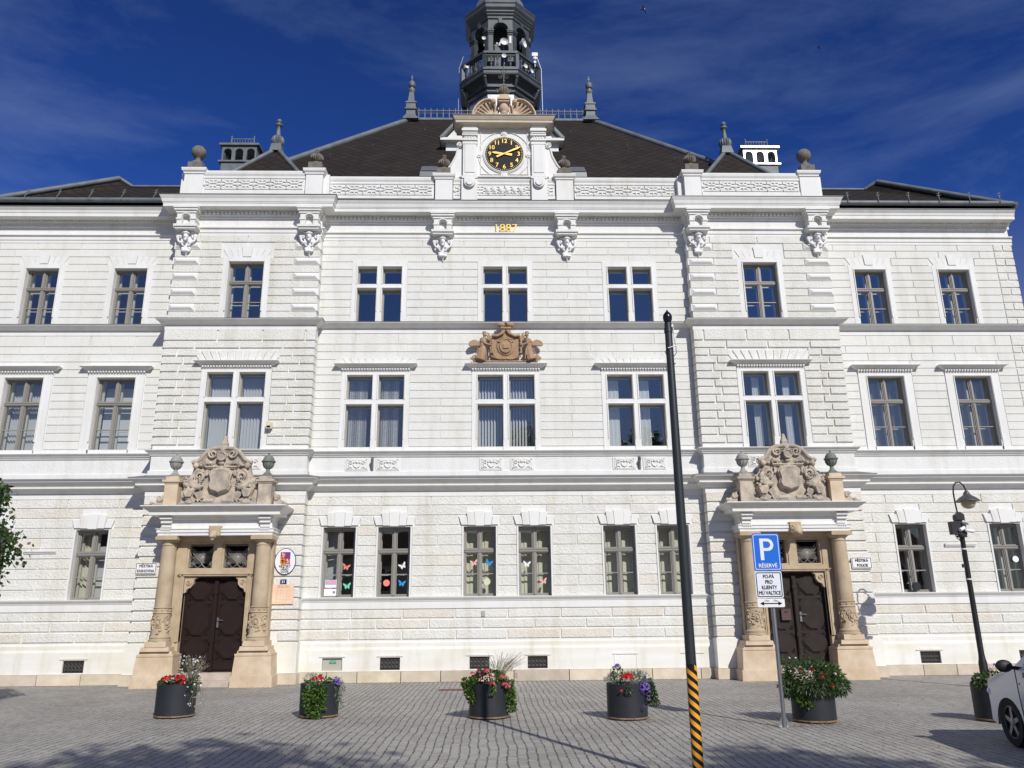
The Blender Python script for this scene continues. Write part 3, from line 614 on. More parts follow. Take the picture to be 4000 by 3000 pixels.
# consoles with masks
def console(x, y):
    b = MB()
    b.box(-.34, .34, -.40, 0, 12.93, 13.0); b.frus(-.36, .36, 12.995, 13.064, 0, -.43, 0); b.box(-.29, .29, -.36, 0, 12.86, 12.93)
    # body with arched niche
    pts = [(-.26,12.5),(-.11,12.5)]; cz = 12.70
    for i in range(9): a = math.pi-math.pi*i/8; pts.append((.11*math.cos(a), cz+.11*math.sin(a)))
    pts += [(.11,12.5),(.26,12.5),(.26,12.86),(-.26,12.86)]
    b.prism(pts, -.33, -.0); b.box(-.2, .2, -.2, 0, 12.5, 12.86)
    for i in range(12):
        a0, a1_ = math.pi*i/12, math.pi*(i+1)/12
        b.prism([(.125*math.cos(a0),cz+.125*math.sin(a0)),(.155*math.cos(a0),cz+.155*math.sin(a0)),(.155*math.cos(a1_),cz+.155*math.sin(a1_)),(.125*math.cos(a1_),cz+.125*math.sin(a1_))], -.36, -.3)
    for s in (-1, 1): b.box(min(s*.115, s*.28), max(s*.115, s*.28), -.355, 0, 12.655, 12.70)
    b.frus(-.33, .33, 12.43, 12.50, 0, -.37, .0); b.box(-.29, .29, -.33, 0, 12.37, 12.43)
    o = b.build('console', W, HALL, loc=(x, y, 0))
    k = MB()  # mask and scrolls
    k.ell((0,-.20,12.16), (.075,.09,.11), 12); k.ell((0,-.285,12.145), (.02,.03,.032)); k.ell((0,-.255,12.05), (.04,.035,.03)); k.ell((0,-.22,12.27), (.11,.09,.045)); k.ell((0,-.21,12.33), (.03,.05,.07))
    k.tube([(-.035,-.285,12.185),(-.01,-.29,12.19)], .012); k.tube([(.035,-.285,12.185),(.01,-.29,12.19)], .012)
    k.box(-.17, .17, -.12, 0, 12.0, 12.38)
    for s in (-1, 1):
        k.spiral((s*.21, 12.2), .075, 1.4, .030, -.14, 8, s, 0 if s > 0 else math.pi)
        k.tube([(s*.28,-.13,12.2),(s*.22,-.14,12.05),(s*.12,-.14,11.99),(s*.07,-.14,11.9)], [.03,.035,.035,.03]); k.ell((s*.1,-.13,12.02), (.05,.06,.05))
        k.ell((s*.1,-.09,11.84), (.045,.05,.05)); k.ell((s*.14,-.12,12.32), (.06,.05,.05))
    k.prism([(-.13,12.02),(-.07,11.9),(-.13,11.78),(.13,11.78),(.07,11.9),(.13,12.02)], -.12, 0)
    k.ell((0,-.1,11.76), (.13,.07,.035)); k.ell((0,-.06,11.70), (.035,.035,.04)); k.ell((0,-.05,11.64), (.02,.02,.035))
    k.build('mask_carving', WC, o, remesh=.014)
    return o
c0 = console(CX[0], 0)
for x, y in [(CX[1], 0)]+[(s*p, YP) for s in (-1, 1) for p in PX]: copy_tree(c0, HALL, (x, y, 0))
# ------------------------------------------------------------------ windows
def casement(w, z0, z1, zt, m, y=.15, bars=True, top=None, glz=True):
    """timber frame with centre mullion, transom zt and glazing bar; returns (frame MB, glass MB)"""
    b = MB(); h = w/2; f = .045
    b.box(-h, -h+f, y-.03, y+.05, z0, z1); b.box(h-f, h, y-.03, y+.05, z0, z1); b.box(-h+f, h-f, y-.03, y+.05, z1-f, z1); b.box(-h+f, h-f, y-.03, y+.05, z0, z0+f*.8)
    b.box(-h+f, h-f, y-.05, y+.049, zt-.05, zt+.045); b.box(-h+.02, h-.02, y-.065, y-.05, zt-.03, zt-.005); b.box(-h+.02, h-.02, y-.065, y-.05, zt+.02, zt+.045)
    b.box(-.04, .04, y-.045, y+.05, z0+f*.8, zt-.05); b.box(-.038, .038, y-.045, y+.05, zt+.045, z1-f)
    b.box(-.015, .015, y-.065, y-.045, z0+.03, zt-.06); b.box(-.015, .015, y-.065, y-.045, zt+.05, z1-f)
    for s in (-1, 1):
        a, c = (.045, h-f-.005); x0, x1 = (a, c) if s > 0 else (-c, -a)
        for za, zb in ((z0+f*.8+.005, zt-.055), (zt+.05, z1-f-.005)):
            b.box(x0, x0+.022, y-.02, y+.03, za, zb); b.box(x1-.022, x1, y-.02, y+.03, za, zb); b.box(x0+.001, x1-.001, y-.0185, y+.028, za+.001, za+.025); b.box(x0+.001, x1-.001, y-.0185, y+.028, zb-.022, zb-.001)
        if bars: zm = z0+(zt-z0)*.49; b.box(x0, x1, y-.022, y+.02, zm-.012, zm+.012)
    b.cur = 1; yi = y+.2                                  # inner sash, painted pale
    b.box(-.05, .05, yi, yi+.04, z0+.03, z1-.05); b.box(-h+.02, -h+.07, yi, yi+.04, z0, z1); b.box(h-.07, h-.02, yi, yi+.04, z0, z1); b.box(-h+.07, h-.07, yi, yi+.04, zt-.04, zt+.04)
    if bars: b.box(-h+.07, h-.07, yi+.005, yi+.03, zm-.02, zm+.005)
    g = MB(); g.add([(-h+.03,y+.02,z0+.02),(h-.03,y+.02,z0+.02),(h-.03,y+.02,z1-.02),(-h+.03,y+.02,z1-.02)], [(0,1,2,3)])
    return b, g
def moulding(m, x0, x1, z0, z1, y, w=.035, d=.022, bottom=False, stop=.25):
    """architrave moulding round an opening"""
    for k, (o, dd) in enumerate(((.0, d*.45), (.012, d), (w, d*.5))):
        a, b_ = x0-w+o*.0, x1+w
    zb = z0+stop
    for i, (oa, ob, dd) in enumerate(((.0, .014, .012), (.014, .032, .026))):
        m.box(x0-ob, x0-oa, y-dd, y+.02, zb, z1+oa); m.box(x1+oa, x1+ob, y-dd, y+.02, zb, z1+oa); m.box(x0-ob, x1+ob, y-dd, y+.02, z1+oa, z1+ob)
def blinds(w0, w1, z0, z1, y, n, m, parent, ang=55, name='vertical_blind'):
    b = MB(); st = (w1-w0)/n
    for i in range(n):
        c = w0+(i+.5)*st; dx = st*.55*math.cos(R(ang)); dy = st*.55*math.sin(R(ang))
        b.add([(c-dx,y-dy,z0),(c+dx,y+dy,z0),(c+dx,y+dy,z1),(c-dx,y-dy,z1)], [(0,1,2,3)])
    return b.build(name, m, parent, recalc=False)
def drape(w0, w1, z0, z1, y, m, parent, name='curtain', wav=.02, n=40, f=9):
    b = MB(); vs = []
    for i in range(n+1):
        x = w0+(w1-w0)*i/n; dy = wav*math.sin(i/n*f*2*math.pi+w0*3)+wav*.5*math.sin(i*1.7)
        vs += [(x, y+dy, z0+.01*math.sin(i*.9)), (x, y+dy*.6, z1)]
    b.add(vs, [(2*i,2*i+2,2*i+3,2*i+1) for i in range(n)]); return b.build(name, m, parent, recalc=False, smooth=60)
def hood(parent, w, z0, y=0):
    b = MB(); h = w/2
    q = [(-h+.16, 0), (-h+.16, y-.001), (h-.16, y-.001), (h-.16, 0)]
    P = [(-h+.2, .05), (-h+.2, 0), (h-.2, 0), (h-.2, .05)]
    b.sweep(P, [(0,z0-.225),(.012,z0-.225),(.012,z0-.19),(.03,z0-.185),(.03,z0-.118),(.055,z0-.115),(.10,z0-.088),(.16,z0-.048),(.215,z0-.018),(.225,z0-.012),(.225,z0+.004),(-.0,z0+.03)])
    n = int((w-.40)/.075); st = (w-.34)/n
    for i in range(n):
        c = -h+.17+(i+.5)*st; b.box(c-.022, c+.022, -.095, -.02, z0-.158, z0-.110); b.box(c-.016, c+.016, -.04, -.01, z0-.215, z0-.188)
    return b.build('window_hood', W, parent)
def win_parent(name, x, y, surround):
    o = surround.build(name, W, HALL, loc=(x, y, 0)); return o
def single_upper(x, y, key=True, w=.94, cur=None):
    s = MB(); h = w/2; s.box(-h-.17, -h-.033, -.03, .0, 9.70, 11.495); s.box(h+.033, h+.17, -.03, .0, 9.70, 11.495); s.box(-h-.17, h+.17, -.03, 0, 11.495, 11.62)
    s.box(-h-.033, -h, -.012, .0, 9.70, 9.95); s.box(h, h+.033, -.012, 0, 9.70, 9.95)
    moulding(s, -h, h, 9.70, 11.46, -.028)
    hw = [-.56, -.40, -.24, -.13, .13, .24, .40, .56]; ht = [-.70, -.50, -.31, -.145, .145, .31, .50, .70]
    for i in range(7):
        if i == 3: s.prism([(-.115,11.62),(.115,11.62),(.15,11.95),(-.15,11.95)], -.05, 0); continue
        s.prism([(hw[i]+.003,11.62),(hw[i+1]-.003,11.62),(ht[i+1]-.003,11.86),(ht[i]+.003,11.86)], -.018, 0)
    o = win_parent('window', x, y, s)
    b, g = casement(w, 9.70, 11.46, 10.86, 0); b.build('frame', [FR, FRI], o); g.build('pane', GLASS, o, recalc=False)
    return o
def single_first(x, y, w=1.06, cur='blind'):
    s = MB(); h = w/2; s.box(-h-.25, -h-.033, -.035, 0, 5.94, 8.153); s.box(h+.033, h+.25, -.035, 0, 5.94, 8.153); s.box(-h-.25, h+.25, -.035, 0, 8.153, 8.22)
    s.box(-h-.033, -h, -.012, .0, 5.94, 6.3); s.box(h, h+.033, -.012, 0, 5.94, 6.3)
    moulding(s, -h, h, 5.95, 8.12, -.033, stop=.34)
    o = win_parent('window', x, y, s); hood(o, 1.96, 8.43)
    b, g = casement(w, 5.95, 8.12, 7.40, 0); b.build('frame', [FR, FRI], o); g.build('pane', GLASS, o, recalc=False)
    if cur == 'blind': blinds(-h+.04, h-.04, 6.0, 8.05, .48, 12, CURT, o)
    elif cur == 'screen': 
        m = MB(); m.add([(-h+.05,.5,6.0),(h-.05,.5,6.0),(h-.05,.5,7.95),(-h+.05,.5,7.95)], [(0,1,2,3)]); m.build('roller_screen', CURT, o, recalc=False)
    elif cur == 'drape': drape(-h+.05, -.02, 6.0, 8.05, .46, CURL, o); drape(.25, h-.05, 6.0, 8.05, .46, CURL, o)
    return o
def single_ground(x, y, cur=None, w=.86):
    s = MB(); h = w/2; z1 = 3.90
    s.box(-h-.045, -h, -.045, .12, 2.09, z1); s.box(h, h+.045, -.045, .12, 2.09, z1); s.box(-h-.045, h+.045, -.02, .12, z1, z1+.03)
    hw = [-.49, -.31, -.12, .12, .31, .49]; ht = [-.565, -.35, -.145, .145, .35, .565]; tz = [4.17, 4.275, 4.30, 4.275, 4.17]; bz = [3.945, 3.935, 3.915, 3.935, 3.945]
    for i in range(5): s.prism([(hw[i]+.004,bz[i]),(hw[i+1]-.004,bz[i]),(ht[i+1]-.003,tz[i]),(ht[i]+.003,tz[i])], -.065-(.0,.015,.03,.015,.0)[i], 0)
    o = win_parent('window', x, y, s)
    b, g = casement(w, 2.10, 3.88, 3.27, 0, y=.17); b.build('frame', [FR, FRI], o); g.build('pane', GLASS, o, recalc=False)
    if cur == 'pale': blinds(-h+.04, h-.04, 2.12, 3.86, .44, 6, CURY, o, ang=12)
    elif cur == 'screen': 
        m = MB(); m.add([(-h+.2,.48,2.12),(h-.02,.48,2.12),(h-.02,.48,3.5),(-h+.2,.48,3.5)], [(0,1,2,3)]); m.build('roller_screen', CURT, o, recalc=False); blinds(-h+.02, -h+.22, 2.12, 3.86, .44, 2, CURY, o)
    elif cur == 'dark': 
        m = MB(); m.add([(-h+.04,.55,2.12),(-.12,.50,2.12),(-.12,.50,3.86),(-h+.04,.55,3.86)], [(0,1,2,3)]); m.build('curtain', CURT, o, recalc=False)
    return o
def cross(x, y, kind, cur=None):
    s = MB(); ops = (uc_open if kind == 'U' else fc_open)(0.0)
    if kind == 'U': X, z0, z1 = .80, 9.70, 11.62
    else: X, z0, z1 = .96, 5.94, 8.22
    a = max(o[1] for o in ops); lo = [o for o in ops if o[2] < z0+.1][0]; hi = [o for o in ops if o[2] > z0+.1][0]; yy = -.035
    s.box(-X, -a, yy, 0, z0, z1); s.box(a, X, yy, 0, z0, z1); s.box(-a, a, yy, 0, hi[3], z1); s.box(-a, a, yy, 0, lo[3], hi[2]); s.box(-.085, .085, yy, 0, z0, lo[3]); s.box(-.085, .085, yy, 0, hi[2], hi[3])
    for o_ in ops: moulding(s, o_[0], o_[1], max(o_[2], z0-.02), o_[3], yy+.002, stop=(.34 if o_[2] < z0+.1 else .0))
    o = win_parent('cross_window', x, y, s)
    f = MB(); g = MB()
    for q in ops:
        x0, x1, c, d = q; y0 = .15; w = .04
        f.box(x0, x0+w, y0-.03, y0+.04, c, d); f.box(x1-w, x1, y0-.03, y0+.04, c, d); f.box(x0+w, x1-w, y0-.03, y0+.04, d-w, d); f.box(x0+w, x1-w, y0-.03, y0+.04, c, c+w)
        g.add([(x0+.02,y0+.01,c+.02),(x1-.02,y0+.01,c+.02),(x1-.02,y0+.01,d-.02),(x0+.02,y0+.01,d-.02)], [(0,1,2,3)])
    f.build('frame', FR, o); g.build('pane', GLASS, o, recalc=False)
    if kind == 'F': hood(o, 2.28, 8.43)
    if cur:
        for sx_ in (-1, 1):
            x0, x1 = (.1, .78) if sx_ > 0 else (-.78, -.1)
            if cur == 'vert': blinds(x0, x1, 6.0, 8.08, .42, 8, CURT, o, ang=50)
            elif cur == 'lace': drape(x0, x0+.52, 6.0, 8.08, .40, CURL, o, name='lace_curtain', wav=.03)
            elif cur == 'half': drape(x0, x0+.36, 6.0, 8.08, .40, CURT, o, wav=.012, f=3)
            elif cur == 'side': drape(x0+.34, x0+.55, 6.0, 8.08, .40, CURT, o, wav=.012, f=3)
            elif cur == 'plain':
                m = MB(); m.add([(x0,.5,9.72),(x1,.5,9.72),(x1,.5,11.4),(x0,.5,11.4)], [(0,1,2,3)]); m.build('roller_screen', ROOMM, o, recalc=False)
    return o
for c in CW: cross(c, 0, 'U')
cross(CW[0], 0, 'F', 'lace'); cross(CW[1], 0, 'F', 'vert'); cross(CW[2], 0, 'F', 'half')
cross(-7.45, YP, 'F', 'vert'); cross(7.45, YP, 'F', 'side')
for s in (-1, 1):
    single_upper(s*7.45, YP, w=1.0)
    for w_ in WW: single_upper(s*w_, YW)
single_first(-WW[0], YW, cur='screen'); single_first(-WW[1], YW, cur='blind'); single_first(WW[0], YW, cur='drape'); single_first(WW[1], YW, cur='drape')
for c, k in zip(GW, ('dark', None, 'pale', 'pale', 'pale', 'pale')): single_ground(c, 0, k)
single_ground(-GWW[0], YW, 'screen'); single_ground(-GWW[1], YW, 'screen'); single_ground(GWW[0], YW, None); single_ground(GWW[1], YW, 'dark')
# rooms behind the windows
rm = MB()
for z0, z1 in ((.05, 1.2), (1.25, 4.6), (5.5, 9.0), (9.3, 12.6)):
    for x0, x1 in ((-15.1, -9.75), (-9.65, -5.5), (-5.4, -1.9), (-1.8, 1.8), (1.9, 5.4), (5.5, 9.65), (9.75, 15.1)):
        y0 = .45 if abs(x0+x1) < 18 else .65; y0 = .14 if 10 < abs(x0+x1) < 18 else y0
        rm.add([(x0,y0,z0),(x1,y0,z0),(x1,4.2,z0),(x0,4.2,z0),(x0,y0,z1),(x1,y0,z1),(x1,4.2,z1),(x0,4.2,z1)], [(0,1,2,3),(4,5,6,7),(2,3,7,6),(0,3,7,4),(1,2,6,5)])
rm.build('interior', ROOMM, HALL, recalc=False)
# ornamental relief panels, flag holders
def relief(x, y):
    b = MB(); b.box(-.32, .32, -.02, 0, 5.42, 5.76); b.box(-.27, .27, -.03, -.0, 5.45, 5.47); b.box(-.27, .27, -.03, 0, 5.70, 5.72); b.box(-.27, -.25, -.03, 0, 5.45, 5.72); b.box(.25, .27, -.03, 0, 5.45, 5.72)
    for s in (-1, 1):
        b.spiral((s*.17, 5.64), .055, 1.3, .014, -.035, 6, s, 0 if s > 0 else math.pi); b.tube([(s*.22,-.03,5.6),(s*.2,-.035,5.53),(s*.12,-.035,5.5)], [.012,.018,.01]); b.ell((s*.08,-.03,5.65), (.03,.03,.03)); b.ell((s*.21,-.03,5.5), (.03,.02,.02))
    b.ell((0,-.03,5.66), (.045,.035,.04)); b.tube([(-.1,-.035,5.6),(-.06,-.04,5.53),(0,-.04,5.5),(.06,-.04,5.53),(.1,-.035,5.6)], .012)
    return b.build('relief_panel', W, HALL, loc=(x, y, 0))
r0 = relief(-4.08, 0)
for x, y in [(-3.24,0),(-.42,0),(.42,0),(3.24,0),(4.08,0),(-6.9,YP),(-8.0,YP),(6.9,YP),(8.0,YP)]: copy_tree(r0, HALL, (x, y, 0))
for x in (-3.66, 3.66):
    b = MB(); b.box(-.03, .03, -.03, 0, 5.42, 5.78); b.tube([(-.02,-.02,5.45),(-.0,-.16,5.72)], .025); b.tube([(0,-.02,5.76),(0,-.15,5.72)], .012); b.build('flag_holder', LEAD, HALL, loc=(x, 0, 0))
for s in (-1, 1):   # little ledges on the wings
    b = MB(); b.sweep([(-.42, 0), (.42, 0)], [(0,3.28),(.03,3.29),(.03,3.31),(.06,3.33),(.06,3.36),(.0,3.37)]); b.build('wall_ledge', W, HALL, loc=(s*12.33, YW-.03, 0))
# flat arch joints over the outer cross windows of the centre
for c in CW[::2]:
    fa = MB()
    for i in range(-5, 6):
        xb, xt = c+i*.185, c+i*.245; fa.add([(xb-.085,-.0,8.47),(xb+.085,0,8.47),(xt+.11,0,8.78),(xt-.11,0,8.78),(xb-.083,-.018,8.475),(xb+.083,-.018,8.475),(xt+.108,-.018,8.775),(xt-.108,-.018,8.775)], [(4,5,6,7),(0,1,5,4),(1,2,6,5),(2,3,7,6),(3,0,4,7)])
    fa.build('flat_arch', WR, HALL)
# year
text('1887', .36, GOLD, HALL, (.02, -.045, 12.70), name='year_numerals', ext=.012, xs=1.0)
# cellar gratings
def grate(x, y, kind):
    if kind == 'board':
        b = MB(); b.box(-.25, .25, .0, .02, .30, .58); o = b.build('cellar_shutter', mat('beige_board', (.42,.40,.33), .8), HALL, loc=(x, y, 0))
        c = MB(); c.box(-.08, .09, -.006, 0, .46, .54); c2 = c.build('green_label', mat('label_green', (.02,.22,.13), .5), o)
        text('ZEMNÍ UZÁVĚR\nPLYNU', .028, SWH2, c2, (.005, -.008, .50), ext=.0005); return o
    b = MB()
    for i in range(6): b.tube([(-.235+i*.094,-.0,.30),(-.235+i*.094,-.0,.60)], .009, 6)
    for i in range(3): b.tube([(-.25,-.0,.36+i*.1),(.25,0,.36+i*.1)], .009, 6)
    for i in range(5):
        for j in range(2):
            cx, cz = -.19+i*.094, .41+j*.1; b.tube([(cx+.036*math.cos(a*math.pi/5), -.005, cz+.036*math.sin(a*math.pi/5)) for a in range(11)], .005, 5, close=False)
    b.box(-.27, .27, .04, .06, .28, .62)
    return b.build('cellar_grating', IRON, HALL, loc=(x, y, 0))
for c, k in grate_c: grate(c, 0, k)
for x in (-11.06, -13.7, 11.06, 13.7): grate(x, YW, 'grate')
hd = MB()
for c, y, w in [(c, 0, .33) for c, _ in grate_c]+[(3.02, 0, .33), (4.75, 0, .3), (-11.06, YW, .36), (11.06, YW, .36)]:
    hd.box(c-w, c+w, y-.082, y-.05, .625, .65); hd.box(c-w*.75, c+w*.75, y-.078, y-.05, .65, .672)
hd.box(3.02-.3, 3.02-.27, -.072, -.05, .30, .63); hd.box(3.02+.27, 3.02+.3, -.072, -.05, .30, .63)
hd.build('cellar_lintel', WPL, HALL)

# ------------------------------------------------------------------ portals
def urn_ball(mt, parent, x, y, z0, name='ball_urn', sc_=1.0):
    b = MB(); q = sc_
    prof = [(.0,0),(.15,0),(.15,.035),(.12,.06),(.075,.10),(.05,.15),(.048,.19),(.07,.215),(.10,.24),(.14,.31),(.15,.375),(.18,.385),(.18,.415),(.15,.42),(.14,.475),(.11,.525),(.06,.56),(.025,.575),(.022,.60),(.03,.62),(.0,.645)]
    b.lathe([(r*q, z*q) for r, z in prof], n=32, flute=0, nf=0); 
    for i in range(12):
        a = 2*math.pi*i/12; b.tube([((r*q)*math.cos(a), (r*q)*math.sin(a), z*q) for r, z in ((.07,.22),(.11,.25),(.142,.31),(.150,.37))], .010*q, 6)
    return b.build(name, mt, parent, smooth=40, loc=(x, y, z0))
def portal(side):
    cx = side*7.42
    s = MB()   # stone door frame, front at y -0.6
    F = -.58
    def fb(x0, x1, z0, z1, y0=F, y1=-.24): s.box(x0, x1, y0, y1, z0, z1)
    fb(-1.40, -.79, 0, 3.50); fb(.79, 1.40, 0, 3.50); fb(-.79, .79, 2.62, 2.80); fb(-.79, .79, 3.44, 3.50); fb(-.10, .10, 2.80, 3.44)
    fb(-1.40, 1.40, 3.50, 3.62, F-.06)
    for x0, x1 in ((-.79, -.10), (.10, .79)):   # mouldings round the transom lights
        s.box(x0, x0+.045, F+.03, F+.14, 2.80, 3.44); s.box(x1-.045, x1, F+.03, F+.14, 2.80, 3.44); s.box(x0+.045, x1-.045, F+.03, F+.14, 2.80, 2.84)
    for sg in (-1, 1):
        a, b_ = sorted((sg*.79, sg*.89)); s.box(a, b_, F-.03, F+.1, 1.05, 2.66); a, b_ = sorted((sg*.82, sg*.85)); s.box(a, b_, F-.05, F, 1.05, 2.68)
        s.prism([(sg*.79,2.62),(sg*.79,2.22),(sg*.74,2.24),(sg*.71,2.32),(sg*.62,2.36),(sg*.56,2.44),(sg*.55,2.56),(sg*.50,2.58),(sg*.50,2.62)], F+.02, F+.16)
        s.spiral((sg*.68, 2.48), .07, 1.5, .012, F+.01, 6, sg)
    s.box(-.92, .92, F-.05, F, 2.64, 2.68); s.box(-.95, .95, F-.07, F, 2.68, 2.705)
    o = s.build('portal', SAND, HALL, loc=(cx, 0, 0))
    # doorstep
    b = MB(); b.box(-.82, .82, -.80, -.1, 0, .15); b.box(-.80, .80, -.66, -.1, .15, .32); b.build('doorstep', mat('pinkish_stone', (.56,.47,.40), .8, var=(.42,.34,.28), vscale=5, bump=.3), o)
    for sg in (-1, 1):
        b = MB()
        def fr(x0, x1, y0, z0, z1, ins):
            a, c = sorted((sg*x0, sg*x1)); b.add([(a,y0,z0),(c,y0,z0),(c,-.25,z0),(a,-.25,z0),(a+ins,y0+ins,z1),(c-ins,y0+ins,z1),(c-ins,-.25,z1),(a+ins,-.25,z1)], [(3,2,1,0),(4,5,6,7),(0,1,5,4),(1,2,6,5),(2,3,7,6),(3,0,4,7)])
        fr(.68, 1.70, -1.0, 0, .26, .008); fr(.71, 1.66, -.975, .26, .72, .035); fr(.74, 1.63, -.955, .72, .77, .0); fr(.78, 1.59, -.93, .77, .84, .02); fr(.86, 1.52, -.95, .84, .93, .0) if 0 else fr(.84, 1.55, -.99, .84, .94, .02)
        fr(.93, 1.45, -.985, .94, 1.07, .0); b.build('pedestal', PED, o)
        c = MB(); X, Y, r = sg*1.19, -.74, .195
        c.lathe([(.26,1.07),(.265,1.09),(.26,1.12),(.235,1.13),(.235,1.145),(.245,1.15),(.245,1.18),(.215,1.20),(.205,1.22),(.205,1.72),(.215,1.73),(.225,1.745),(.215,1.76),(.205,1.77),(.205,1.845),(.225,1.86),(.225,1.875),(.195,1.885),(.192,2.4),(.178,3.36),(.178,3.38),(.195,3.385),(.195,3.40),(.178,3.405),(.178,3.46),(.195,3.465),(.235,3.50),(.24,3.52)], (X, Y, 0), 32)
        c.box(X-.27, X+.27, Y-.27, Y+.27, 3.52, 3.60); c.box(X-.25, X+.25, Y-.25, Y+.5, 3.60, 3.625)
        co = c.build('column', SAND, o, smooth=35)
        k = MB()
        for i in range(26):
            a = random.uniform(math.pi, 2*math.pi)+.0; z = random.uniform(1.26, 1.68); w = random.uniform(.02, .045); e = (X+.205*math.cos(a), Y+.205*math.sin(a), z)
            k.ell(e, (w, w, w*.7), 8)
        for i in range(10): a = 2*math.pi*i/10; k.ell((X+.205*math.cos(a), Y+.205*math.sin(a), 1.81), (.025,.025,.025), 8)
        for a0 in (-1.57, -.5, -2.64):
            k.tube([(X+.215*math.cos(a0+.28*math.cos(t)), Y+.215*math.sin(a0+.28*math.cos(t)), 1.50+.10*math.sin(t)) for t in [i*math.pi/8 for i in range(17)]], .014, 6)
            k.ell((X+.21*math.cos(a0), Y+.21*math.sin(a0), 1.50), (.045,.045,.06), 8); k.tube([(X+.215*math.cos(a0+.45*math.sin(t*2)), Y+.215*math.sin(a0+.45*math.sin(t*2)), 1.28+.13*t) for t in [i/10*3.1 for i in range(11)]], .012, 6)
        k.build('carved_band', SAND, co, smooth=60)
    e = MB()   # entablature, white
    e.box(-1.44, 1.44, -.94, -.3, 3.625, 3.70); e.box(-1.47, 1.47, -.965, -.3, 3.70, 3.78); e.box(-1.49, 1.49, -.985, -.3, 3.78, 3.80)
    e.box(-1.40, 1.40, -.90, -.3, 3.80, 4.10)
    P = [(-1.40, -.2), (-1.40, -.90), (1.40, -.90), (1.40, -.2)]
    e.sweep(P, [(0,4.02),(.03,4.05),(.05,4.10),(.24,4.12),(.24,4.20),(.25,4.205),(.26,4.215),(.38,4.30),(.41,4.325),(.41,4.35),(0,4.40),(-.3,4.40)])
    for sg in (-1, 1):
        x = sg*1.24; e.box(x-.135, x+.135, -.99, -.88, 3.95, 4.08); e.frus(x-.15, x+.15, 4.03, 4.10, -.88, -1.06, .0); e.prism([(x-.12,3.83),(x+.12,3.83),(x+.12,3.97),(x-.12,3.97)], -.95, -.88); e.tube([(x-.13,-.985,3.95),(x+.13,-.985,3.95)], .03, 10)
        for i in range(5): e.box(x-.11+i*.048, x-.085+i*.048, -.99, -.9, 3.755, 3.785)
    e.build('entablature', W, o)
    lm = MB()  # lion head keystone
    lm.prism([(-.13,3.60),(.13,3.60),(.155,3.86),(-.155,3.86)], -1.02, -.5)
    if side < 0: lm.ell((0,-1.10,3.62), (.10,.11,.11)); lm.ell((0,-1.19,3.58), (.06,.08,.055)); lm.ell((0,-1.14,3.50), (.045,.07,.03)); lm.ell((.06,-1.08,3.70), (.035,.035,.035)); lm.ell((-.06,-1.08,3.70), (.035,.035,.035)); lm.ell((0,-1.17,3.64), (.035,.03,.03))
    else:
        lm.ell((0,-1.08,3.62), (.13,.12,.13)); [lm.ell((.12*math.cos(a), -1.06, 3.63+.12*math.sin(a)), (.045,.05,.045)) for a in [i*.7 for i in range(9)]]; lm.ell((0,-1.17,3.58), (.06,.06,.06))
    lm.build('keystone_head', SAND, o, remesh=.014)
    # transom grilles
    for sg in (-1, 1):
        t = MB(); c0_ = sg*.45; y = F+.17; zc = 3.11
        t.box(c0_-.345, c0_-.325, y-.01, y+.01, 2.82, 3.44); t.box(c0_+.325, c0_+.345, y-.01, y+.01, 2.82, 3.44); t.box(c0_-.345, c0_+.345, y-.01, y+.01, 2.82, 2.84); t.box(c0_-.33, c0_+.33, y-.01, y+.01, 3.40, 3.415)
        for d in (-.15, -.075, 0, .075, .15):
            t.tube([(c0_-.16+d*.9, y, zc-.16-d*.9*0+0), (c0_+.16+d*.9, y, zc+.16)], .0075, 5); t.tube([(c0_-.16+d*.9, y, zc+.16), (c0_+.16+d*.9, y, zc-.16)], .0075, 5)
        for q in (-1, 1):
            for w in (-1, 1):
                t.spiral((c0_+q*.25, zc+w*.19), .065, 1.6, .0085, y, 5, q*w, 0 if q < 0 else math.pi); t.tube([(c0_+q*.31,y,zc+w*.15),(c0_+q*.28,y,zc+w*.03),(c0_+q*.18,y,zc)], .0075, 5)
            t.tube([(c0_, y, zc-.17),(c0_+q*.1, y, zc-.26),(c0_+q*.18,y,zc-.2)], .0075, 5)
        t.ell((c0_, y-.01, zc), (.04,.015,.04), 8)
        t.build('transom_grille', IRONL, o)
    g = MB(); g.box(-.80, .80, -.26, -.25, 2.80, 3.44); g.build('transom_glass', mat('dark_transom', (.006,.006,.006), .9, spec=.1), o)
    # crest
    k = MB(); Y0 = -.88
    pts = [(-1.0,4.38),(1.0,4.38),(1.0,4.75),(.93,5.02),(.78,5.16),(.74,5.3),(.70,5.5),(.72,5.50),(.58,5.55),(.48,5.68),(.38,5.80),(.22,5.86),(.0,5.88),(-.22,5.86),(-.38,5.80),(-.48,5.68),(-.58,5.55),(-.72,5.50),(-.70,5.5),(-.74,5.3),(-.78,5.16),(-.93,5.02),(-1.0,4.75)]
    k.prism(pts, Y0, Y0+.16)
    # curved top cornice
    top = [(-.78,5.50),(-.66,5.525),(-.57,5.58),(-.49,5.69),(-.40,5.80),(-.26,5.865),(0,5.885),(.26,5.865),(.40,5.80),(.49,5.69),(.57,5.58),(.66,5.525),(.78,5.50)]
    k.tube([(x, Y0-.03, z) for x, z in top], .055, 8); k.tube([(x*.97, Y0-.0, z-.07) for x, z in top], .035, 8)
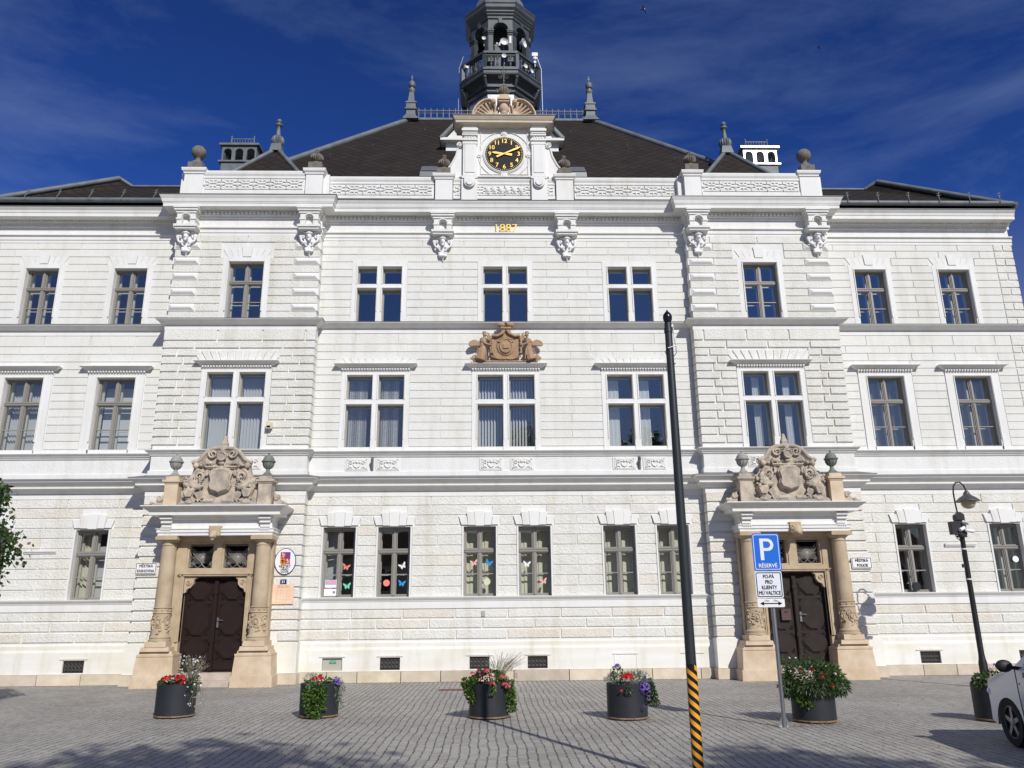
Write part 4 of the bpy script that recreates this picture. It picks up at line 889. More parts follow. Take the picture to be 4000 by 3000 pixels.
    for sg in (-1, 1):
        k.spiral((sg*.25, 5.72), .13, 1.7, .032, Y0-.05, 8, -sg, math.pi/2); k.ell((sg*.66,Y0-.06,5.40), .075); k.spiral((sg*.55, 5.13), .17, 1.9, .045, Y0-.06, 8, -sg, math.pi/2 if sg > 0 else math.pi/2)
        k.tube([(sg*.72,Y0-.05,5.15),(sg*.74,Y0-.08,4.98),(sg*.64,Y0-.1,4.86),(sg*.50,Y0-.09,4.84),(sg*.42,Y0-.06,4.9)], [.06,.085,.085,.07,.03], 8)
        for i in range(7): a = i/6; k.ell((sg*(.76-.30*a), Y0-.09-.03*math.sin(a*3), 5.06-.2*a), (.045,.05,.03), 8)
        # basket with fruit
        k.lathe([(.08,4.52),(.10,4.55),(.085,4.60),(.13,4.72),(.16,4.78),(.15,4.80)], (sg*.74, Y0-.06, 0), 16)
        for i in range(16): k.ell((sg*.74+random.uniform(-.15,.15), Y0-.1+random.uniform(-.05,.04), 4.86+random.uniform(-.06,.14)), random.uniform(.035,.055), 8)
        for i in range(5): k.ell((sg*(.86)+random.uniform(-.07,.07), Y0-.05, 5.03+random.uniform(-.05,.06)), random.uniform(.03,.045), 8)
        # books, scrolls, palette
        k.prism([(sg*.58,4.45),(sg*.80,4.60),(sg*.76,4.66),(sg*.54,4.52)], Y0-.14, Y0); k.prism([(sg*.38,4.56),(sg*.50,4.50),(sg*.62,4.68),(sg*.52,4.74)], Y0-.12, Y0)
        k.tube([(sg*.10,Y0-.13,4.50),(sg*.36,Y0-.13,4.50)], .045, 10); k.ell((sg*.72,Y0-.09,4.46), (.14,.08,.06)); k.ell((sg*.92,Y0-.05,4.45), (.08,.07,.05))
        k.tube([(sg*.44,Y0-.06,5.42),(sg*.3,Y0-.09,5.5),(sg*.2,Y0-.09,5.44)], [.02,.045,.03]); k.ell((sg*.52,Y0-.06,5.42), (.06,.05,.045)); k.ell((sg*.38,Y0-.07,5.50), (.06,.05,.05))
        k.box(sg*.36-.03, sg*.36+.03, Y0-.08, Y0, 5.14, 5.30)
    k.ell((0,Y0-.08,5.64), (.12,.07,.13)); k.tube([(.105*math.cos(t), Y0-.15, 5.64+.105*math.sin(t)) for t in [i*math.pi/8 for i in range(17)]], .016, 6); k.ell((0,Y0-.07,5.8), (.05,.05,.07)); k.ell((0,Y0-.08,5.47), (.08,.06,.05))
    k.box(-.42, .42, Y0-.09, Y0, 5.36, 5.40); k.box(-.38, .38, Y0-.06, Y0, 5.33, 5.37)
    sh = [(0,4.66),(.10,4.71),(.24,4.75),(.29,4.86),(.25,5.0),(.30,5.18),(.24,5.27),(.12,5.31),(0,5.32)]; SH = sh+[(-x, z) for x, z in reversed(sh[1:-1])]
    SH = [(x*.84, (z-5.0)*.88+5.02) for x, z in SH]
    k.prism([(x*1.22, (z-5.0)*1.14+5.0) for x, z in SH], Y0-.10, Y0); k.prism(SH, Y0-.15, Y0)
    k.tube([(x, Y0-.14, z) for x, z in SH+[SH[0]]], .022, 6)
    for sg in (-1, 1): k.prism([(sg*1.40,4.38),(sg*1.75,4.38),(sg*1.74,4.44),(sg*1.6,4.50),(sg*1.48,4.62),(sg*1.40,4.68)], Y0-.04, Y0+.14); k.spiral((sg*1.49, 4.57), .085, 1.5, .025, Y0-.06, 6, sg); k.spiral((sg*1.69, 4.45), .045, 1.2, .018, Y0-.06, 6, -sg)
    k.box(-.08, .08, Y0+.0, Y0+.14, 5.88, 6.0); k.add([(-.075,Y0,6.02),(.075,Y0,6.02),(.075,Y0+.14,6.02),(-.075,Y0+.14,6.02),(-.03,Y0+.04,6.22),(.03,Y0+.04,6.22),(.03,Y0+.1,6.22),(-.03,Y0+.1,6.22)], [(3,2,1,0),(4,5,6,7),(0,1,5,4),(1,2,6,5),(2,3,7,6),(3,0,4,7)]); k.box(-.085,.085,Y0-.01,Y0+.15,5.98,6.03)
    for sg in (-1, 1):
        for i in range(12): a = 2*math.pi*i/12; k.tube([(sg*.74+.10*math.cos(a)*0+.012*i*sg-.07*sg, Y0-.20, 4.58), (sg*.74+(-.13+.024*i)*sg, Y0-.21, 4.76)], .009, 5)
        for i in range(9):     # ribs of the volutes
            a = R(200-22*i); k.tube([(sg*(.60+.10*math.cos(a)), Y0-.15, 4.97+.10*math.sin(a)), (sg*(.60+.19*math.cos(a)), Y0-.13, 4.97+.15*math.sin(a))], .014, 5)
        for i in range(6): k.tube([(sg*(.12+.06*i), Y0-.09, 5.42+.02*math.sin(i*2)), (sg*(.15+.06*i), Y0-.13, 5.47), (sg*(.19+.06*i), Y0-.09, 5.43)], .014, 5)
        for i in range(5): k.tube([(sg*(.30+.09*i), Y0-.12, 4.44+.03*(i % 2)), (sg*(.36+.09*i), Y0-.16, 4.50+.02*(i % 3)), (sg*(.42+.09*i), Y0-.12, 4.45)], .018, 5)
        k.tube([(sg*.44,Y0-.05,5.30),(sg*.46,Y0-.09,5.22),(sg*.44,Y0-.05,5.12)], .02, 5); k.tube([(sg*.50,Y0-.05,4.78),(sg*.42,Y0-.1,4.66),(sg*.46,Y0-.06,4.56)], .022, 5)
    for i in range(9): a = R(20+17.5*i); k.tube([(.11*math.cos(a), Y0-.10, 5.66+.12*math.sin(a)), (.17*math.cos(a), Y0-.10, 5.67+.19*math.sin(a))], .014, 5)
    k.build('carved_crest', CREST, o, remesh=.0125)
    for sg in (-1, 1):
        p = MB(); x = sg*1.19; y = Y0+.0
        p.box(x-.17, x+.17, y-.17, y+.17, 4.36, 4.93); p.box(x-.19, x+.19, y-.19, y+.19, 4.93, 4.97); p.box(x-.225, x+.225, y-.225, y+.225, 4.97, 5.03); p.box(x-.16, x+.16, y-.16, y+.16, 5.03, 5.12)
        po = p.build('urn_pedestal', CREST if sg*side < 0 else PED, o); urn_ball(URNG if (sg < 0) else COPP, po, x, y, 5.12)
    b = MB(); b.box(-1.0, 1.0, Y0-.12, Y0+.14, 4.37, 4.45); b.build('crest_base', URNG, o)
    # door leaves
    DM = DOORL if side < 0 else DOORR
    d = MB(); y = -.40
    d.box(-.80, .80, y, y+.06, .32, 2.66)
    for sg in (-1, 1):
        for za, zb in ((.62, 1.12), (1.18, 1.98), (2.04, 2.56)):
            xa, xb = .10, .72; c_ = .19
            def octo(i, y0, y1):
                xs0, xs1, z0, z1 = sg*(xa+i), sg*(xb-i), za+i, zb-i; q = c_; 
                x0, x1 = min(xs0, xs1), max(xs0, xs1)
                d.prism([(x0+q,z0),(x1-q,z0),(x1,z0+q),(x1,z1-q),(x1-q,z1),(x0+q,z1),(x0,z1-q),(x0,z0+q)], y0, y1)
            octo(.0, y-.022, y); octo(.03, y-.05, y); octo(.07, y-.028, y-.0) 
            # raised ring
            X0, X1 = min(sg*xa, sg*xb), max(sg*xa, sg*xb)
            for px, pz, sx2, sz2 in ((X0, za, 1, 1), (X1, za, -1, 1), (X0, zb, 1, -1), (X1, zb, -1, -1)):
                for f in range(4): d.tube([(px+sx2*.012, y-.012, pz+sz2*.012), (px+sx2*(.12-.03*f), y-.012, pz+sz2*(.03+.03*f))], .008, 5)
        d.box(sg*.41-.33, sg*.41+.33, y-.03, y, .38, .56); d.box(min(sg*.76, sg*.80), max(sg*.76, sg*.80), y-.03, y, .32, 2.6)
    d.box(-.05, .05, y-.07, y, .34, 2.56); d.box(-.035, .035, y-.09, y-.07, .6, 2.45); d.box(-.06, .06, y-.10, y, 1.02, 1.12); d.box(-.06, .06, y-.10, y, 2.2, 2.28)
    do = d.build('door', DM, o)
    h = MB(); h.tube([(.10,y-.05,1.56),(.10,y-.10,1.56),(.24,y-.10,1.555)], .012, 8); h.box(.075, .125, y-.055, y-.03, 1.38, 1.62); h.build('handle', STEEL, do)
    return o
portal(-1); portal(1)

# ------------------------------------------------------------------ coat of arms over the middle window
cb = MB(); Y0 = -.16
sh = [(0,8.50),(.12,8.53),(.34,8.64),(.40,8.8),(.42,9.08),(.38,9.28),(.20,9.30),(.0,9.40)]; SH = sh+[(-x, z) for x, z in reversed(sh[1:-1])]
cb.prism(SH, Y0-.03, Y0+.10); cb.ell((0,Y0-.04,8.93), (.27,.06,.29), 16)
cb.prism([(-.08,8.84),(.08,8.84),(.08,8.98),(-.08,8.98)], Y0-.125, Y0-.06); cb.tube([(.17*math.cos(t), Y0-.105, 8.92+.2*math.sin(t)) for t in [i*math.pi/10 for i in range(21)]], .012, 6)
for sg in (-1, 1):
    cb.tube([(sg*.03,Y0-.06,9.42),(sg*.10,Y0-.09,9.30),(sg*.24,Y0-.09,9.22),(sg*.40,Y0-.07,9.24)], [.05,.05,.04,.05], 8)
    cb.tube([(sg*.05,Y0-.10,9.40),(sg*.14,Y0-.12,9.27),(sg*.28,Y0-.11,9.20)], .02, 6)
    for i in range(9): a = i/8; cb.ell((sg*(.40-.36*a), Y0-.06, 8.62-.08*math.sin(a*2)-.0), (.035,.04,.03), 8)
    cb.tube([(sg*.42,Y0-.06,9.2),(sg*.44,Y0-.07,8.95),(sg*.42,Y0-.06,8.7)], [.04,.03,.04], 8)
    # winged figure
    cb.ell((sg*.60,Y0-.05,9.27), (.055,.06,.07)); cb.ell((sg*.605,Y0-.04,9.33), (.065,.06,.05)); cb.tube([(sg*.60,Y0-.04,9.22),(sg*.62,Y0-.05,9.14)], .035, 8)
    cb.ell((sg*.64,Y0-.05,9.07), (.10,.08,.10)); cb.ell((sg*.645,Y0-.05,8.95), (.085,.075,.10)); cb.tube([(sg*.66,Y0-.08,9.12),(sg*.60,Y0-.13,8.99),(sg*.46,Y0-.13,8.94)], [.042,.036,.026], 8); cb.ell((sg*.43,Y0-.12,8.94), (.035,.03,.02))
    cb.tube([(sg*.65,Y0-.05,8.90),(sg*.66,Y0-.05,8.72),(sg*.72,Y0-.04,8.52)], [.085,.12,.16], 10)
    for i in range(6): cb.tube([(sg*(.57+.04*i),Y0-.12,8.85),(sg*(.54+.07*i),Y0-.15,8.52)], .016, 6)
    for i in range(7):      # feathers
        a = i/6; an = R(62-58*a); l = .20+.14*math.sin(a*2.2)
        cb.tube([(sg*(.70+.03*a),Y0-.01,9.02-.05*a),(sg*(.72+l*math.cos(R(30)-a*.9)), Y0-.02-.01*i, 9.02+l*.55*math.sin(R(35)-a*1.5)+.04)], [.04,.022], 6)
    cb.ell((sg*.76,Y0-.02,9.02), (.11,.04,.07)); cb.spiral((sg*.90, 8.60), .085, 1.5, .028, Y0-.03, 8, -sg, 0 if sg > 0 else math.pi); cb.tube([(sg*.9,Y0-.02,8.52),(sg*.7,Y0-.02,8.50)], .03, 6)
    cb.prism([(sg*.40,9.2),(sg*.52,9.36),(sg*.5,9.22),(sg*.56,9.30),(sg*.50,9.1),(sg*.42,9.05)], Y0-.08, Y0+.02)
    cb.ell((sg*.125,Y0-.08,9.55), (.11,.09,.075), 14); [cb.ell((sg*(.20+.035*math.cos(a)), Y0-.10+0*a, 9.545+.075*math.sin(a)), .016, 6) for a in [-1.2,-.6,0,.6,1.2]]
cb.tube([(-.15,Y0-.09,9.455),(-.05,Y0-.12,9.445),(.05,Y0-.12,9.445),(.15,Y0-.09,9.455)], .035, 8); cb.ell((0,Y0-.08,9.62), (.022,.05,.03), 8); cb.box(-.9, .9, Y0-.05, Y0+.1, 8.46, 8.505)
for sg in (-1, 1):
    for i in range(10): cb.tube([(sg*(.60+.02*(i % 4)), Y0-.13, 8.80-.03*i), (sg*(.66+.02*(i % 3)), Y0-.16, 8.76-.03*i)], .012, 5)
    for i in range(7): cb.ell((sg*(.40+.012*(i % 2)), Y0-.10, 8.72+.07*i), (.02,.03,.025), 6)
    cb.tube([(sg*.22,Y0-.10,9.12),(sg*.10,Y0-.12,9.16),(sg*.02,Y0-.11,9.22)], .012, 5); cb.box(min(sg*.12, sg*.22), max(sg*.12, sg*.22), Y0-.112, Y0-.06, 9.03, 9.08)
cb.build('coat_of_arms', TERR, HALL, remesh=.009)

# ------------------------------------------------------------------ clock gable
gb = MB()
out = [(2.08,14.42)]
for i in range(9): a = math.pi/2*i/8; out.append((2.08-.78*math.sin(a), 14.44+ .98*(1-math.cos(a)))) 
out = [(2.1,14.40),(1.98,14.46),(1.80,14.60),(1.62,14.85),(1.48,15.15),(1.42,15.42)]
prof = [(x, z) for x, z in out]+[(1.42,15.52),(1.27,15.56),(1.27,16.1)]
gb.prism(prof+[(-x, z) for x, z in reversed(prof)], -.02, .30)
for sg in (-1, 1):
    gb.tube([(sg*x, -.03, z) for x, z in out], .03, 8); gb.lathe([(.09,-.08),(.09,.05)], (sg*1.37, 0, 15.52), 16, 'y'); gb.spiral((sg*1.37, 15.52), .065, 1.3, .018, -.09, 6, sg)
    a, b_ = sorted((sg*.84, sg*1.26)); gb.box(a, b_, -.14, .1, 14.40, 15.55); gb.box(a+.06, b_-.06, -.16, 0, 14.52, 15.48)
    gb.box(a-.02, b_+.02, -.16, .1, 15.50, 15.56); gb.box(a+.0, b_-.0, -.14, .1, 15.56, 15.62); gb.box(a-.03, b_+.03, -.18, .1, 15.62, 15.68); gb.box(a+.02, b_-.02, -.13, .1, 15.68, 15.80); gb.box(a-.03, b_+.03, -.18, .1, 15.80, 15.86); gb.box(a-.01, b_+.01, -.2, .1, 15.86, 15.92); gb.box(a-.04, b_+.04, -.24, .1, 15.92, 16.0); gb.box(a+.0, b_-.0, -.18, .1, 16.0, 16.14)
    for i in range(4): gb.box(a+.06+i*.085, a+.10+i*.085, -.16, 0, 15.72, 15.76)
    a, b_ = sorted((sg*.82, sg*1.30)); gb.box(a, b_, -.13, 0, 13.60, 14.40); gb.lathe([(.17,-.22),(.17,0)], (sg*1.05, 0, 14.17), 24, 'y'); gb.lathe([(.11,-.26),(.11,0)], (sg*1.05, 0, 14.15), 20, 'y'); gb.box(sg*1.05-.168, sg*1.05+.168, -.21, 0, 14.18, 14.33); gb.box(sg*1.05-.24, sg*1.05+.24, -.16, 0, 14.32, 14.38)
gb.box(-1.36, 1.36, -.12, .0, 14.385, 14.42)
for x in (-.72, .72): gb.tube([(x,-.04,14.55),(x,-.04,15.95)], .012, 6)
for z in (14.52, 15.97): gb.tube([(-.74,-.04,z),(.74,-.04,z)], .012, 6)
for i in range(6):
    x = -.5+i*.2; gb.box(x-.07, x+.07, -.05, 0, 13.86, 14.1); gb.ell((x,-.06,13.98), (.06,.03,.09), 8)
for rr, ww, yy in ((.605,.025,-.05), (.64,.015,-.04), (.80,.014,-.035)):
    gb.tube([(rr*math.cos(t), yy, 15.20+rr*math.sin(t)) for t in [i*2*math.pi/48 for i in range(49)]], ww, 6, close=False)
for x, z in ((0,15.96),(0,14.5),(-.76,15.2),(.76,15.2)): gb.lathe([(.10,-.055),(.10,0)], (x,0,z), 20, 'y'); gb.lathe([(.055,-.075),(.055,0)], (x,0,z), 14, 'y')
GB = gb.build('clock_gable', W, HALL)
gc_ = MB(); P = [(-1.30,.4),(-1.30,-.12),(1.30,-.12),(1.30,.4)]
gc_.sweep(P, [(-.1,16.10),(0,16.12),(.03,16.14),(.16,16.15),(.19,16.16),(.19,16.23),(.21,16.24),(.26,16.32),(.27,16.36),(-.1,16.40)])
gc_.build('gable_cornice', mat('cream_stone', (.60,.53,.42), .85, var=(.52,.45,.34), vscale=4), HALL)
gf = MB(); gf.sweep(P, [(.26,16.362),(.29,16.355),(.29,16.37),(-.2,16.42),(-.2,16.36)]); gf.build('gable_flashing', FLASH, HALL)
shl = MB(); Y0 = -.14
for sg in (-1, 1):
    ar = [(.98,16.42),(.96,16.62),(.88,16.80),(.76,16.95),(.62,17.05),(.47,17.08),(.34,17.04)]
    shl.prism([(sg*x, z) for x, z in ar]+[(sg*.24,16.95),(sg*.22,16.7),(sg*.2,16.42)], Y0+.10, Y0+.22)
    shl.tube([(sg*x, Y0-.04, z) for x, z in ar], .035, 8); shl.tube([(sg*x*.97, Y0+.04, z-.03) for x, z in ar], .04, 8)
    for i in range(9):
        a = R(8+i*13); e = (sg*(.27+ .62*math.cos(a)*1.0), Y0+.02, 16.45+.58*math.sin(a)); m_ = (sg*(.27+.3*math.cos(a)), Y0+.10, 16.45+.3*math.sin(a)); shl.tube([(sg*.27, Y0+.02, 16.46), m_, e], [.02,.03,.04], 6)
    shl.lathe([(.075,Y0-.12),(.075,Y0+.1)], (sg*.33, 0, 16.98), 18, 'y'); shl.lathe([(.035,Y0-.14),(.035,Y0+.1)], (sg*.33, 0, 16.98), 12, 'y'); shl.tube([(sg*.3,Y0-.02,16.95),(sg*.26,Y0-.02,16.75),(sg*.3,Y0,16.6)], [.03,.03,.02]); shl.ell((sg*.3,Y0-.04,16.50), (.09,.08,.07)); 
shl.build('shell_pediment', SHEL, HALL, remesh=.014)
pdm = MB(); pdm.box(-.17, .17, Y0-.12, Y0+.2, 16.40, 16.50); pdm.lathe([(.10,16.5),(.13,16.55),(.10,16.6),(.15,16.68),(.16,16.78),(.11,16.88),(.13,16.92)], (0,Y0,0), 20); pdm.box(-.17,.17,Y0-.16,Y0+.16,16.92,16.98); pdm.box(-.21,.21,Y0-.2,Y0+.2,16.98,17.06); pdm.box(-.15,.15,Y0-.15,Y0+.15,17.06,17.18)
PDM = pdm.build('gable_pedestal', SHEL, HALL, smooth=35)
gu = MB(); gu.lathe([(.0,17.18),(.12,17.18),(.12,17.22),(.05,17.25),(.06,17.27),(.14,17.33),(.17,17.42),(.14,17.48),(.09,17.51),(.11,17.54),(.07,17.60),(.03,17.66),(0,17.68)], (0,Y0,0), 24, flute=.18, nf=12)
for sg in (-1, 1): gu.tube([(sg*.13,Y0,17.45),(sg*.22,Y0,17.47),(sg*.21,Y0,17.38),(sg*.13,Y0,17.32)], .018, 6)
gu.build('gable_urn', URN, PDM, smooth=50)
fi = MB(); fi.tube([(0,Y0,17.66),(0,Y0,18.35)], [.02,.012], 8); fi.ell((0,Y0,17.78), (.03,.03,.06))
for sg in (-1, 1): fi.spiral((sg*.10, 17.93), .075, 1.5, .010, Y0, 5, sg, math.pi if sg > 0 else 0); fi.tube([(0,Y0,17.85),(sg*.04,Y0,18.02),(sg*.08,Y0,18.16),(sg*.16,Y0,18.18)], .010, 5); fi.ell((sg*.12,Y0,18.2), .022, 6)
fi.build('iron_finial', IRON, PDM)
# clock
ck = MB(); ck.lathe([(.58,0),(.58,.05)], (0,-.065,15.20), 64, 'y'); CK = ck.build('clock', mat('dull_black_dial', (.010,.010,.012), .55, spec=.2), HALL)
for i in range(12):
    a = R(90-30*(i+1)); n = str(i+1); text(n, .20, GOLD, CK, (.445*math.cos(a), -.072, 15.20+.445*math.sin(a)), name='numeral', ext=.006, xs=.95, bold=.003)
dt = MB()
for i in range(60): a = R(6*i); dt.lathe([(.011,-.012),(.011,0)], (.548*math.cos(a), -.064, 15.20+.548*math.sin(a)), 8, 'y')
dt.build('minute_dots', GOLD, CK)
def hand(ang, l, tail, w, y):
    b = MB(); d = Vector((math.cos(ang), math.sin(ang))); q = Vector((-d.y, d.x)); c = Vector((0, 15.20))
    pts = [c-d*tail+q*w*1.1, c-d*tail-q*w*1.1, c+d*l*.0-q*w*.6, c+d*(l*.75)-q*w, c+d*l, c+d*(l*.75)+q*w, c+q*w*.6]
    b.prism([(p.x, p.y) for p in pts], y, y+.015); return b.build('clock_hand', GOLD, CK)
hand(R(25), .58, .26, .030, -.11); hand(R(172), .40, .24, .036, -.095)

# ------------------------------------------------------------------ urns on the parapet
def vase_urn(x, y):
    b = MB(); b.box(-.20, .20, -.20, .20, 14.47, 14.70); b.lathe([(.17,14.70),(.17,14.73),(.12,14.77),(.07,14.80)], (0,0,0), 24); o = b.build('vase_urn', URN, HALL, loc=(x, y, 0))
    c = MB(); c.lathe([(.06,14.79),(.07,14.81),(.14,14.85),(.195,14.92),(.20,14.97),(.17,15.02),(.10,15.06),(.07,15.08),(.09,15.10),(.05,15.13),(.045,15.17),(.06,15.19),(.06,15.22),(.03,15.24),(0,15.25)], (0,0,0), 36, flute=.22, nf=18); c.build('gadrooned_bowl', URN, o, smooth=60); return o
v0 = vase_urn(-5.67, YP+.1)
for x, y in ((5.67, YP+.1), (-1.84, .08), (1.84, .08)): copy_tree(v0, HALL, (x, y, 0))
def ball_top(x):
    b = MB(); b.box(-.21, .21, -.21, .21, 14.47, 14.68); b.lathe([(.21,14.68),(.20,14.72),(.13,14.78),(.08,14.83),(.075,14.88),(.095,14.92),(.15,14.95),(.20,15.02),(.215,15.10),(.20,15.19),(.14,15.27),(.05,15.305),(0,15.31)], (0,0,0), 28); b.build('ball_urn', URN, HALL, loc=(x, YP+.1, 0), smooth=50)
ball_top(-9.22); ball_top(9.22)

# ------------------------------------------------------------------ roofs
rf = MB()
def roof(pts, faces): rf.add(pts, faces)
zb, zt = 13.55, 20.55
roof([(-9.75,-.15,zb),(9.75,-.15,zb),(3.62,6,zt),(-3.62,6,zt),(-9.75,14.2,zb),(9.75,14.2,zb),(-3.62,8.2,zt),(3.62,8.2,zt)], [(0,1,2,3),(1,5,7,2),(5,4,6,7),(4,0,3,6),(3,2,7,6)])
for s in (-1, 1):   # pavilion pyramids
    c = s*7.45; roof([(c-1.85,-.12,13.75),(c+1.85,-.12,13.75),(c,1.65,16.42),(c,4.5,16.42),(c-1.85,4.5,13.75),(c+1.85,4.5,13.75)], [(0,1,2),(0,2,3,4),(1,5,3,2)])
    e = s*15.52; k = s*12.9; zr = 15.62
    roof([(s*9.4,-.30,13.34),(e,-.30,13.34),(k,2.55,15.80),(s*9.4,2.75,zr),(k-s*.35,2.75,zr),(s*9.4,5.8,13.34),(e,5.8,13.34),(k-s*.2,2.95,zr+.05)], [(0,1,2,4,3),(1,6,7,2),(3,4,7,6,5)])
rf.build('roof', SLATE, HALL, recalc=False)
rd = MB()
def ridge(a, b, r=.07): rd.tube([a, b], r, 8)
for s in (-1, 1):
    ridge((s*9.75,-.15,zb+.02), (s*3.62,6,zt+.03), .11); c = s*7.45
    ridge((c-1.85,-.12,13.78), (c,1.65,16.45), .075); ridge((c+1.85,-.12,13.78), (c,1.65,16.45), .075); ridge((s*15.52,-.30,13.38), (s*12.9,2.55,15.84), .09); ridge((s*12.9,2.55,15.84),(s*12.55,2.75,15.66),.07); ridge((s*12.55,2.75,15.66),(s*9.4,2.75,15.66),.05)
ridge((-3.7,6,zt+.02), (3.7,6,zt+.02), .07); ridge((-3.7,8.2,zt+.02), (3.7,8.2,zt+.02), .07)
ridge((-2,-.0,14.42), (-XI,0,14.42), .01)
rd.build('ridge_flashing', LEAD, HALL, smooth=50)
for s in (-1, 1):
    a, b_ = (-15.36, -9.98) if s < 0 else (9.98, 15.36)
    gt = MB(); gt.tube([(a,-.33,13.43),(b_,-.33,13.43)], .075, 12); gt.build('gutter', LEAD, HALL, smooth=50)
for s in (-1, 1):
    for i in range(6):
        b = MB(); b.tube([(0,-.42,13.40),(.0,-.43,13.50),(.02,-.38,13.58),(.03,-.36,13.70)], .014, 6); b.tube([(-.03,-.36,13.66),(.09,-.36,13.68)], .012, 6); b.ell((.03,-.36,13.73), .025, 6); b.tube([(-.02,-.36,13.72),(.08,-.36,13.78)], .010, 5)
        b.build('snow_hook', LEAD, HALL, loc=(s*(10.3+i*.93), 0, 0))
# pavilion finials
def pav_finial(x):
    b = MB(); b.add([(-.20,-.2,16.28),(.20,-.2,16.28),(.20,.2,16.28),(-.20,.2,16.28),(-.15,-.15,16.56),(.15,-.15,16.56),(.15,.15,16.56),(-.15,.15,16.56)], [(4,5,6,7),(0,1,5,4),(1,2,6,5),(2,3,7,6),(3,0,4,7)])
    b.lathe([(.13,16.55),(.20,16.66),(.215,16.76),(.18,16.85),(.09,16.91)], (0,0,0), 32, flute=.15, nf=16); b.lathe([(.085,16.90),(.075,17.02),(.05,17.24),(.065,17.26),(.115,17.30),(.115,17.35),(.06,17.38),(.05,17.40),(.085,17.44),(.085,17.50),(.05,17.545),(0,17.55)], (0,0,0), 20)
    return b.build('roof_finial', LEAD, HALL, smooth=45, loc=(x, 1.65, 0))
pf = pav_finial(-7.45); copy_tree(pf, HALL, (7.45, 1.65, 0))
def main_finial(x):
    b = MB(); b.add([(-.32,-.3,20.45),(.32,-.3,20.45),(.32,.3,20.45),(-.32,.3,20.45),(-.18,-.18,20.72),(.18,-.18,20.72),(.18,.18,20.72),(-.18,.18,20.72)], [(4,5,6,7),(0,1,5,4),(1,2,6,5),(2,3,7,6),(3,0,4,7)])
    b.box(-.18,.18,-.18,.18,20.7,20.95); b.box(-.23,.23,-.23,.23,20.93,20.99); b.box(-.19,.19,-.19,.19,20.99,21.22); b.box(-.22,.22,-.22,.22,21.22,21.27); b.box(-.16,.16,-.16,.16,21.27,21.34)
    b.add([(-.13,-.13,21.34),(.13,-.13,21.34),(.13,.13,21.34),(-.13,.13,21.34),(-.085,-.085,21.82),(.085,-.085,21.82),(.085,.085,21.82),(-.085,.085,21.82)], [(4,5,6,7),(0,1,5,4),(1,2,6,5),(2,3,7,6),(3,0,4,7)])
    b.lathe([(.10,21.80),(.12,21.84),(.14,21.92),(.13,21.97),(.08,22.0),(.07,22.06),(.12,22.09),(.145,22.18),(.13,22.28),(.07,22.35),(.03,22.38),(.025,22.42),(0,22.45)], (0,0,0), 20)
    b.box(-.012,.012,-.012,.012,22.4,22.65); b.box(-.05,.05,-.01,.01,22.5,22.53); b.box(-.03,.03,-.01,.01,22.58,22.6)
    return b.build('roof_finial', LEAD, HALL, smooth=40, loc=(x, 6, 0))
mf = main_finial(-3.58); copy_tree(mf, HALL, (3.58, 6, 0))
rl = MB()   # cresting
rl.box(-3.4, 3.4, 5.98, 6.02, 20.98, 21.01); rl.box(-3.4, 3.4, 5.98, 6.02, 20.62, 20.66); rl.box(-3.4, 3.4, 5.985, 6.015, 20.86, 20.875)
for i in range(28):
    x = -3.28+i*.243
    rl.lathe([(.02,20.64),(.035,20.68),(.02,20.74),(.035,20.80),(.018,20.86),(.018,21.0),(.028,21.04),(.01,21.10),(0,21.14)], (x,6,0), 8); rl.tube([(x-.1,6,20.92),(x-.05,6,20.98),(x+.05,6,20.98),(x+.1,6,20.92)], .010, 5)
rl.build('roof_cresting', LEAD, HALL, smooth=50)
def lantern(s):
    x = s*9.55; y0 = 4.1; w = .72
    b = MB(); b.box(-.62, .62, 0, 1.1, 13.8, 17.56); o = b.build('vent_turret', LEAD, HALL, loc=(x, y0, -.10)); 
    b = MB(); m_ = LEAD if s < 0 else SILV
    b.box(-.72, .72, -.06, 1.2, 17.54, 17.60)
    for i in range(3):
        c = -.415+i*.415
        pts = [(c-.2075,17.60),(c-.145,17.60)]+[(c+.145*math.cos(math.pi-math.pi*j/8), 17.97+.145*math.sin(math.pi-math.pi*j/8)) for j in range(9)]+[(c+.145,17.60),(c+.2075,17.60),(c+.2075,18.22),(c-.2075,18.22)]
        b.prism(pts, 0, .1); b.prism(pts, 1.04, 1.14)
    b.box(-.63, -.55, .1, .3, 17.60, 18.22); b.box(.55, .63, .1, .3, 17.60, 18.22); b.box(-.63, -.55, .85, 1.05, 17.60, 18.22); b.box(.55, .63, .85, 1.05, 17.60, 18.22); b.box(-.63,-.55,.3,.85,18.05,18.22); b.box(.55,.63,.3,.85,18.05,18.22)
    b.box(-.72, .72, -.08, 1.22, 18.22, 18.30); b.add([(-.70,-.06,18.30),(.70,-.06,18.30),(.70,1.2,18.30),(-.70,1.2,18.30),(-.42,.25,18.48),(.42,.25,18.48),(.42,.9,18.48),(-.42,.9,18.48)], [(4,5,6,7),(0,1,5,4),(1,2,6,5),(2,3,7,6),(3,0,4,7)])
    b.build('arcade', m_, o)
    r = MB(); r.box(-.42,.42,.25,.27,18.66,18.69); r.box(-.42,.42,.25,.27,18.5,18.52)
    for i in range(9): r.box(-.41+i*.1, -.395+i*.1, .25, .265, 18.48, 18.68)
    for sg in (-1, 1): r.lathe([(.02,18.48),(.03,18.6),(.02,18.68),(.03,18.75),(0,18.82)], (sg*.41,.26,0), 8)
    r.build('railing', LEAD, o)
lantern(-1); lantern(1)
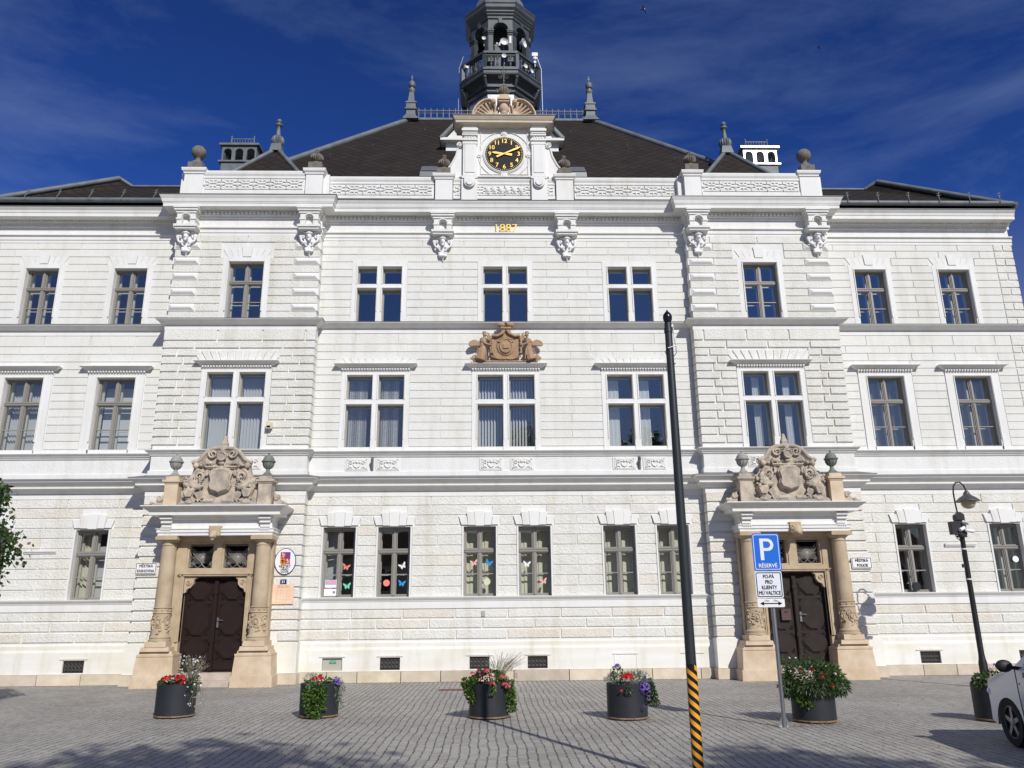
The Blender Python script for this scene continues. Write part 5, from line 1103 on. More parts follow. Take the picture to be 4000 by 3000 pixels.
for s in (-1, 1):   # dormers beside the gable and rooflights
    b = MB(); b.prism([(-.50,17.82),(.50,17.82),(.0,18.42)], 3.2, 5.6); b.box(-.45, .45, 3.25, 4.6, 17.1, 17.72); b.box(-.64, .64, 3.02, 4.4, 17.72, 17.82); o = b.build('dormer', W, HALL, loc=(s*1.55, 0, 0))
    c = MB(); c.prism([(-.68,17.82),(-.54,17.82),(0,18.50),(.54,17.82),(.68,17.82),(0,18.64)], 3.0, 5.7); c.build('dormer_roof', LEAD, o)
    b = MB(); x = s*2.43; b.add([(-.31,1.35,15.1),(.31,1.35,15.1),(.31,2.2,16.1),(-.31,2.2,16.1),(-.28,1.40,15.50),(.28,1.40,15.50),(.26,1.72,15.88),(-.26,1.72,15.88)], [(0,1,5,4),(4,5,6,7),(1,2,6,5),(3,0,4,7),(7,6,2,3)]); o = b.build('rooflight', FLASH, HALL, loc=(x, 0, -.03))
    c = MB(); c.add([(-.25,1.42,15.53),(.25,1.42,15.53),(.23,1.70,15.86),(-.23,1.70,15.86)], [(0,1,2,3)]); c.build('rooflight_glass', mat('dull_rooflight', (.14,.15,.15), .2), o, loc=(0,-.012,.012), recalc=False)
for x, y in ((-4.6, 3.4), (-5.9, 2.6), (4.5, 3.5), (5.9, 2.5), (-2.9, 4.8), (2.6, 4.7)):
    z = 13.55+(y+.15)/6.15*7.0; b = MB(); b.tube([(0,0,-.05),(0,-.10,.05),(.0,-.13,.10)], .016, 6); b.build('roof_hook', STEEL, HALL, loc=(x, y, z))

# ------------------------------------------------------------------ tower
TY = 7.2
def octp(a, ox=0, oy=TY):
    r = a/math.cos(math.pi/8); return [(ox+r*math.cos(R(-112.5+45*i)), oy+r*math.sin(R(-112.5+45*i))) for i in range(8)]
def octsweep(b, prof):   # (apothem, z)
    n = len(prof); vs = []
    for a, z in prof: vs += [(x, y, z) for x, y in octp(a)]
    fs = [(j*8+i, j*8+(i+1)%8, (j+1)*8+(i+1)%8, (j+1)*8+i) for j in range(n-1) for i in range(8)]+[tuple(range(7,-1,-1)), tuple(range((n-1)*8, n*8))]
    b.add(vs, fs)
tw = MB()
octsweep(tw, [(1.32,21.75),(1.36,21.80),(1.36,21.86),(1.30,21.88),(1.33,21.95),(1.42,21.98),(1.42,22.04),(1.34,22.06),(1.34,22.26),(1.40,22.30),(1.5,22.36),(1.64,22.40),(1.66,22.46),(1.66,22.56),(1.70,22.60),(1.70,22.68),(1.2,22.70)])
TOWER = tw.build('tower', TOW, HALL)
sv = MB(); octsweep(sv, [(1.27,19.8),(1.27,21.76)]); sv.build('tin_shaft', SILV, TOWER)
vo = MB()
for i in range(8):
    a = R(-112.5+45*i); q = 1.40/math.cos(math.pi/8); c = (q*math.cos(a), TY+q*math.sin(a)); d = (math.cos(a), math.sin(a)); vo.tube([(c[0]-.02*d[0], c[1]-.02*d[1], 21.98),(c[0]+.06*d[0], c[1]+.06*d[1], 22.12),(c[0]+.16*d[0], c[1]+.16*d[1], 22.32)], [.05,.06,.07], 8); vo.ell((c[0]+.16*d[0], c[1]+.16*d[1], 22.33), .085)
vo.build('corbel', TOW, TOWER, smooth=50)
# balustrade
ba = MB()
def ring(a0, a1, z0, z1): 
    A, B = octp(a0), octp(a1)
    for i in range(8):
        j = (i+1) % 8; ba.add([(*A[i],z0),(*A[j],z0),(*B[j],z0),(*B[i],z0),(*A[i],z1),(*A[j],z1),(*B[j],z1),(*B[i],z1)], [(0,1,2,3),(4,5,6,7),(0,1,5,4),(2,3,7,6)])
ring(1.62, 1.48, 22.68, 22.78); ring(1.66, 1.46, 23.40, 23.50); ring(1.60, 1.52, 23.32, 23.40)
C8 = octp(1.56)
for i in range(8):
    x, y = C8[i]; T = Matrix.Translation((x, y, 0)) @ Matrix.Rotation(R(-112.5+45*i), 4, 'Z'); ba.T = T; ba.box(-.075, .075, -.07, .07, 22.70, 23.42); ba.T = None
    x2, y2 = C8[(i+1) % 8]
    for k in range(1, 5):
        t = k/5; px, py = x+(x2-x)*t, y+(y2-y)*t
        ba.lathe([(.05,22.78),(.05,22.82),(.03,22.84),(.05,22.90),(.055,22.95),(.025,23.04),(.022,23.14),(.04,23.16),(.04,23.19),(.03,23.22),(.03,23.33)], (px, py, 0), 8)
    for k in range(5):
        t = (k+.5)/5; px, py = x+(x2-x)*t, y+(y2-y)*t; d = Vector((x2-x, y2-y)).normalized()*.09; ba.tube([(px-d.x,py-d.y,23.22),(px-d.x*.6,py-d.y*.6,23.29),(px,py,23.32),(px+d.x*.6,py+d.y*.6,23.29),(px+d.x,py+d.y,23.22)], .022, 5)
ba.build('balustrade', TOW, TOWER, smooth=40)
# belfry
be = MB(); a = 1.22; half = a*math.tan(math.pi/8)
for i in range(8):
    T = Matrix.Translation((0, TY, 0)) @ Matrix.Rotation(R(45*i), 4, 'Z'); be.T = T; r_ = .30; cz = 24.90
    pts = [(-half,22.7),(-r_,22.7),(-r_,cz)]+[(r_*math.cos(math.pi-math.pi*j/10), cz+r_*math.sin(math.pi-math.pi*j/10)) for j in range(1, 10)]+[(r_,cz),(r_,22.7),(half,22.7),(half,25.5),(-half,25.5)]
    be.prism(pts, -a, -a+.22)
    for j in range(12):
        t0, t1_ = math.pi*j/12, math.pi*(j+1)/12
        be.prism([(.32*math.cos(t0),cz+.32*math.sin(t0)),(.40*math.cos(t0),cz+.40*math.sin(t0)),(.40*math.cos(t1_),cz+.40*math.sin(t1_)),(.32*math.cos(t1_),cz+.32*math.sin(t1_))], -a-.035, -a)
    be.prism([(-.06,cz+.27),(.06,cz+.27),(.08,cz+.52),(-.08,cz+.52)], -a-.08, -a)
    for sg in (-1, 1):
        x0, x1 = sorted((sg*r_, sg*half)); be.box(x0-.02, x1+.02, -a-.05, -a+.24, 24.74, 24.79); be.box(x0-.035, x1+.035, -a-.075, -a+.24, 24.79, 24.84); be.box(x0-.01, x1+.01, -a-.035, -a+.24, 24.66, 24.69)
        be.box(x0+.02, x1-.0, -a-.02, -a, 23.3, 24.6)
    be.T = None
octsweep(be, [(1.25,25.40),(1.27,25.42),(1.27,25.50),(1.33,25.56),(1.33,25.60),(1.39,25.66),(1.39,25.72),(1.44,25.78),(1.47,25.82),(1.47,25.96),(1.50,26.02),(1.50,26.10),(1.2,26.2)])
octsweep(be, [(.55,22.7),(.55,25.4)])
be.build('belfry', TOW, TOWER)
do = MB(); do.lathe([(1.12,26.15),(1.15,26.35),(1.14,26.6),(1.05,26.95),(.85,27.3),(.55,27.6),(.3,27.8),(.2,28.1),(.25,28.2),(.12,28.5),(.03,29.6)], (0,TY,0), 8, rot=R(22.5)); do.build('dome', LEAD, TOWER)
rd2 = MB()
for sg in (-1, 1): rd2.tube([(sg*1.75,TY-.4,20.5),(sg*1.72,TY-.4,23.6),(sg*1.55,TY-.4,24.2)], .010, 4)
rd2.build('lightning_rod', STEEL, TOWER)
# dishes: top-level things hung on the tower
def dish(x, y, z, r, ang, elv, label, kind='satellite dish'):
    b = MB(); o = empty('antenna_dish', (x, y, z), label, 'antenna', 'radio dishes on the tower', rz=ang)
    b.lathe([(.0,.10*r/.15+.0),(r*.5,.07*r/.15),(r*.85,.035*r/.15),(r,.0),(r*1.01,.012),(r*.6,.085*r/.15+.015),(.0,.125*r/.15)], (0,0,0), 24, 'y'); b.build('reflector', PLAS, o, smooth=50)
    c = MB(); c.tube([(0,.1,0),(0,.22,0)], .025, 8); c.tube([(0,.2,-.25),(0,.2,.12)], .018, 8); c.box(-.05, .05, .08, .16, -.05, .05); c.build('bracket', STEEL, o); return o
dish(-.68, 5.72, 24.26, .085, R(0), 0, 'smallest round dish in the left belfry arch')
dish(.15, 5.60, 24.00, .165, R(8), 0, 'largest white dish, round and face-on in the middle belfry arch')
dish(.98, 5.75, 24.06, .19, R(62), 0, 'big white dish seen edge-on in the right belfry arch')
dish(.14, 5.40, 23.16, .10, R(0), 0, 'white dish in front of the middle of the balustrade')
dish(-1.48, 5.85, 22.95, .09, R(-68), 0, 'horn-shaped white dish at the left end of the balustrade')
dish(1.02, 5.75, 22.95, .095, R(35), 0, 'left one of the two white dishes on the right of the balustrade')
dish(1.28, 5.95, 22.87, .095, R(50), 0, 'rightmost white dish on the balustrade, beside its twin')
b = MB(); b.tube([(0,0,-.5),(0,0,.2)], .02, 8); b.box(-.12, .12, -.05, .02, .0, .16); b.ell((0,-.05,-.12), (.09,.05,.08)); b.box(-.05,.05,-.05,.02,-.34,-.24)
tag(b.build('antenna_unit', PLAS, loc=(1.42, 6.2, 23.75)), 'boxy white radio unit on a pipe outside the right corner of the balcony', 'antenna')
b = MB(); b.box(-.04, .04, -.03, .03, -.17, .17)
tag(b.build('antenna_unit', PLAS, loc=(.40, 5.68, 24.12)), 'slim upright white radio box beside the middle belfry arch', 'antenna')
b = MB(); [b.ell((random.uniform(-.12,.1),0,random.uniform(-.05,.05)), (.04,.03,.04), 8) for i in range(5)]; b.tube([(-.14,0,-.06),(.12,0,-.06)], .015, 6)
tag(b.build('antenna_unit', PLAS, loc=(-.12, 5.60, 23.86)), 'cluster of small white antenna fittings left of the largest dish', 'antenna')

# ================================================================== wall plates and signs
def plate(name, x, z, w, h, y, m, label, cat='sign', r=.0, rim=None):
    o = empty(name, (x, y, z), label, cat); b = MB()
    b.prism(rrect(-w/2, w/2, -h/2, h/2, max(r, .002), 4), -.012, .012)
    b.build('panel', m, o)
    if rim:
        c = MB(); e = .012; w2, h2 = w/2-.012, h/2-.012
        for a, b_, d, f in ((-w2, w2, h2-e, h2), (-w2, w2, -h2, -h2+e), (-w2, -w2+e, -h2+e, h2-e), (w2-e, w2, -h2+e, h2-e)): c.box(a, b_, -.015, -.0125, d, f)
        c.build('border', rim, o)
    return o
YS = -.375
o = plate('library_sign', -9.29, 2.85, .53, .29, YS, SWH2, 'white enamel plate reading MĚSTSKÁ KNIHOVNA left of the left portal', rim=BLK)
text('MĚSTSKÁ', .098, BLK, o, (0, -.018, .06), bold=.0014, xs=.84); text('KNIHOVNA', .098, BLK, o, (0, -.018, -.065), bold=.0014, xs=.84)
o = plate('police_sign', 9.31, 2.84, .53, .29, YS, SWH2, 'white enamel plate reading MĚSTSKÁ POLICIE right of the right portal', rim=BLK)
text('MĚSTSKÁ', .098, BLK, o, (0, -.018, .06), bold=.0014, xs=.84); text('POLICIE', .098, BLK, o, (.01, -.018, -.065), bold=.0014, xs=.84)
o = empty('town_office_sign', (-5.75, YS, 3.0), 'oval white enamel sign with coloured coat of arms reading MĚSTSKÝ ÚŘAD VALTICE', 'sign')
el = lambda a, b_, n=40: [(a*math.cos(2*math.pi*i/n), b_*math.sin(2*math.pi*i/n)) for i in range(n)]
b = MB(); b.prism(el(.275, .335), -.005, .012); b.build('rim', NAVY, o); b = MB(); b.prism(el(.258, .318), -.012, .008); b.build('panel', SWH2, o)
b = MB(); b.prism([(0,.17),(.125,.17),(.125,.0),(.11,-.03),(0,-.03)], -.016, -.012) if 0 else None
e = MB(); e.box(-.125, 0, -.017, -.012, .07, .235); e.box(0, .125, -.017, -.012, -.075, .07); e.build('shield_red', PRED, o)
e = MB(); e.box(0, .125, -.0172, -.012, .07, .235); e.build('shield_blue', PPUR, o); e = MB(); e.prism([(-.125,.07),(0,.07),(0,-.085),(-.05,-.085),(-.11,-.07),(-.125,-.045)], -.0174, -.012); e.build('shield_gold', PYEL, o)
def lion(mb, cx, cz, y):
    for p in ([(.0,-.03),(.01,.0),(.0,.035),(-.015,.05)], [(.005,.01),(-.035,.02)], [(.005,.025),(-.03,.045)], [(.0,-.02),(-.03,-.035),(-.03,-.055)], [(.005,-.02),(.02,-.045),(.005,-.06)], [(.015,-.02),(.04,-.01),(.035,.03),(.045,.05)]):
        mb.tube([(cx+a, y, cz+c) for a, c in p], .006, 5)
    mb.ell((cx-.015, y, cz+.055), (.014,.004,.012), 6)
e = MB(); lion(e, -.06, .15, -.02); lion(e, .065, -.005, -.02); e.build('silver_lions', SWH2, o)
e = MB(); 
for i in range(3):
    for j in range(4): e.box(.012+i*.038+(.01 if j % 2 else 0), .034+i*.038, -.0195, -.017, .085+j*.038, .105+j*.038)
e.build('chequered_eagle', PRED, o)
e = MB(); e.ell((-.062,-.018,.045), (.012,.004,.014), 6); e.ell((-.062,-.018,-.005), (.018,.004,.035), 6)
for sg in (-1, 1): e.tube([(-.062,-.018,.02),(-.062+sg*.035,-.018,.035),(-.062+sg*.04,-.018,-.02)], .009, 5); e.tube([(-.062,-.018,-.02),(-.062+sg*.02,-.018,-.06)], .006, 5)
e.build('black_eagle', BLK, o)
text('MĚSTSKÝ', .088, BLK, o, (0, -.016, -.13), bold=.0012, xs=.82); text('ÚŘAD', .088, BLK, o, (0, -.016, -.205), bold=.0012, xs=.82); text('VALTICE', .058, BLK, o, (0, -.016, -.268), bold=.001, xs=.9)
o = plate('house_number_plate', -5.76, 2.485, .155, .125, YS, NAVY, 'small navy enamel plate with white house number 21 under the oval sign', rim=None); text('21', .095, SWH2, o, (0, -.016, 0), bold=.002)
o = plate('opening_hours_board', -5.75, 2.18, .54, .49, YS-.002, SALM, 'salmon coloured board of office hours between left portal and first window')
text('MĚSTSKÝ ÚŘAD\nÚŘEDNÍ HODINY', .042, SALT, o, (0, -.014, .185), ext=.0008, sp=.95)
for i, l in enumerate(('PO     8 - 11     12 - 17', 'ÚT     8 - 11     12 - 14', 'ST     8 - 11     12 - 17', 'ČT     8 - 11     12 - 14', 'PÁ     8 - 11                  ')): text(l, .036, SALT, o, (0, -.014, .09-i*.072), ext=.0008, xs=1.05)
b = MB(); b.prism([(-.075,-.09),(.075,-.09),(.075,.05),(.06,.09),(-.075,.09)], -.14, 0); o = b.build('alarm_box', mat('cream_plastic', (.66,.60,.44), .5), loc=(-6.42, YP-.05, 6.60)); tag(o, 'cream alarm box on the wall right of the left pavilion window', 'alarm box')
b = MB(); b.box(-.05, .05, -.145, -.138, -.075, -.02); b.build('speaker_slot', BLK, o)
b = MB(); b.box(-.05, .05, -.02, 0, -.07, .07); [b.box(-.04, .04, -.026, -.02, -.055+i*.03, -.04+i*.03) for i in range(4)]; tag(b.build('wall_vent', mat('grey_vent', (.42,.42,.42), .6), loc=(-.637, -.03, 1.66)), 'small grey vent plate on the lower wall left of centre', 'vent')
o = empty('letter_box', (7.12, -.46, 1.56), 'small brown metal letter box hanging on the right portal door', 'letter box')
b = MB(); b.prism(rrect(-.12, .12, -.14, .13, .02), -.07, .0); b.build('body', mat('brown_metal', (.085,.05,.04), .5), o); b = MB(); b.box(-.05, .05, -.075, -.069, .05, .07); b.build('slot', BLK, o); b = MB(); b.box(-.125, .125, -.078, .0, .125, .14); b.build('lid', mat('brown_metal_lid', (.10,.06,.05), .5), o)
# things stuck in the ground floor windows
def butterfly(x, z, m, rot, label, s=.085, y=.135):
    b = MB(); 
    for sg in (-1, 1):
        b.prism([(sg*.005,.0),(sg*.03,.045),(sg*.085,.085),(sg*.095,.06),(sg*.075,.015),(sg*.03,-.005)], -.003, .003); b.prism([(sg*.005,-.002),(sg*.055,-.005),(sg*.065,-.03),(sg*.045,-.045),(sg*.05,-.075),(sg*.03,-.06),(sg*.008,-.035)], -.003, .003)
    b.ell((0,0,0), (.007,.006,.04), 6); b.tube([(0,0,.035),(-.015,0,.06)], .002, 4); b.tube([(0,0,.035),(.015,0,.06)], .002, 4)
    o = b.build('paper_butterfly', m, loc=(x, y, z)); o.rotation_euler = (0, R(rot), 0); o.scale = (1.05,)*3; tag(o, label, 'butterfly', 'paper butterflies in the ground floor windows'); return o
BC = mat('coral_paper', (.80,.22,.18), .7); BG = mat('mint_paper', (.22,.60,.42), .7); BW = mat('white_paper', (.80,.80,.80), .7); BB = mat('blue_paper', (.02,.28,.66), .7); BP = mat('pink_paper', (.78,.42,.38), .7)
butterfly(-4.267, 2.869, BC, 12, 'coral paper butterfly in the leftmost centre window, above the mint one')
butterfly(-4.22, 2.381, BG, -6, 'mint green paper butterfly in the leftmost centre window')
butterfly(-2.776, 2.888, BW, -25, 'white paper butterfly above the blue one in the second window')
butterfly(-2.788, 2.435, BB, 8, 'blue paper butterfly at the bottom of the second window')
butterfly(-.885, 2.949, BP, -10, 'pink paper butterfly in the third window')
butterfly(-.491, 2.946, BB, 20, 'blue paper butterfly in the third window beside the pink one')
butterfly(.521, 2.907, BW, 5, 'white paper butterfly in the fourth window')
butterfly(.957, 2.459, BP, -12, 'pink paper butterfly low in the fourth window')
def disc(x, z, r, m, label, y=.135):
    b = MB(); b.lathe([(r,-.004),(r,.004)], (0,0,0), 24, 'y'); tag(b.build('paper_disc', m, loc=(x, y, z)), label, 'disc')
disc(-3.19, 2.455, .085, BC, 'coral round paper disc at the bottom left of the second window'); disc(-.541, 2.467, .09, mat('pale_yellow_paper', (.60,.60,.42), .7), 'pale yellow round disc in the third window under the blue butterfly'); disc(13.915, 2.95, .085, BW, 'white round disc in the rightmost ground floor window', y=.34)
o = plate('window_poster', -4.648, 2.445, .30, .20, .14, SWH2, 'blue and pink printed poster in the leftmost centre window', 'poster'); b = MB(); b.box(-.14,.14,-.0145,-.0125,-.02,.09); b.build('blue_print', mat('poster_blue', (.25,.40,.60), .6), o); b = MB(); b.box(-.11,.13,-.017,-.0148,.0,.075); b.build('pink_print', mat('poster_pink', (.78,.32,.36), .6), o)
o = plate('window_poster', -4.655, 2.228, .32, .18, .14, SWH2, 'white notice with small grey round mark under the blue poster', 'poster'); b = MB(); b.lathe([(.035,-.016),(.035,-.0125)], (.10,0,0), 16, 'y'); b.build('round_mark', mat('mark_grey', (.25,.25,.27), .6), o)
b = MB(); b.lathe([(.10,-.05),(.12,0),(.10,.05)], (0,0,0), 20, 'y'); b.lathe([(.07,-.056),(.07,-.05)], (0,0,0), 16, 'y'); tag(b.build('round_fan', DPLAS, loc=(10.98, .20, 2.24)), 'round black device lying on the sill inside the window right of the police sign', 'fan')
# ================================================================== street furniture
GROUP_P = 'round flower planters in front of the town hall'
def leafq(mb, p, d, n, l, w):
    s_ = d.cross(n)
    if s_.length < 1e-4: s_ = d.orthogonal()
    s_.normalize(); a = p+d*l*.5+s_*w*.5; b_ = p+d*l*.5-s_*w*.5; c = p+d*l-n*l*.12
    t = random.random(); mb.tint = (t, t, t); mb.add([p, b_, c, a], [(0,1,2),(0,2,3)])
def rvec(): 
    v = Vector((random.gauss(0,1), random.gauss(0,1), random.gauss(0,1))); return v.normalized()
def blob(mb, c, r, n, l, w, droop=0.3, shell=.55, up_=0.0):
    c = Vector(c)
    for i in range(n):
        v = rvec(); k = shell+(1-shell)*random.random()**.5; p = c+Vector((v.x*r[0], v.y*r[1], v.z*r[2]))*k
        d = (v+rvec()*.7+Vector((0,0,-droop+up_))).normalized(); q = random.uniform(.7, 1.25); leafq(mb, p, d, rvec(), l*q, w*q)
def flowers(mb, c, r, n, s):
    c = Vector(c)
    for i in range(n):
        v = rvec(); p = c+Vector((v.x*r[0], v.y*r[1], abs(v.z)*r[2] if r[2] > 0 else v.z*-r[2]))
        nn = (v+Vector((0,-.6,.5))).normalized()
        for k in range(5):
            a = 2*math.pi*k/5; u = nn.orthogonal().normalized(); w = nn.cross(u); d = (u*math.cos(a)+w*math.sin(a)+nn*.3).normalized(); leafq(mb, p, d, nn, s, s*.8)
def stems(mb, c, n, h, spread, r=.0022, lean=(0,0), bend=.3):
    P = []
    for i in range(n):
        a = random.uniform(0, 2*math.pi); q = random.random()**.6*spread; t = Vector((math.cos(a)*q+lean[0], math.sin(a)*q*.6+lean[1], h*random.uniform(.55, 1.0)))
        p0 = Vector(c)+Vector((random.uniform(-.05,.05), random.uniform(-.05,.05), 0)); pts = [p0, p0+t*.5+Vector((0,0,h*bend*.3)), p0+t]; mb.tint = (.3,.3,.3); mb.tube(pts, r, 4); P.append((pts[1], pts[2]))
    return P
def planter(x, y, label, fill, r=.325, h=.54, tilt=0):
    o = empty('flower_planter', (x, y, 0), label, 'planter', GROUP_P)
    b = MB(); b.lathe([(r-.03,.03),(r,.03),(r,h),(r-.012,h+.004),(r-.022,h),(r-.022,h-.09)], (0,0,0), 48); b.build('pot', POT, o, smooth=40)
    b = MB(); b.lathe([(r+.004,.022),(r+.006,.026),(r+.006,.042),(r+.001,.044)], (0,0,0), 48); b.build('rusty_rim', RUST, o, smooth=40); b = MB(); b.lathe([(r-.05,0),(r-.03,.0),(r-.03,.03)], (0,0,0), 32); b.build('foot', BLK, o)
    b = MB(); b.lathe([(.0,h-.075),(r-.022,h-.075)], (0,0,0), 32); b.build('soil', SOIL, o); fill(o, h, r); return o
def mk(o, name, m, fn):
    b = MB(); fn(b); return b.build(name, m, o, recalc=False)
def f1(o, h, r):
    mk(o, 'foliage', LEAFD, lambda b: (blob(b, (-.08,-.05,h+.02), (.22,.2,.09), 420, .05, .035), blob(b, (.16,.05,h+.16), (.16,.14,.22), 700, .05, .012, up_=.2), blob(b, (.30,-.1,h-.02), (.12,.12,.16), 420, .045, .012, .6)))
    mk(o, 'red_flowers', PET_R, lambda b: (flowers(b, (-.15,-.12,h+.07), (.09,.06,.05), 40, .03), flowers(b, (.09,-.14,h+.07), (.08,.06,.07), 34, .03), flowers(b, (.16,-.2,h+.02), (.03,.03,.03), 10, .03), flowers(b, (-.27,-.1,h+.03), (.02,.02,.02), 6, .025)))
    def st(b):
        P = stems(b, (.2,0,h), 46, .48, .26, lean=(.08,-.02)); o['_p'] = 1
        for m_, e in P: 
            for k in range(6): leafq(b, m_+(e-m_)*k/6, rvec(), rvec(), .03, .008)
        for i in range(14):
            p0 = Vector((.25,-.1,h)); e = Vector((random.uniform(.3,.52), random.uniform(-.3,.1), h-random.uniform(.15,.45))); b.tube([p0, (p0+e)/2+Vector((.08,0,.1)), e], .0025, 4)
    mk(o, 'wispy_stems', LEAFY, st)
    def wf(b):
        for i in range(60): a = random.uniform(0,6.28); q = random.random()**.5; flowers(b, (.2+.2*q*math.cos(a), -.05+.16*q*math.sin(a), h+.12+.36*random.random()), (.005,.005,.005), 1, .019)
        for i in range(26): flowers(b, (random.uniform(.2,.5), random.uniform(-.33,-.05), h-random.uniform(-.05,.45)), (.004,.004,.004), 1, .019)
        flowers(b, (-.02,-.15,h+.07), (.05,.03,.03), 8, .025)
    mk(o, 'white_flowers', PET_W, wf)
def f2(o, h, r):
    def fo(b):
        blob(b, (0,-.0,h+.0), (.28,.26,.08), 360, .05, .03)
        for i in range(11):
            t = i/10; blob(b, (-.0+.03*math.sin(i*2), -r-.04, h-.02-.44*t), (.10+.09*math.sin(math.pi*min(1, t*.9+.15)), .05, .06), 95, .045, .032, .5)
    mk(o, 'foliage', LEAF, fo)
    mk(o, 'upright_stems', LEAFS, lambda b: (blob(b, (-.15,-.05,h+.06), (.1,.1,.09), 160, .055, .012, up_=.6), [blob(b, (.31,-.1,h+.03-.06*i), (.08,.07,.06), 50, .04, .012, .6) for i in range(5)]))
    mk(o, 'dangling_shoots', LEAFD, lambda b: [blob(b, (.34+.03*math.sin(i), -.1, h-.05*i), (.07,.06,.04), 34, .04, .012, .9) for i in range(8)])
    mk(o, 'red_flowers', PET_R, lambda b: (flowers(b, (.03,-.15,h+.07), (.03,.03,.08), 20, .026), flowers(b, (-.06,-.15,h+.06), (.04,.03,.05), 14, .022), flowers(b, (.06,-.3,h+.01), (.02,.02,.02), 5, .024)))
    mk(o, 'purple_flowers', PET_P, lambda b: (flowers(b, (.32,-.12,h-.02), (.06,.05,.07), 40, .02), flowers(b, (.28,-.05,h+.05), (.05,.05,.05), 18, .018)))
    mk(o, 'pale_flowers', PET_W, lambda b: flowers(b, (-.1,-.34,h-.03), (.06,.01,.02), 6, .02))
def f3(o, h, r):
    def fo(b):
        blob(b, (0,0,h+.06), (.30,.26,.14), 900, .05, .036, .3)
        for i in range(8): blob(b, (-.33+.015*i, -.12, h+.04-.042*i), (.12,.12,.05), 130, .048, .036, .5); blob(b, (.33+.005*i, -.10, h-.055*i), (.085,.10,.05), 100, .045, .034, .6)
        blob(b, (.05,-.36,h-.06), (.06,.04,.09), 60, .045, .034, .6)
    mk(o, 'foliage', LEAF, fo)
    mk(o, 'red_flowers', PET_K, lambda b: [flowers(b, c, (.035,.03,.03), n, .026) for c, n in (((-.12,-.2,h+.13),16), ((-.06,-.2,h+.19),16), ((-.15,-.15,h+.2),12), ((-.02,-.2,h+.2),10), ((.23,-.25,h+.10),14), ((-.03,-.35,h+.02),8), ((.06,-.35,h+.01),7), ((.26,-.3,h-.01),9), ((.31,-.3,h-.04),7), ((-.26,-.1,h+.15),6), ((.02,-.28,h+.1),5))])
    def st(b):
        P = stems(b, (.15,.05,h+.05), 110, .44, .34, lean=(.14,0), r=.0018)
        for m_, e in P:
            for k in range(7): leafq(b, m_+(e-m_)*k/6.5, (rvec()+(e-m_).normalized()*2).normalized(), rvec(), .022, .007)
        blob(b, (.34,.0,h+.12), (.14,.12,.12), 240, .035, .008, up_=.5)
    mk(o, 'dry_grass', LEAFY, st)
def f4(o, h, r):
    mk(o, 'silver_foliage', LEAFS, lambda b: (blob(b, (0,0,h+.05), (.34,.28,.11), 900, .06, .011, .0, up_=.3), blob(b, (.2,-.1,h+.08), (.15,.15,.10), 300, .06, .011, up_=.4)))
    def fo(b):
        for i in range(8): blob(b, (.33+.012*i, -.1, h+.03-.045*i), (.08,.10,.05), 90, .042, .03, .6)
        blob(b, (-.14,-.05,h+.12), (.08,.08,.16), 260, .04, .02, up_=.3); blob(b, (-.02,-.36,h-.08), (.06,.03,.06), 50, .035, .025, .6)
    mk(o, 'green_foliage', LEAFD, fo)
    mk(o, 'red_flowers', PET_R, lambda b: (flowers(b, (-.01,-.2,h+.08), (.09,.05,.08), 60, .028), flowers(b, (-.14,-.35,h-.09), (.01,.01,.01), 3, .022)))
    mk(o, 'purple_flowers', PET_P, lambda b: (flowers(b, (.25,-.28,h-.05), (.08,.05,-.09), 60, .022), flowers(b, (-.15,-.1,h+.26), (.03,.03,.04), 10, .022), flowers(b, (.22,-.36,h-.32), (.015,.01,-.01), 4, .022), flowers(b, (.3,-.3,h-.2), (.03,.02,-.04), 7, .018)))
    mk(o, 'white_flowers', PET_W, lambda b: flowers(b, (.30,-.15,h+.09), (.04,.04,.04), 12, .022))
def f5(o, h, r):
    def fo(b):
        blob(b, (.0,0,h+.10), (.42,.36,.22), 2300, .085, .020, .55)
        blob(b, (-.34,-.05,h-.02), (.16,.2,.16), 520, .07, .018, .8); blob(b, (.40,-.05,h+.0), (.14,.2,.14), 420, .09, .018, .9); blob(b, (0,-.33,h-.02), (.34,.08,.10), 420, .08, .018, 1.0)
        for i in range(26): c = Vector((random.uniform(-.4,.4), random.uniform(-.2,.2), h+.2)); e = c+Vector((random.uniform(-.08,.08),0,random.uniform(.06,.2))); b.tube([c, e], .003, 4); blob(b, e, (.03,.03,.05), 22, .05, .012)
    mk(o, 'foliage', LEAFD, fo)
    def fo2(b): 
        blob(b, (.25,-.1,h+.16), (.2,.2,.12), 420, .085, .018, .5)
        for i in range(5): blob(b, (-.30+.03*i, -.18-.02*i, h-.1-.04*i), (.10,.08,.06), 90, .045, .035, .5)
    mk(o, 'bright_foliage', LEAF, fo2)
    mk(o, 'red_flowers', PET_R, lambda b: [flowers(b, c, (.025,.02,.02), n, .024) for c, n in (((-.05,-.25,h+.22),8), ((.05,-.33,h+.12),6), ((.02,-.33,h+.10),5), ((.17,-.38,h+.0),9), ((-.22,-.2,h+.2),5), ((.1,-.3,h+.15),4))])
    mk(o, 'white_flowers', PET_W, lambda b: [flowers(b, (random.uniform(-.4,.42), random.uniform(-.3,0), h+random.uniform(.15,.4)), (.012,.012,.02), 3, .02) for i in range(12)])
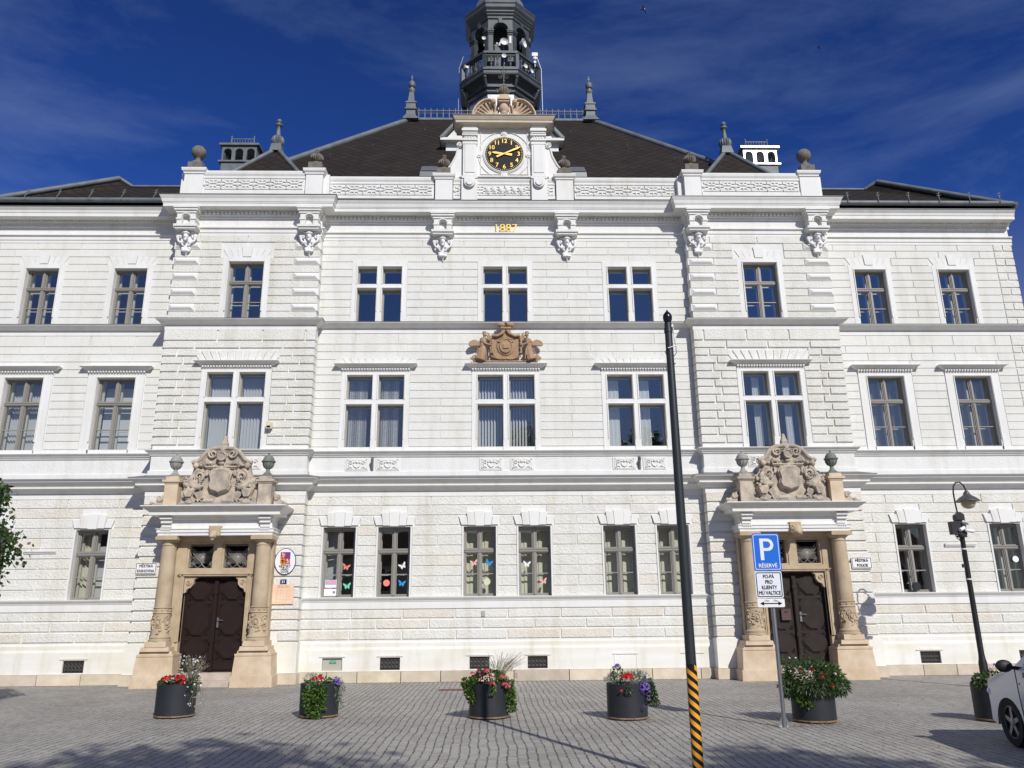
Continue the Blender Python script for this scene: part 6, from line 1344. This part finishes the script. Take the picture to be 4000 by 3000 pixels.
def f6(o, h, r):
    mk(o, 'foliage', LEAFD, lambda b: (blob(b, (0,0,h+.05), (.28,.25,.12), 520, .05, .035), blob(b, (-.26,-.1,h+.03), (.10,.1,.10), 120, .045, .03, .5)))
    mk(o, 'bright_foliage', LEAF, lambda b: blob(b, (-.12,-.2,h+.02), (.12,.08,.06), 130, .05, .04))
    mk(o, 'red_flowers', PET_R, lambda b: (flowers(b, (.02,-.22,h+.09), (.05,.03,.03), 18, .026), flowers(b, (.14,-.22,h+.05), (.02,.02,.02), 5, .024)))
    mk(o, 'blue_flowers', PET_P, lambda b: [flowers(b, (.02+.1*i, -.1, h+.26-.03*i), (.03,.02,.03), 7, .024) for i in range(4)])
    mk(o, 'silver_shoots', LEAFS, lambda b: (blob(b, (.15,0,h+.14), (.16,.14,.10), 240, .05, .01, up_=.4)))
PL = [(-5.86,-6.72,'round dark planter with red geraniums and tall wispy white flowers before the left portal',f1), (-3.35,-6.98,'round dark planter with bright green creeper hanging down its front',f2), (-.47,-7.42,'round dark planter with ivy on both sides, pinkish red flowers and dry grasses',f3),
      (1.77,-7.77,'round dark planter with silvery leaves, red geraniums and trailing purple flowers',f4), (4.56,-8.42,'round dark planter overflowing with a big green bush beside the parking sign',f5), (7.34,-8.60,'round dark planter partly hidden behind the police car',f6)]
for x, y, lb, fn in PL: planter(x, y, lb, fn)
# striped pole
o = empty('striped_pole', (1.63, -12.9, 0), 'tall dark grey pole with onion finial and orange and black striped tape round its foot', 'pole')
b = MB(); b.lathe([(.056,0),(.051,2.4),(.042,4.74),(.049,4.745),(.049,4.80),(.042,4.805),(.042,4.86)], (0,0,0), 28); b.build('post', POLE, o, smooth=40)
b = MB(); b.lathe([(.03,4.86),(.036,4.87),(.05,4.90),(.054,4.935),(.048,4.965),(.03,4.99),(.012,5.01),(.003,5.03)], (0,0,0), 28); b.build('onion_finial', BLK, o, smooth=60)
b = MB(); n = 36
for k in range(-2, 16):
    z0 = .02+k*.095
    for i in range(n):
        a0, a1 = 2*math.pi*i/n, 2*math.pi*(i+1)/n; s0 = z0-.135*(i/n*2 % 1)*1.0; s1 = z0-.135*(((i/n*2) % 1)+2/n)
        q = [s0, s1, s1+.048, s0+.048]
        if min(q) < 0 or max(q) > 1.13: continue
        rr = .0568-.0019*z0+.0012; b.add([(rr*math.cos(a0),rr*math.sin(a0),q[0]),(rr*math.cos(a1),rr*math.sin(a1),q[1]),(rr*math.cos(a1),rr*math.sin(a1),q[2]),(rr*math.cos(a0),rr*math.sin(a0),q[3])], [(0,1,2,3)])
b.build('orange_stripes', YEL, o, recalc=False)
b = MB(); b.lathe([(.0568,.0),(.0547,1.13)], (0,0,0), 28); b.build('black_tape', BLK, o, smooth=40)
b = MB(); b.tube([(.045,-.02,4.84),(.055,-.02,4.78),(.06,-.01,4.7),(.075,-.01,4.62),(.07,-.02,4.58),(.03,-.055,4.56),(-.03,-.055,4.54)], .006, 6); b.tube([(.045,-.02,4.84),(.04,-.03,4.80)], .012, 6); b.tube([(.062,-.01,4.68),(.078,-.01,4.60)], .011, 6); b.build('white_cable', PLAS, o)
b = MB(); b.tube([(-.03,-.055,4.54),(-.06,-.03,4.50),(-.04,-.01,4.47),(.0,.05,4.50)], .005, 6); b.tube([(.07,-.02,4.6),(.075,0,4.5),(.045,.02,4.46)], .004, 6); b.build('black_cable', BLK, o)
# parking sign
o = empty('parking_sign', (3.88, -9.0, 0), 'blue and white reserved parking sign with two white plates on a grey steel post', 'sign')
b = MB(); b.lathe([(.03,0),(.03,2.70),(.028,2.71)], (0,0,0), 20); b.build('post', STEEL, o, smooth=40)
b = MB(); b.box(-.09,.09,-.07,.07,0,.012); [b.add([(sg*.03,-.006,.012),(sg*.085,-.006,.012),(sg*.03,-.006,.16),(sg*.03,.006,.012),(sg*.085,.006,.012),(sg*.03,.006,.16)], [(0,1,2),(3,4,5),(0,1,4,3),(1,2,5,4)]) for sg in (-1, 1)]; b.lathe([(.036,.012),(.036,.2)], (0,0,0), 16); b.build('foot_bracket', STEEL, o)
def board(name, z0, z1, w, m, r=.03):
    b = MB(); b.prism(rrect(-w/2, w/2, z0, z1, r), -.052, -.04); c = b.build(name, m, o); return c
bx = -.035
c = board('parking_plate', 2.24, 2.81, .43, SBLU, .035); c.location.x = bx
k = MB(); P1, P2 = rrect(-.197, .197, 2.258, 2.792, .025, 5), rrect(-.188, .188, 2.267, 2.783, .02, 5); n = len(P1); k.add([(x, -.0535, z) for x, z in P1]+[(x, -.0535, z) for x, z in P2], [(i, (i+1)%n, (i+1)%n+n, i+n) for i in range(n)]); k.build('white_border', SWHI, c, recalc=False)
k = MB(); pts = []   # letter P
k.box(-.10, -.045, -.056, -.052, 2.40, 2.73); 
ou = [(-.045,2.73),(.02,2.73)]+[(.02+.095*math.cos(a), 2.635+.095*math.sin(a)) for a in [R(90-18*i) for i in range(11)]]+[(-.045,2.54)]
inn = [(-.045,2.685),(.015,2.685)]+[(.015+.05*math.cos(a), 2.635+.05*math.sin(a)) for a in [R(90-18*i) for i in range(11)]]+[(-.045,2.585)]
nn = len(ou); k.add([(x,-.056,z) for x,z in ou]+[(x,-.056,z) for x,z in inn], [(i,i+1,i+1+nn,i+nn) for i in range(nn-1)]); k.build('letter_p', SWHI, c, recalc=False)
text('RÉSERVÉ', .082, SWHI, c, (0, -.054, 2.315), bold=.0015, xs=.95)
c = board('clients_plate', 1.835, 2.232, .42, SWHI, .03); c.location.x = bx-.01
k = MB(); P1, P2 = rrect(-.195, .195, 1.850, 2.217, .025, 5), rrect(-.182, .182, 1.863, 2.204, .018, 5); n = len(P1); k.add([(x, -.0535, z) for x, z in P1]+[(x, -.0535, z) for x, z in P2], [(i, (i+1)%n, (i+1)%n+n, i+n) for i in range(n)]); k.build('black_border', BLK, c, recalc=False)
for i, tx in enumerate(('PO-PÁ', 'PRO', 'KLIENTY', 'MÚ VALTICE')): text(tx, .078, BLK, c, (0, -.054, 2.152-i*.081), xs=.78, bold=.001)
c = board('range_plate', 1.70, 1.827, .42, SWH2, .02); c.location.x = bx-.005
k = MB(); k.prism([(-.17,1.755),(-.11,1.785),(-.11,1.762),(.11,1.762),(.11,1.785),(.17,1.755),(.11,1.725),(.11,1.748),(-.11,1.748),(-.11,1.725)], -.056, -.052); k.build('arrow', BLK, c)
text('15m', .04, BLK, c, (-.065, -.054, 1.795), ext=.001); text('15m', .04, BLK, c, (.07, -.054, 1.795), ext=.001)
b = MB(); [b.box(-.05, .05, -.04, .035, z, z+.03) for z in (2.65, 2.35, 2.1, 1.93, 1.75)]; b.build('clamp', STEEL, o)
# street lamp
o = empty('street_lamp', (10.37, -3.3, 0), 'slender black street lamp with curved neck, bell shade and cameras, behind the police car', 'street lamp')
b = MB(); b.lathe([(.09,0),(.09,.5),(.07,.6),(.062,.7),(.052,3.2),(.055,3.22),(.11,3.23),(.11,3.27),(.045,3.28),(.04,3.75)], (0,0,0), 20); b.build('post', BPOST, o, smooth=40)
b = MB(); X = .0
b.tube([(-.01,0,3.7),(-.03,0,4.0),(-.035,0,4.25),(-.01,0,4.40),(.06,0,4.49),(.15,0,4.50),(.23,0,4.43),(.265,0,4.33),(.275,0,4.28)], .018, 8); b.build('curved_neck', BPOST, o, smooth=60)
b = MB(); b.lathe([(.03,4.30),(.05,4.27),(.07,4.24),(.08,4.20),(.17,4.14),(.255,4.065),(.262,4.05),(.25,4.045),(.16,4.10)], (.275,0,0), 32); b.build('bell_shade', mat('lamp_shade_metal', (.13,.125,.12), .4, .5), o, smooth=50)
b = MB(); b.lathe([(.15,4.09),(.158,4.03),(.15,3.97),(.11,3.91),(.05,3.88),(0,3.875)], (.275,0,0), 28); b.build('globe', mat('milky_globe', (.45,.42,.26), .25), o, smooth=60)
b = MB(); b.prism([(-.10,3.62),(.09,3.62),(.09,3.74),(.0,3.80),(-.10,3.73)], -.08, .08); b.prism([(-.24,3.29),(-.06,3.29),(-.06,3.58),(-.25,3.58)], -.10, .06); b.box(-.11,.11,-.05,.05,3.28,3.62); b.tube([(-.15,0,3.29),(-.12,-.02,3.2),(-.03,0,3.13)], .01, 6); b.build('control_box', DPLAS, o)
def camr(p, d, nm='security_camera'):
    b = MB(); p = Vector(p); d = Vector(d); b.tube([p, p+d*.16], .04, 10); b.ell(p, .048); b.build(nm, PLAS, o, smooth=50)
camr((.05,-.07,3.56), (.3,-.9,-.3)); camr((.02,-.10,3.43), (-.8,-.3,-.3)); camr((.08,-.08,3.38), (.95,-.2,-.2))
b = MB(); b.lathe([(.058,2.95),(.058,2.98)], (0,0,0), 16); b.lathe([(.060,2.28),(.060,2.31)], (0,0,0), 16); b.build('white_band', PLAS, o)
b = MB(); b.box(-.10,-.05,-.03,.03,2.55,2.63); b.build('bracket', BPOST, o)
# ground drain
b = MB(); b.box(-.32, .32, -.13, .13, .004, .012); [b.box(-.31+i*.04, -.285+i*.04, -.12, .12, .012, .018) for i in range(16)]
dr = tag(b.build('drain_cover', mat('rusty_red_iron', (.20,.085,.05), .8, var=(.13,.05,.03), vscale=9), loc=(-1.30, -2.35, 0)), 'rusty red rectangular drain cover in the paving', 'drain cover')
# bird
for i, (p, lb) in enumerate((((10.46, 25, 42.8), 'dark bird flying high above the clock tower, right of it'), ((22.7, 25, 39.7), 'tiny distant bird in the upper right sky'))):
    b = MB(); q = 1 if i == 0 else .6; b.ell((0,0,0), (.07*q,.16*q,.05*q), 8)
    for sg in (-1, 1): b.add([(0,.05*q,0),(sg*.2*q,.06*q,.10*q),(sg*.42*q,-.04*q,.02*q),(sg*.2*q,-.08*q,.07*q),(0,-.08*q,0)], [(0,1,2,3,4)])
    b.add([(-.02,.12*q,0),(.02,.12*q,0),(.05*q,.28*q,0),(-.05*q,.28*q,0)], [(0,1,2,3)]); o = b.build('bird', BLK, loc=p); o.rotation_euler = (.5, .5, 1.0); tag(o, lb, 'bird', 'birds in the sky')
# ================================================================== police car
CAR = empty('police_car', (6.05, -11.0, 0), 'white municipal police car with blue stripe parked at the right edge', 'car', rz=R(83))
WHT = mat('car_white', (.80,.81,.82), .25, spec=.6); PBL = mat('car_blue', (.035,.045,.16), .35); RUB = mat('tyre_rubber', (.012,.012,.012), .85); RIM = mat('alloy_rim', (.30,.30,.30), .35, .7); CPL = mat('black_trim', (.015,.015,.016), .6)
CY = -.78   # car centre line is to the right of its left side
def carbody():
    bm = MB(); prof = [(.78,.24),(.80,.40),(.79,.56),(.73,.68),(.55,.765),(.25,.84),(-.06,.905),(-.12,.945),(-2.9,1.0),(-3.10,.95),(-3.18,.7),(-3.2,.45),(-3.12,.24)]
    arch = lambda cx, r: [(cx-r*math.cos(a), .25+r*.96*math.sin(a)) for a in [math.pi*i/12 for i in range(13)]]
    bot = [(-2.83,.22)]+[(x, z) for x, z in arch(-2.45, .335)]+[(-2.09,.20),(-.36,.20)]+arch(0, .335)+[(.36,.22)]
    P = prof+bot
    rings = [(-.80,.0,.955), (-.775,.0,.99), (-.73,0,1.0), (.73,0,1.0), (.775,0,.99), (.80,0,.955)]
    n = len(P); vs = []
    for y, _, s_ in rings:
        for x, z in P:
            k = max(0, (z-.62))*.16; yy = y*(1-.0) ; yy = yy-(k if y > 0 else -k) if abs(y) > .74 else yy
            fx = max(0, (x-.35))**2*.7; yy = yy-(fx if yy > 0 else -fx)*(1 if abs(y) > .7 else 0)
            cx_, cz_ = -1.2, .6; xs_ = cx_+(x-cx_)*(1-(1-s_)*.35) if 1 else x; zs_ = z if z < .42 else cz_+(z-cz_)*(s_ if z > .42 else 1)
            vs.append((xs_, yy+CY, zs_))
    fs = [(r*n+i, r*n+(i+1)%n, (r+1)*n+(i+1)%n, (r+1)*n+i) for r in range(len(rings)-1) for i in range(n)]
    fs += [tuple(range(n)), tuple(range((len(rings)-1)*n, len(rings)*n))]
    bm.add(vs, fs); return bm
body = carbody().build('body', WHT, CAR, smooth=35)
b = MB(); lo = [(-.30,.66),(-2.95,.68)]; 
def gh(z, x0, x1, w): return [(x0, CY-w, z), (x1, CY-w, z), (x1, CY+w, z), (x0, CY+w, z)]
b.add(gh(.94,-.10,-3.02,.70)+gh(1.46,-.92,-2.80,.56)+gh(1.52,-1.15,-2.6,.48), [(0,1,5,4),(1,2,6,5),(2,3,7,6),(3,0,4,7),(4,5,9,8),(5,6,10,9),(6,7,11,10),(7,4,8,11),(8,9,10,11)])
b.build('roof', WHT, CAR, smooth=30)
def sidept(u, v, sg): # u along from front to back, v up, on the side glass
    z = .94+.52*v; x0 = -.10-.82*v; x1 = -3.02+.22*v; w = .70-.14*v; return (x0+(x1-x0)*u, CY+sg*(w+.006), z)
for sg in (1, -1):
    for u0, u1 in ((.06, .42), (.46, .74), (.78, .93)):
        g_ = MB(); g_.add([sidept(u0, .08, sg), sidept(u1, .08, sg), sidept(u1, .86, sg), sidept(u0+.015, .86, sg)], [(0,1,2,3)]); g_.build('side_window', mat('dark_car_window', (.02,.025,.025), .08) if (sg, u0) == (1, .06) else MATS['dark_car_window'], CAR, recalc=False)
g_ = MB(); g_.add([(-.15,CY-.64,.97),(-.15,CY+.64,.97),(-.88,CY+.52,1.435),(-.88,CY-.52,1.435)], [(0,1,2,3)]); o_ = g_.build('windscreen', MATS['dark_car_window'], CAR, recalc=False); o_.location = (.012, 0, .006)
def wheel(x, sg):
    y = CY+sg*.70; b = MB(); b.lathe([(.17,-.05),(.19,-.09),(.272,-.09),(.287,-.07),(.287,.07),(.272,.09),(.19,.09),(.17,.05)], (0,0,0), 36, 'y'); w = b.build('wheel', RUB, CAR, smooth=40, loc=(x, y, .287))
    b = MB(); b.lathe([(.02,.0),(.19,.0),(.195,sg*.085),(.18,sg*.085),(.175,sg*.03),(.02,sg*.03)], (0,0,0), 32, 'y'); b.lathe([(.05,sg*.02),(.05,sg*.08),(.03,sg*.085),(0,sg*.085)], (0,0,0), 16, 'y')
    for i in range(5):
        a = 2*math.pi*i/5+.3; d = Vector((math.cos(a), math.sin(a))); q = Vector((-d.y, d.x)); pts = [d*.03+q*.03, d*.18+q*.022, d*.18-q*.022, d*.03-q*.03]; b.prism([(p.x, p.y) for p in pts], min(sg*.045, sg*.075), max(sg*.045, sg*.075))
    b.build('rim', RIM, w, smooth=40)
for x in (0, -2.45):
    for sg in (-1, 1): wheel(x, sg)
b = MB(); b.box(-2.8, .35, CY-.62, CY+.62, .22, .70); b.build('underbody', CPL, CAR)
for x in (0, -2.45):
    for sg in (-1, 1): b = MB(); b.tube([(x+.342*math.cos(a), CY+sg*.785, .25+.328*math.sin(a)) for a in [math.pi*i/14 for i in range(15)]], .012, 6); b.build('wheel_arch_lip', WHT, CAR, smooth=60)
for sg in (1, -1):
    m_ = MB(); m_.ell((-.30, CY+sg*.90, .965), (.055,.10,.075), 14); m_.tube([(-.32,CY+sg*.70,.93),(-.30,CY+sg*.84,.95)], .022, 8); m_.build('door_mirror', CPL, CAR, smooth=60)
    h_ = MB(); h_.ell((.62, CY+sg*.60, .60), (.13,.14,.075), 14); h_.build('headlight', SWHI, CAR, smooth=60)
    yb = CY+sg*.805
    s1 = MB(); s1.add([(-.42,yb-sg*.038,.835),(-2.9,yb-sg*.038,.845),(-2.9,yb-sg*.047,.905),(-.42,yb-sg*.047,.895)], [(0,1,2,3)]); s1.build('blue_stripe', PBL, CAR, recalc=False)
    s2 = MB()
    for i in range(34):
        for j in range(3):
            if (i+j) % 2 == 0: x = -.52-i*.055; s2.add([(x,yb+sg*.0,.40+j*.05),(x-.055,yb+sg*.0,.40+j*.05),(x-.055,yb+sg*.0,.45+j*.05),(x,yb+sg*.0,.45+j*.05)], [(0,1,2,3)])
    s2.build('chequer_band', PBL, CAR, recalc=False)
    t_ = text('MĚSTSKÁ POLICIE', .125, PBL, CAR, (-1.32, yb+sg*.003, .72), name='door_lettering', ext=.001, bold=.002); t_.rotation_euler = (R(-9*sg)*0, 0, R(180) if sg > 0 else 0)
for sg in (1, -1):
    b = MB(); b.tube([(-.33, CY+sg*.80, .93), (-.36, CY+sg*.808, .6), (-.40, CY+sg*.803, .24)], .006, 5); b.build('door_gap', CPL, CAR); b = MB(); b.tube([(-1.32, CY+sg*.80, .95), (-1.33, CY+sg*.808, .6), (-1.33, CY+sg*.803, .24)], .006, 5); b.build('door_gap', CPL, CAR)
b = MB(); b.box(.66,.805,CY-.5,CY+.5,.28,.40); b.build('bumper_grille', CPL, CAR)
b = MB(); b.ell((-.34, CY+.775, .76), (.02,.008,.012), 8); b.build('side_repeater', mat('amber', (.3,.15,.05), .3), CAR)
# aerial whose shadow falls on the paving
b = MB(); b.tube([(-2.3,CY,1.52),(-2.55,CY,1.95)], .004, 5); b.build('roof_aerial', CPL, CAR)
# ================================================================== trees
def tree(loc, trunk_h, crown, n, ls, label, lobes, tr=.16, name='tree'):
    """crown: list of (cx,cy,cz,rx,ry,rz) lobes in local space"""
    o = empty(name, loc, label, 'tree'); b = MB(); top = Vector((lobes[0][0]*.3, lobes[0][1]*.3, trunk_h))
    b.tube([(0,0,-.05),(.03,.02,trunk_h*.5),top], [tr, tr*.75, tr*.6], 10)
    for c in lobes:
        e = Vector(c[:3]); m_ = (top+e)/2+Vector((random.uniform(-.2,.2), random.uniform(-.2,.2), .15)); b.tube([top, m_, e], [tr*.5, tr*.3, tr*.12], 7)
        for i in range(7):
            v = rvec(); f = e+Vector((v.x*c[3], v.y*c[4], v.z*c[5]))*.85; b.tube([e*.6+m_*.4, (e+f)/2+rvec()*.1, f], [tr*.16, tr*.09, tr*.03], 5)
    b.build('trunk', BARK, o, smooth=60)
    k = MB(); tot = sum(c[3]*c[4]*c[5] for c in lobes)
    for c in lobes:
        m = int(n*c[3]*c[4]*c[5]/tot); cl = [Vector(c[:3])+Vector((v.x*c[3], v.y*c[4], v.z*c[5]))*random.random()**.4 for v in [rvec() for _ in range(max(6, m//28))]]
        for i in range(m):
            q = random.choice(cl)+rvec()*ls*2.6*random.random()**.5; d = (rvec()+Vector((0,0,-.5))).normalized(); z = ls*random.uniform(.7,1.2); leafq(k, q, d, (rvec()+Vector((0,-.3,.8))).normalized(), z, z*.8)
    k.build('crown', LEAFD, o, recalc=False); return o
random.seed(21)
tree((-11.48,-6.2,0), 2.2, None, 10500, .10, 'leafy green tree reaching in at the left edge of the picture', [(1.35,.1,3.60,.55,.6,.5), (1.62,.1,2.95,.62,.6,.5), (1.50,0,2.25,.50,.5,.38), (.6,.1,3.3,.8,.9,.9), (-.5,.1,3.6,.9,1.0,.9), (.2,.1,4.5,.8,.8,.5)], tr=.09)
tree((2.7,-26.9,0), 7.5, None, 3400, .24, 'tall leafy tree on the square behind the viewpoint, left one', [(0,0,11.5,2.2,2.2,1.6), (-1.3,.4,10.2,1.2,1.2,1.0), (1.3,-.2,10.4,1.3,1.3,1.0), (.2,.8,9.2,1.0,1.0,.8)], tr=.22)
tree((9.6,-27.5,0), 7.5, None, 2600, .24, 'tall leafy tree on the square behind the viewpoint, right one', [(0,0,11.2,1.7,1.7,1.5), (-1.2,.6,10.6,1.0,1.0,.8), (1.1,-.2,10.0,1.2,1.2,1.0)], tr=.20)
# ================================================================== houses across the square (behind the viewpoint, mirrored in the panes)
def house(x0, x1, h, y, mw, label, nf):
    o = empty('town_house', ((x0+x1)/2, y, 0), label, 'house', 'houses across the square'); w = (x1-x0)/2; b = MB(); b.box(-w, w, -9, 0, 0, h); b.build('wall', mw, o)
    b = MB(); b.add([(-w-.2,.4,h),(w+.2,.4,h),(w+.2,-9.4,h),(-w-.2,-9.4,h),(-w,-4.5,h+3.6),(w,-4.5,h+3.6)], [(0,1,5,4),(2,3,4,5),(1,2,5),(3,0,4),(0,3,2,1)]); b.build('roof', RT, o)
    n = int(w*2/2.4)
    for i in range(n):
        for f in range(nf):
            cx = -w+(i+.5)*2*w/n; z = .9+f*3.1; q = MB(); q.box(cx-.6, cx+.6, .0, .06, z, z+1.75); q.build('window', W, o); g = MB(); g.box(cx-.48, cx+.48, .06, .075, z+.1, z+1.63); g.build('pane', BLK, o)
RT = mat('red_tile_roof', (.22,.08,.05), .8, var=(.14,.06,.04), vscale=2)
house(-44, -26, 6.5, -58, mat('ochre_render', (.50,.38,.20), .85), 'ochre two-storey house across the square, leftmost', 2)
house(-26, -12, 7.2, -58, mat('pale_green_render', (.42,.48,.36), .85), 'pale green two-storey house across the square', 2)
house(-12, 6, 6.4, -58, mat('cream_render', (.58,.52,.40), .85), 'cream two-storey house across the square', 2)
house(6, 22, 8.4, -58, mat('grey_render', (.40,.40,.39), .85), 'grey three-storey house across the square', 2)
house(22, 44, 6.8, -58, mat('pink_render', (.52,.36,.31), .85), 'pink two-storey house across the square, rightmost', 2)
# fallen leaves: nobody could count them
random.seed(5); b = MB()
for cx, cy, n, s_ in ((1.9,-8.15,26,.16),(4.1,-8.95,30,.2),(4.6,-8.85,24,.25),(-5.3,-6.9,6,.3),(-3.0,-7.3,10,.2),(2.4,-10.5,14,1.2),(6.3,-3.5,8,1.5),(0,-9,26,4.0),(-4,-8,14,3.0),(5,-7,14,2.5),(-.4,-7.9,6,.2)):
    for i in range(n):
        p = Vector((cx+random.gauss(0,s_), cy+random.gauss(0,s_*.35), .012+random.random()*.01)); a = random.uniform(0,6.28); leafq(b, p, Vector((math.cos(a), math.sin(a), .15)).normalized(), Vector((random.uniform(-.4,.4), random.uniform(-.4,.4), 1)).normalized(), random.uniform(.03,.055), .03)
tag(b.build('fallen_leaves', leafmat('leaf_fallen', (.28,.10,.03), (.42,.26,.07)), recalc=False), 'scattered brown and yellow fallen leaves on the paving', 'leaves', kind='stuff')
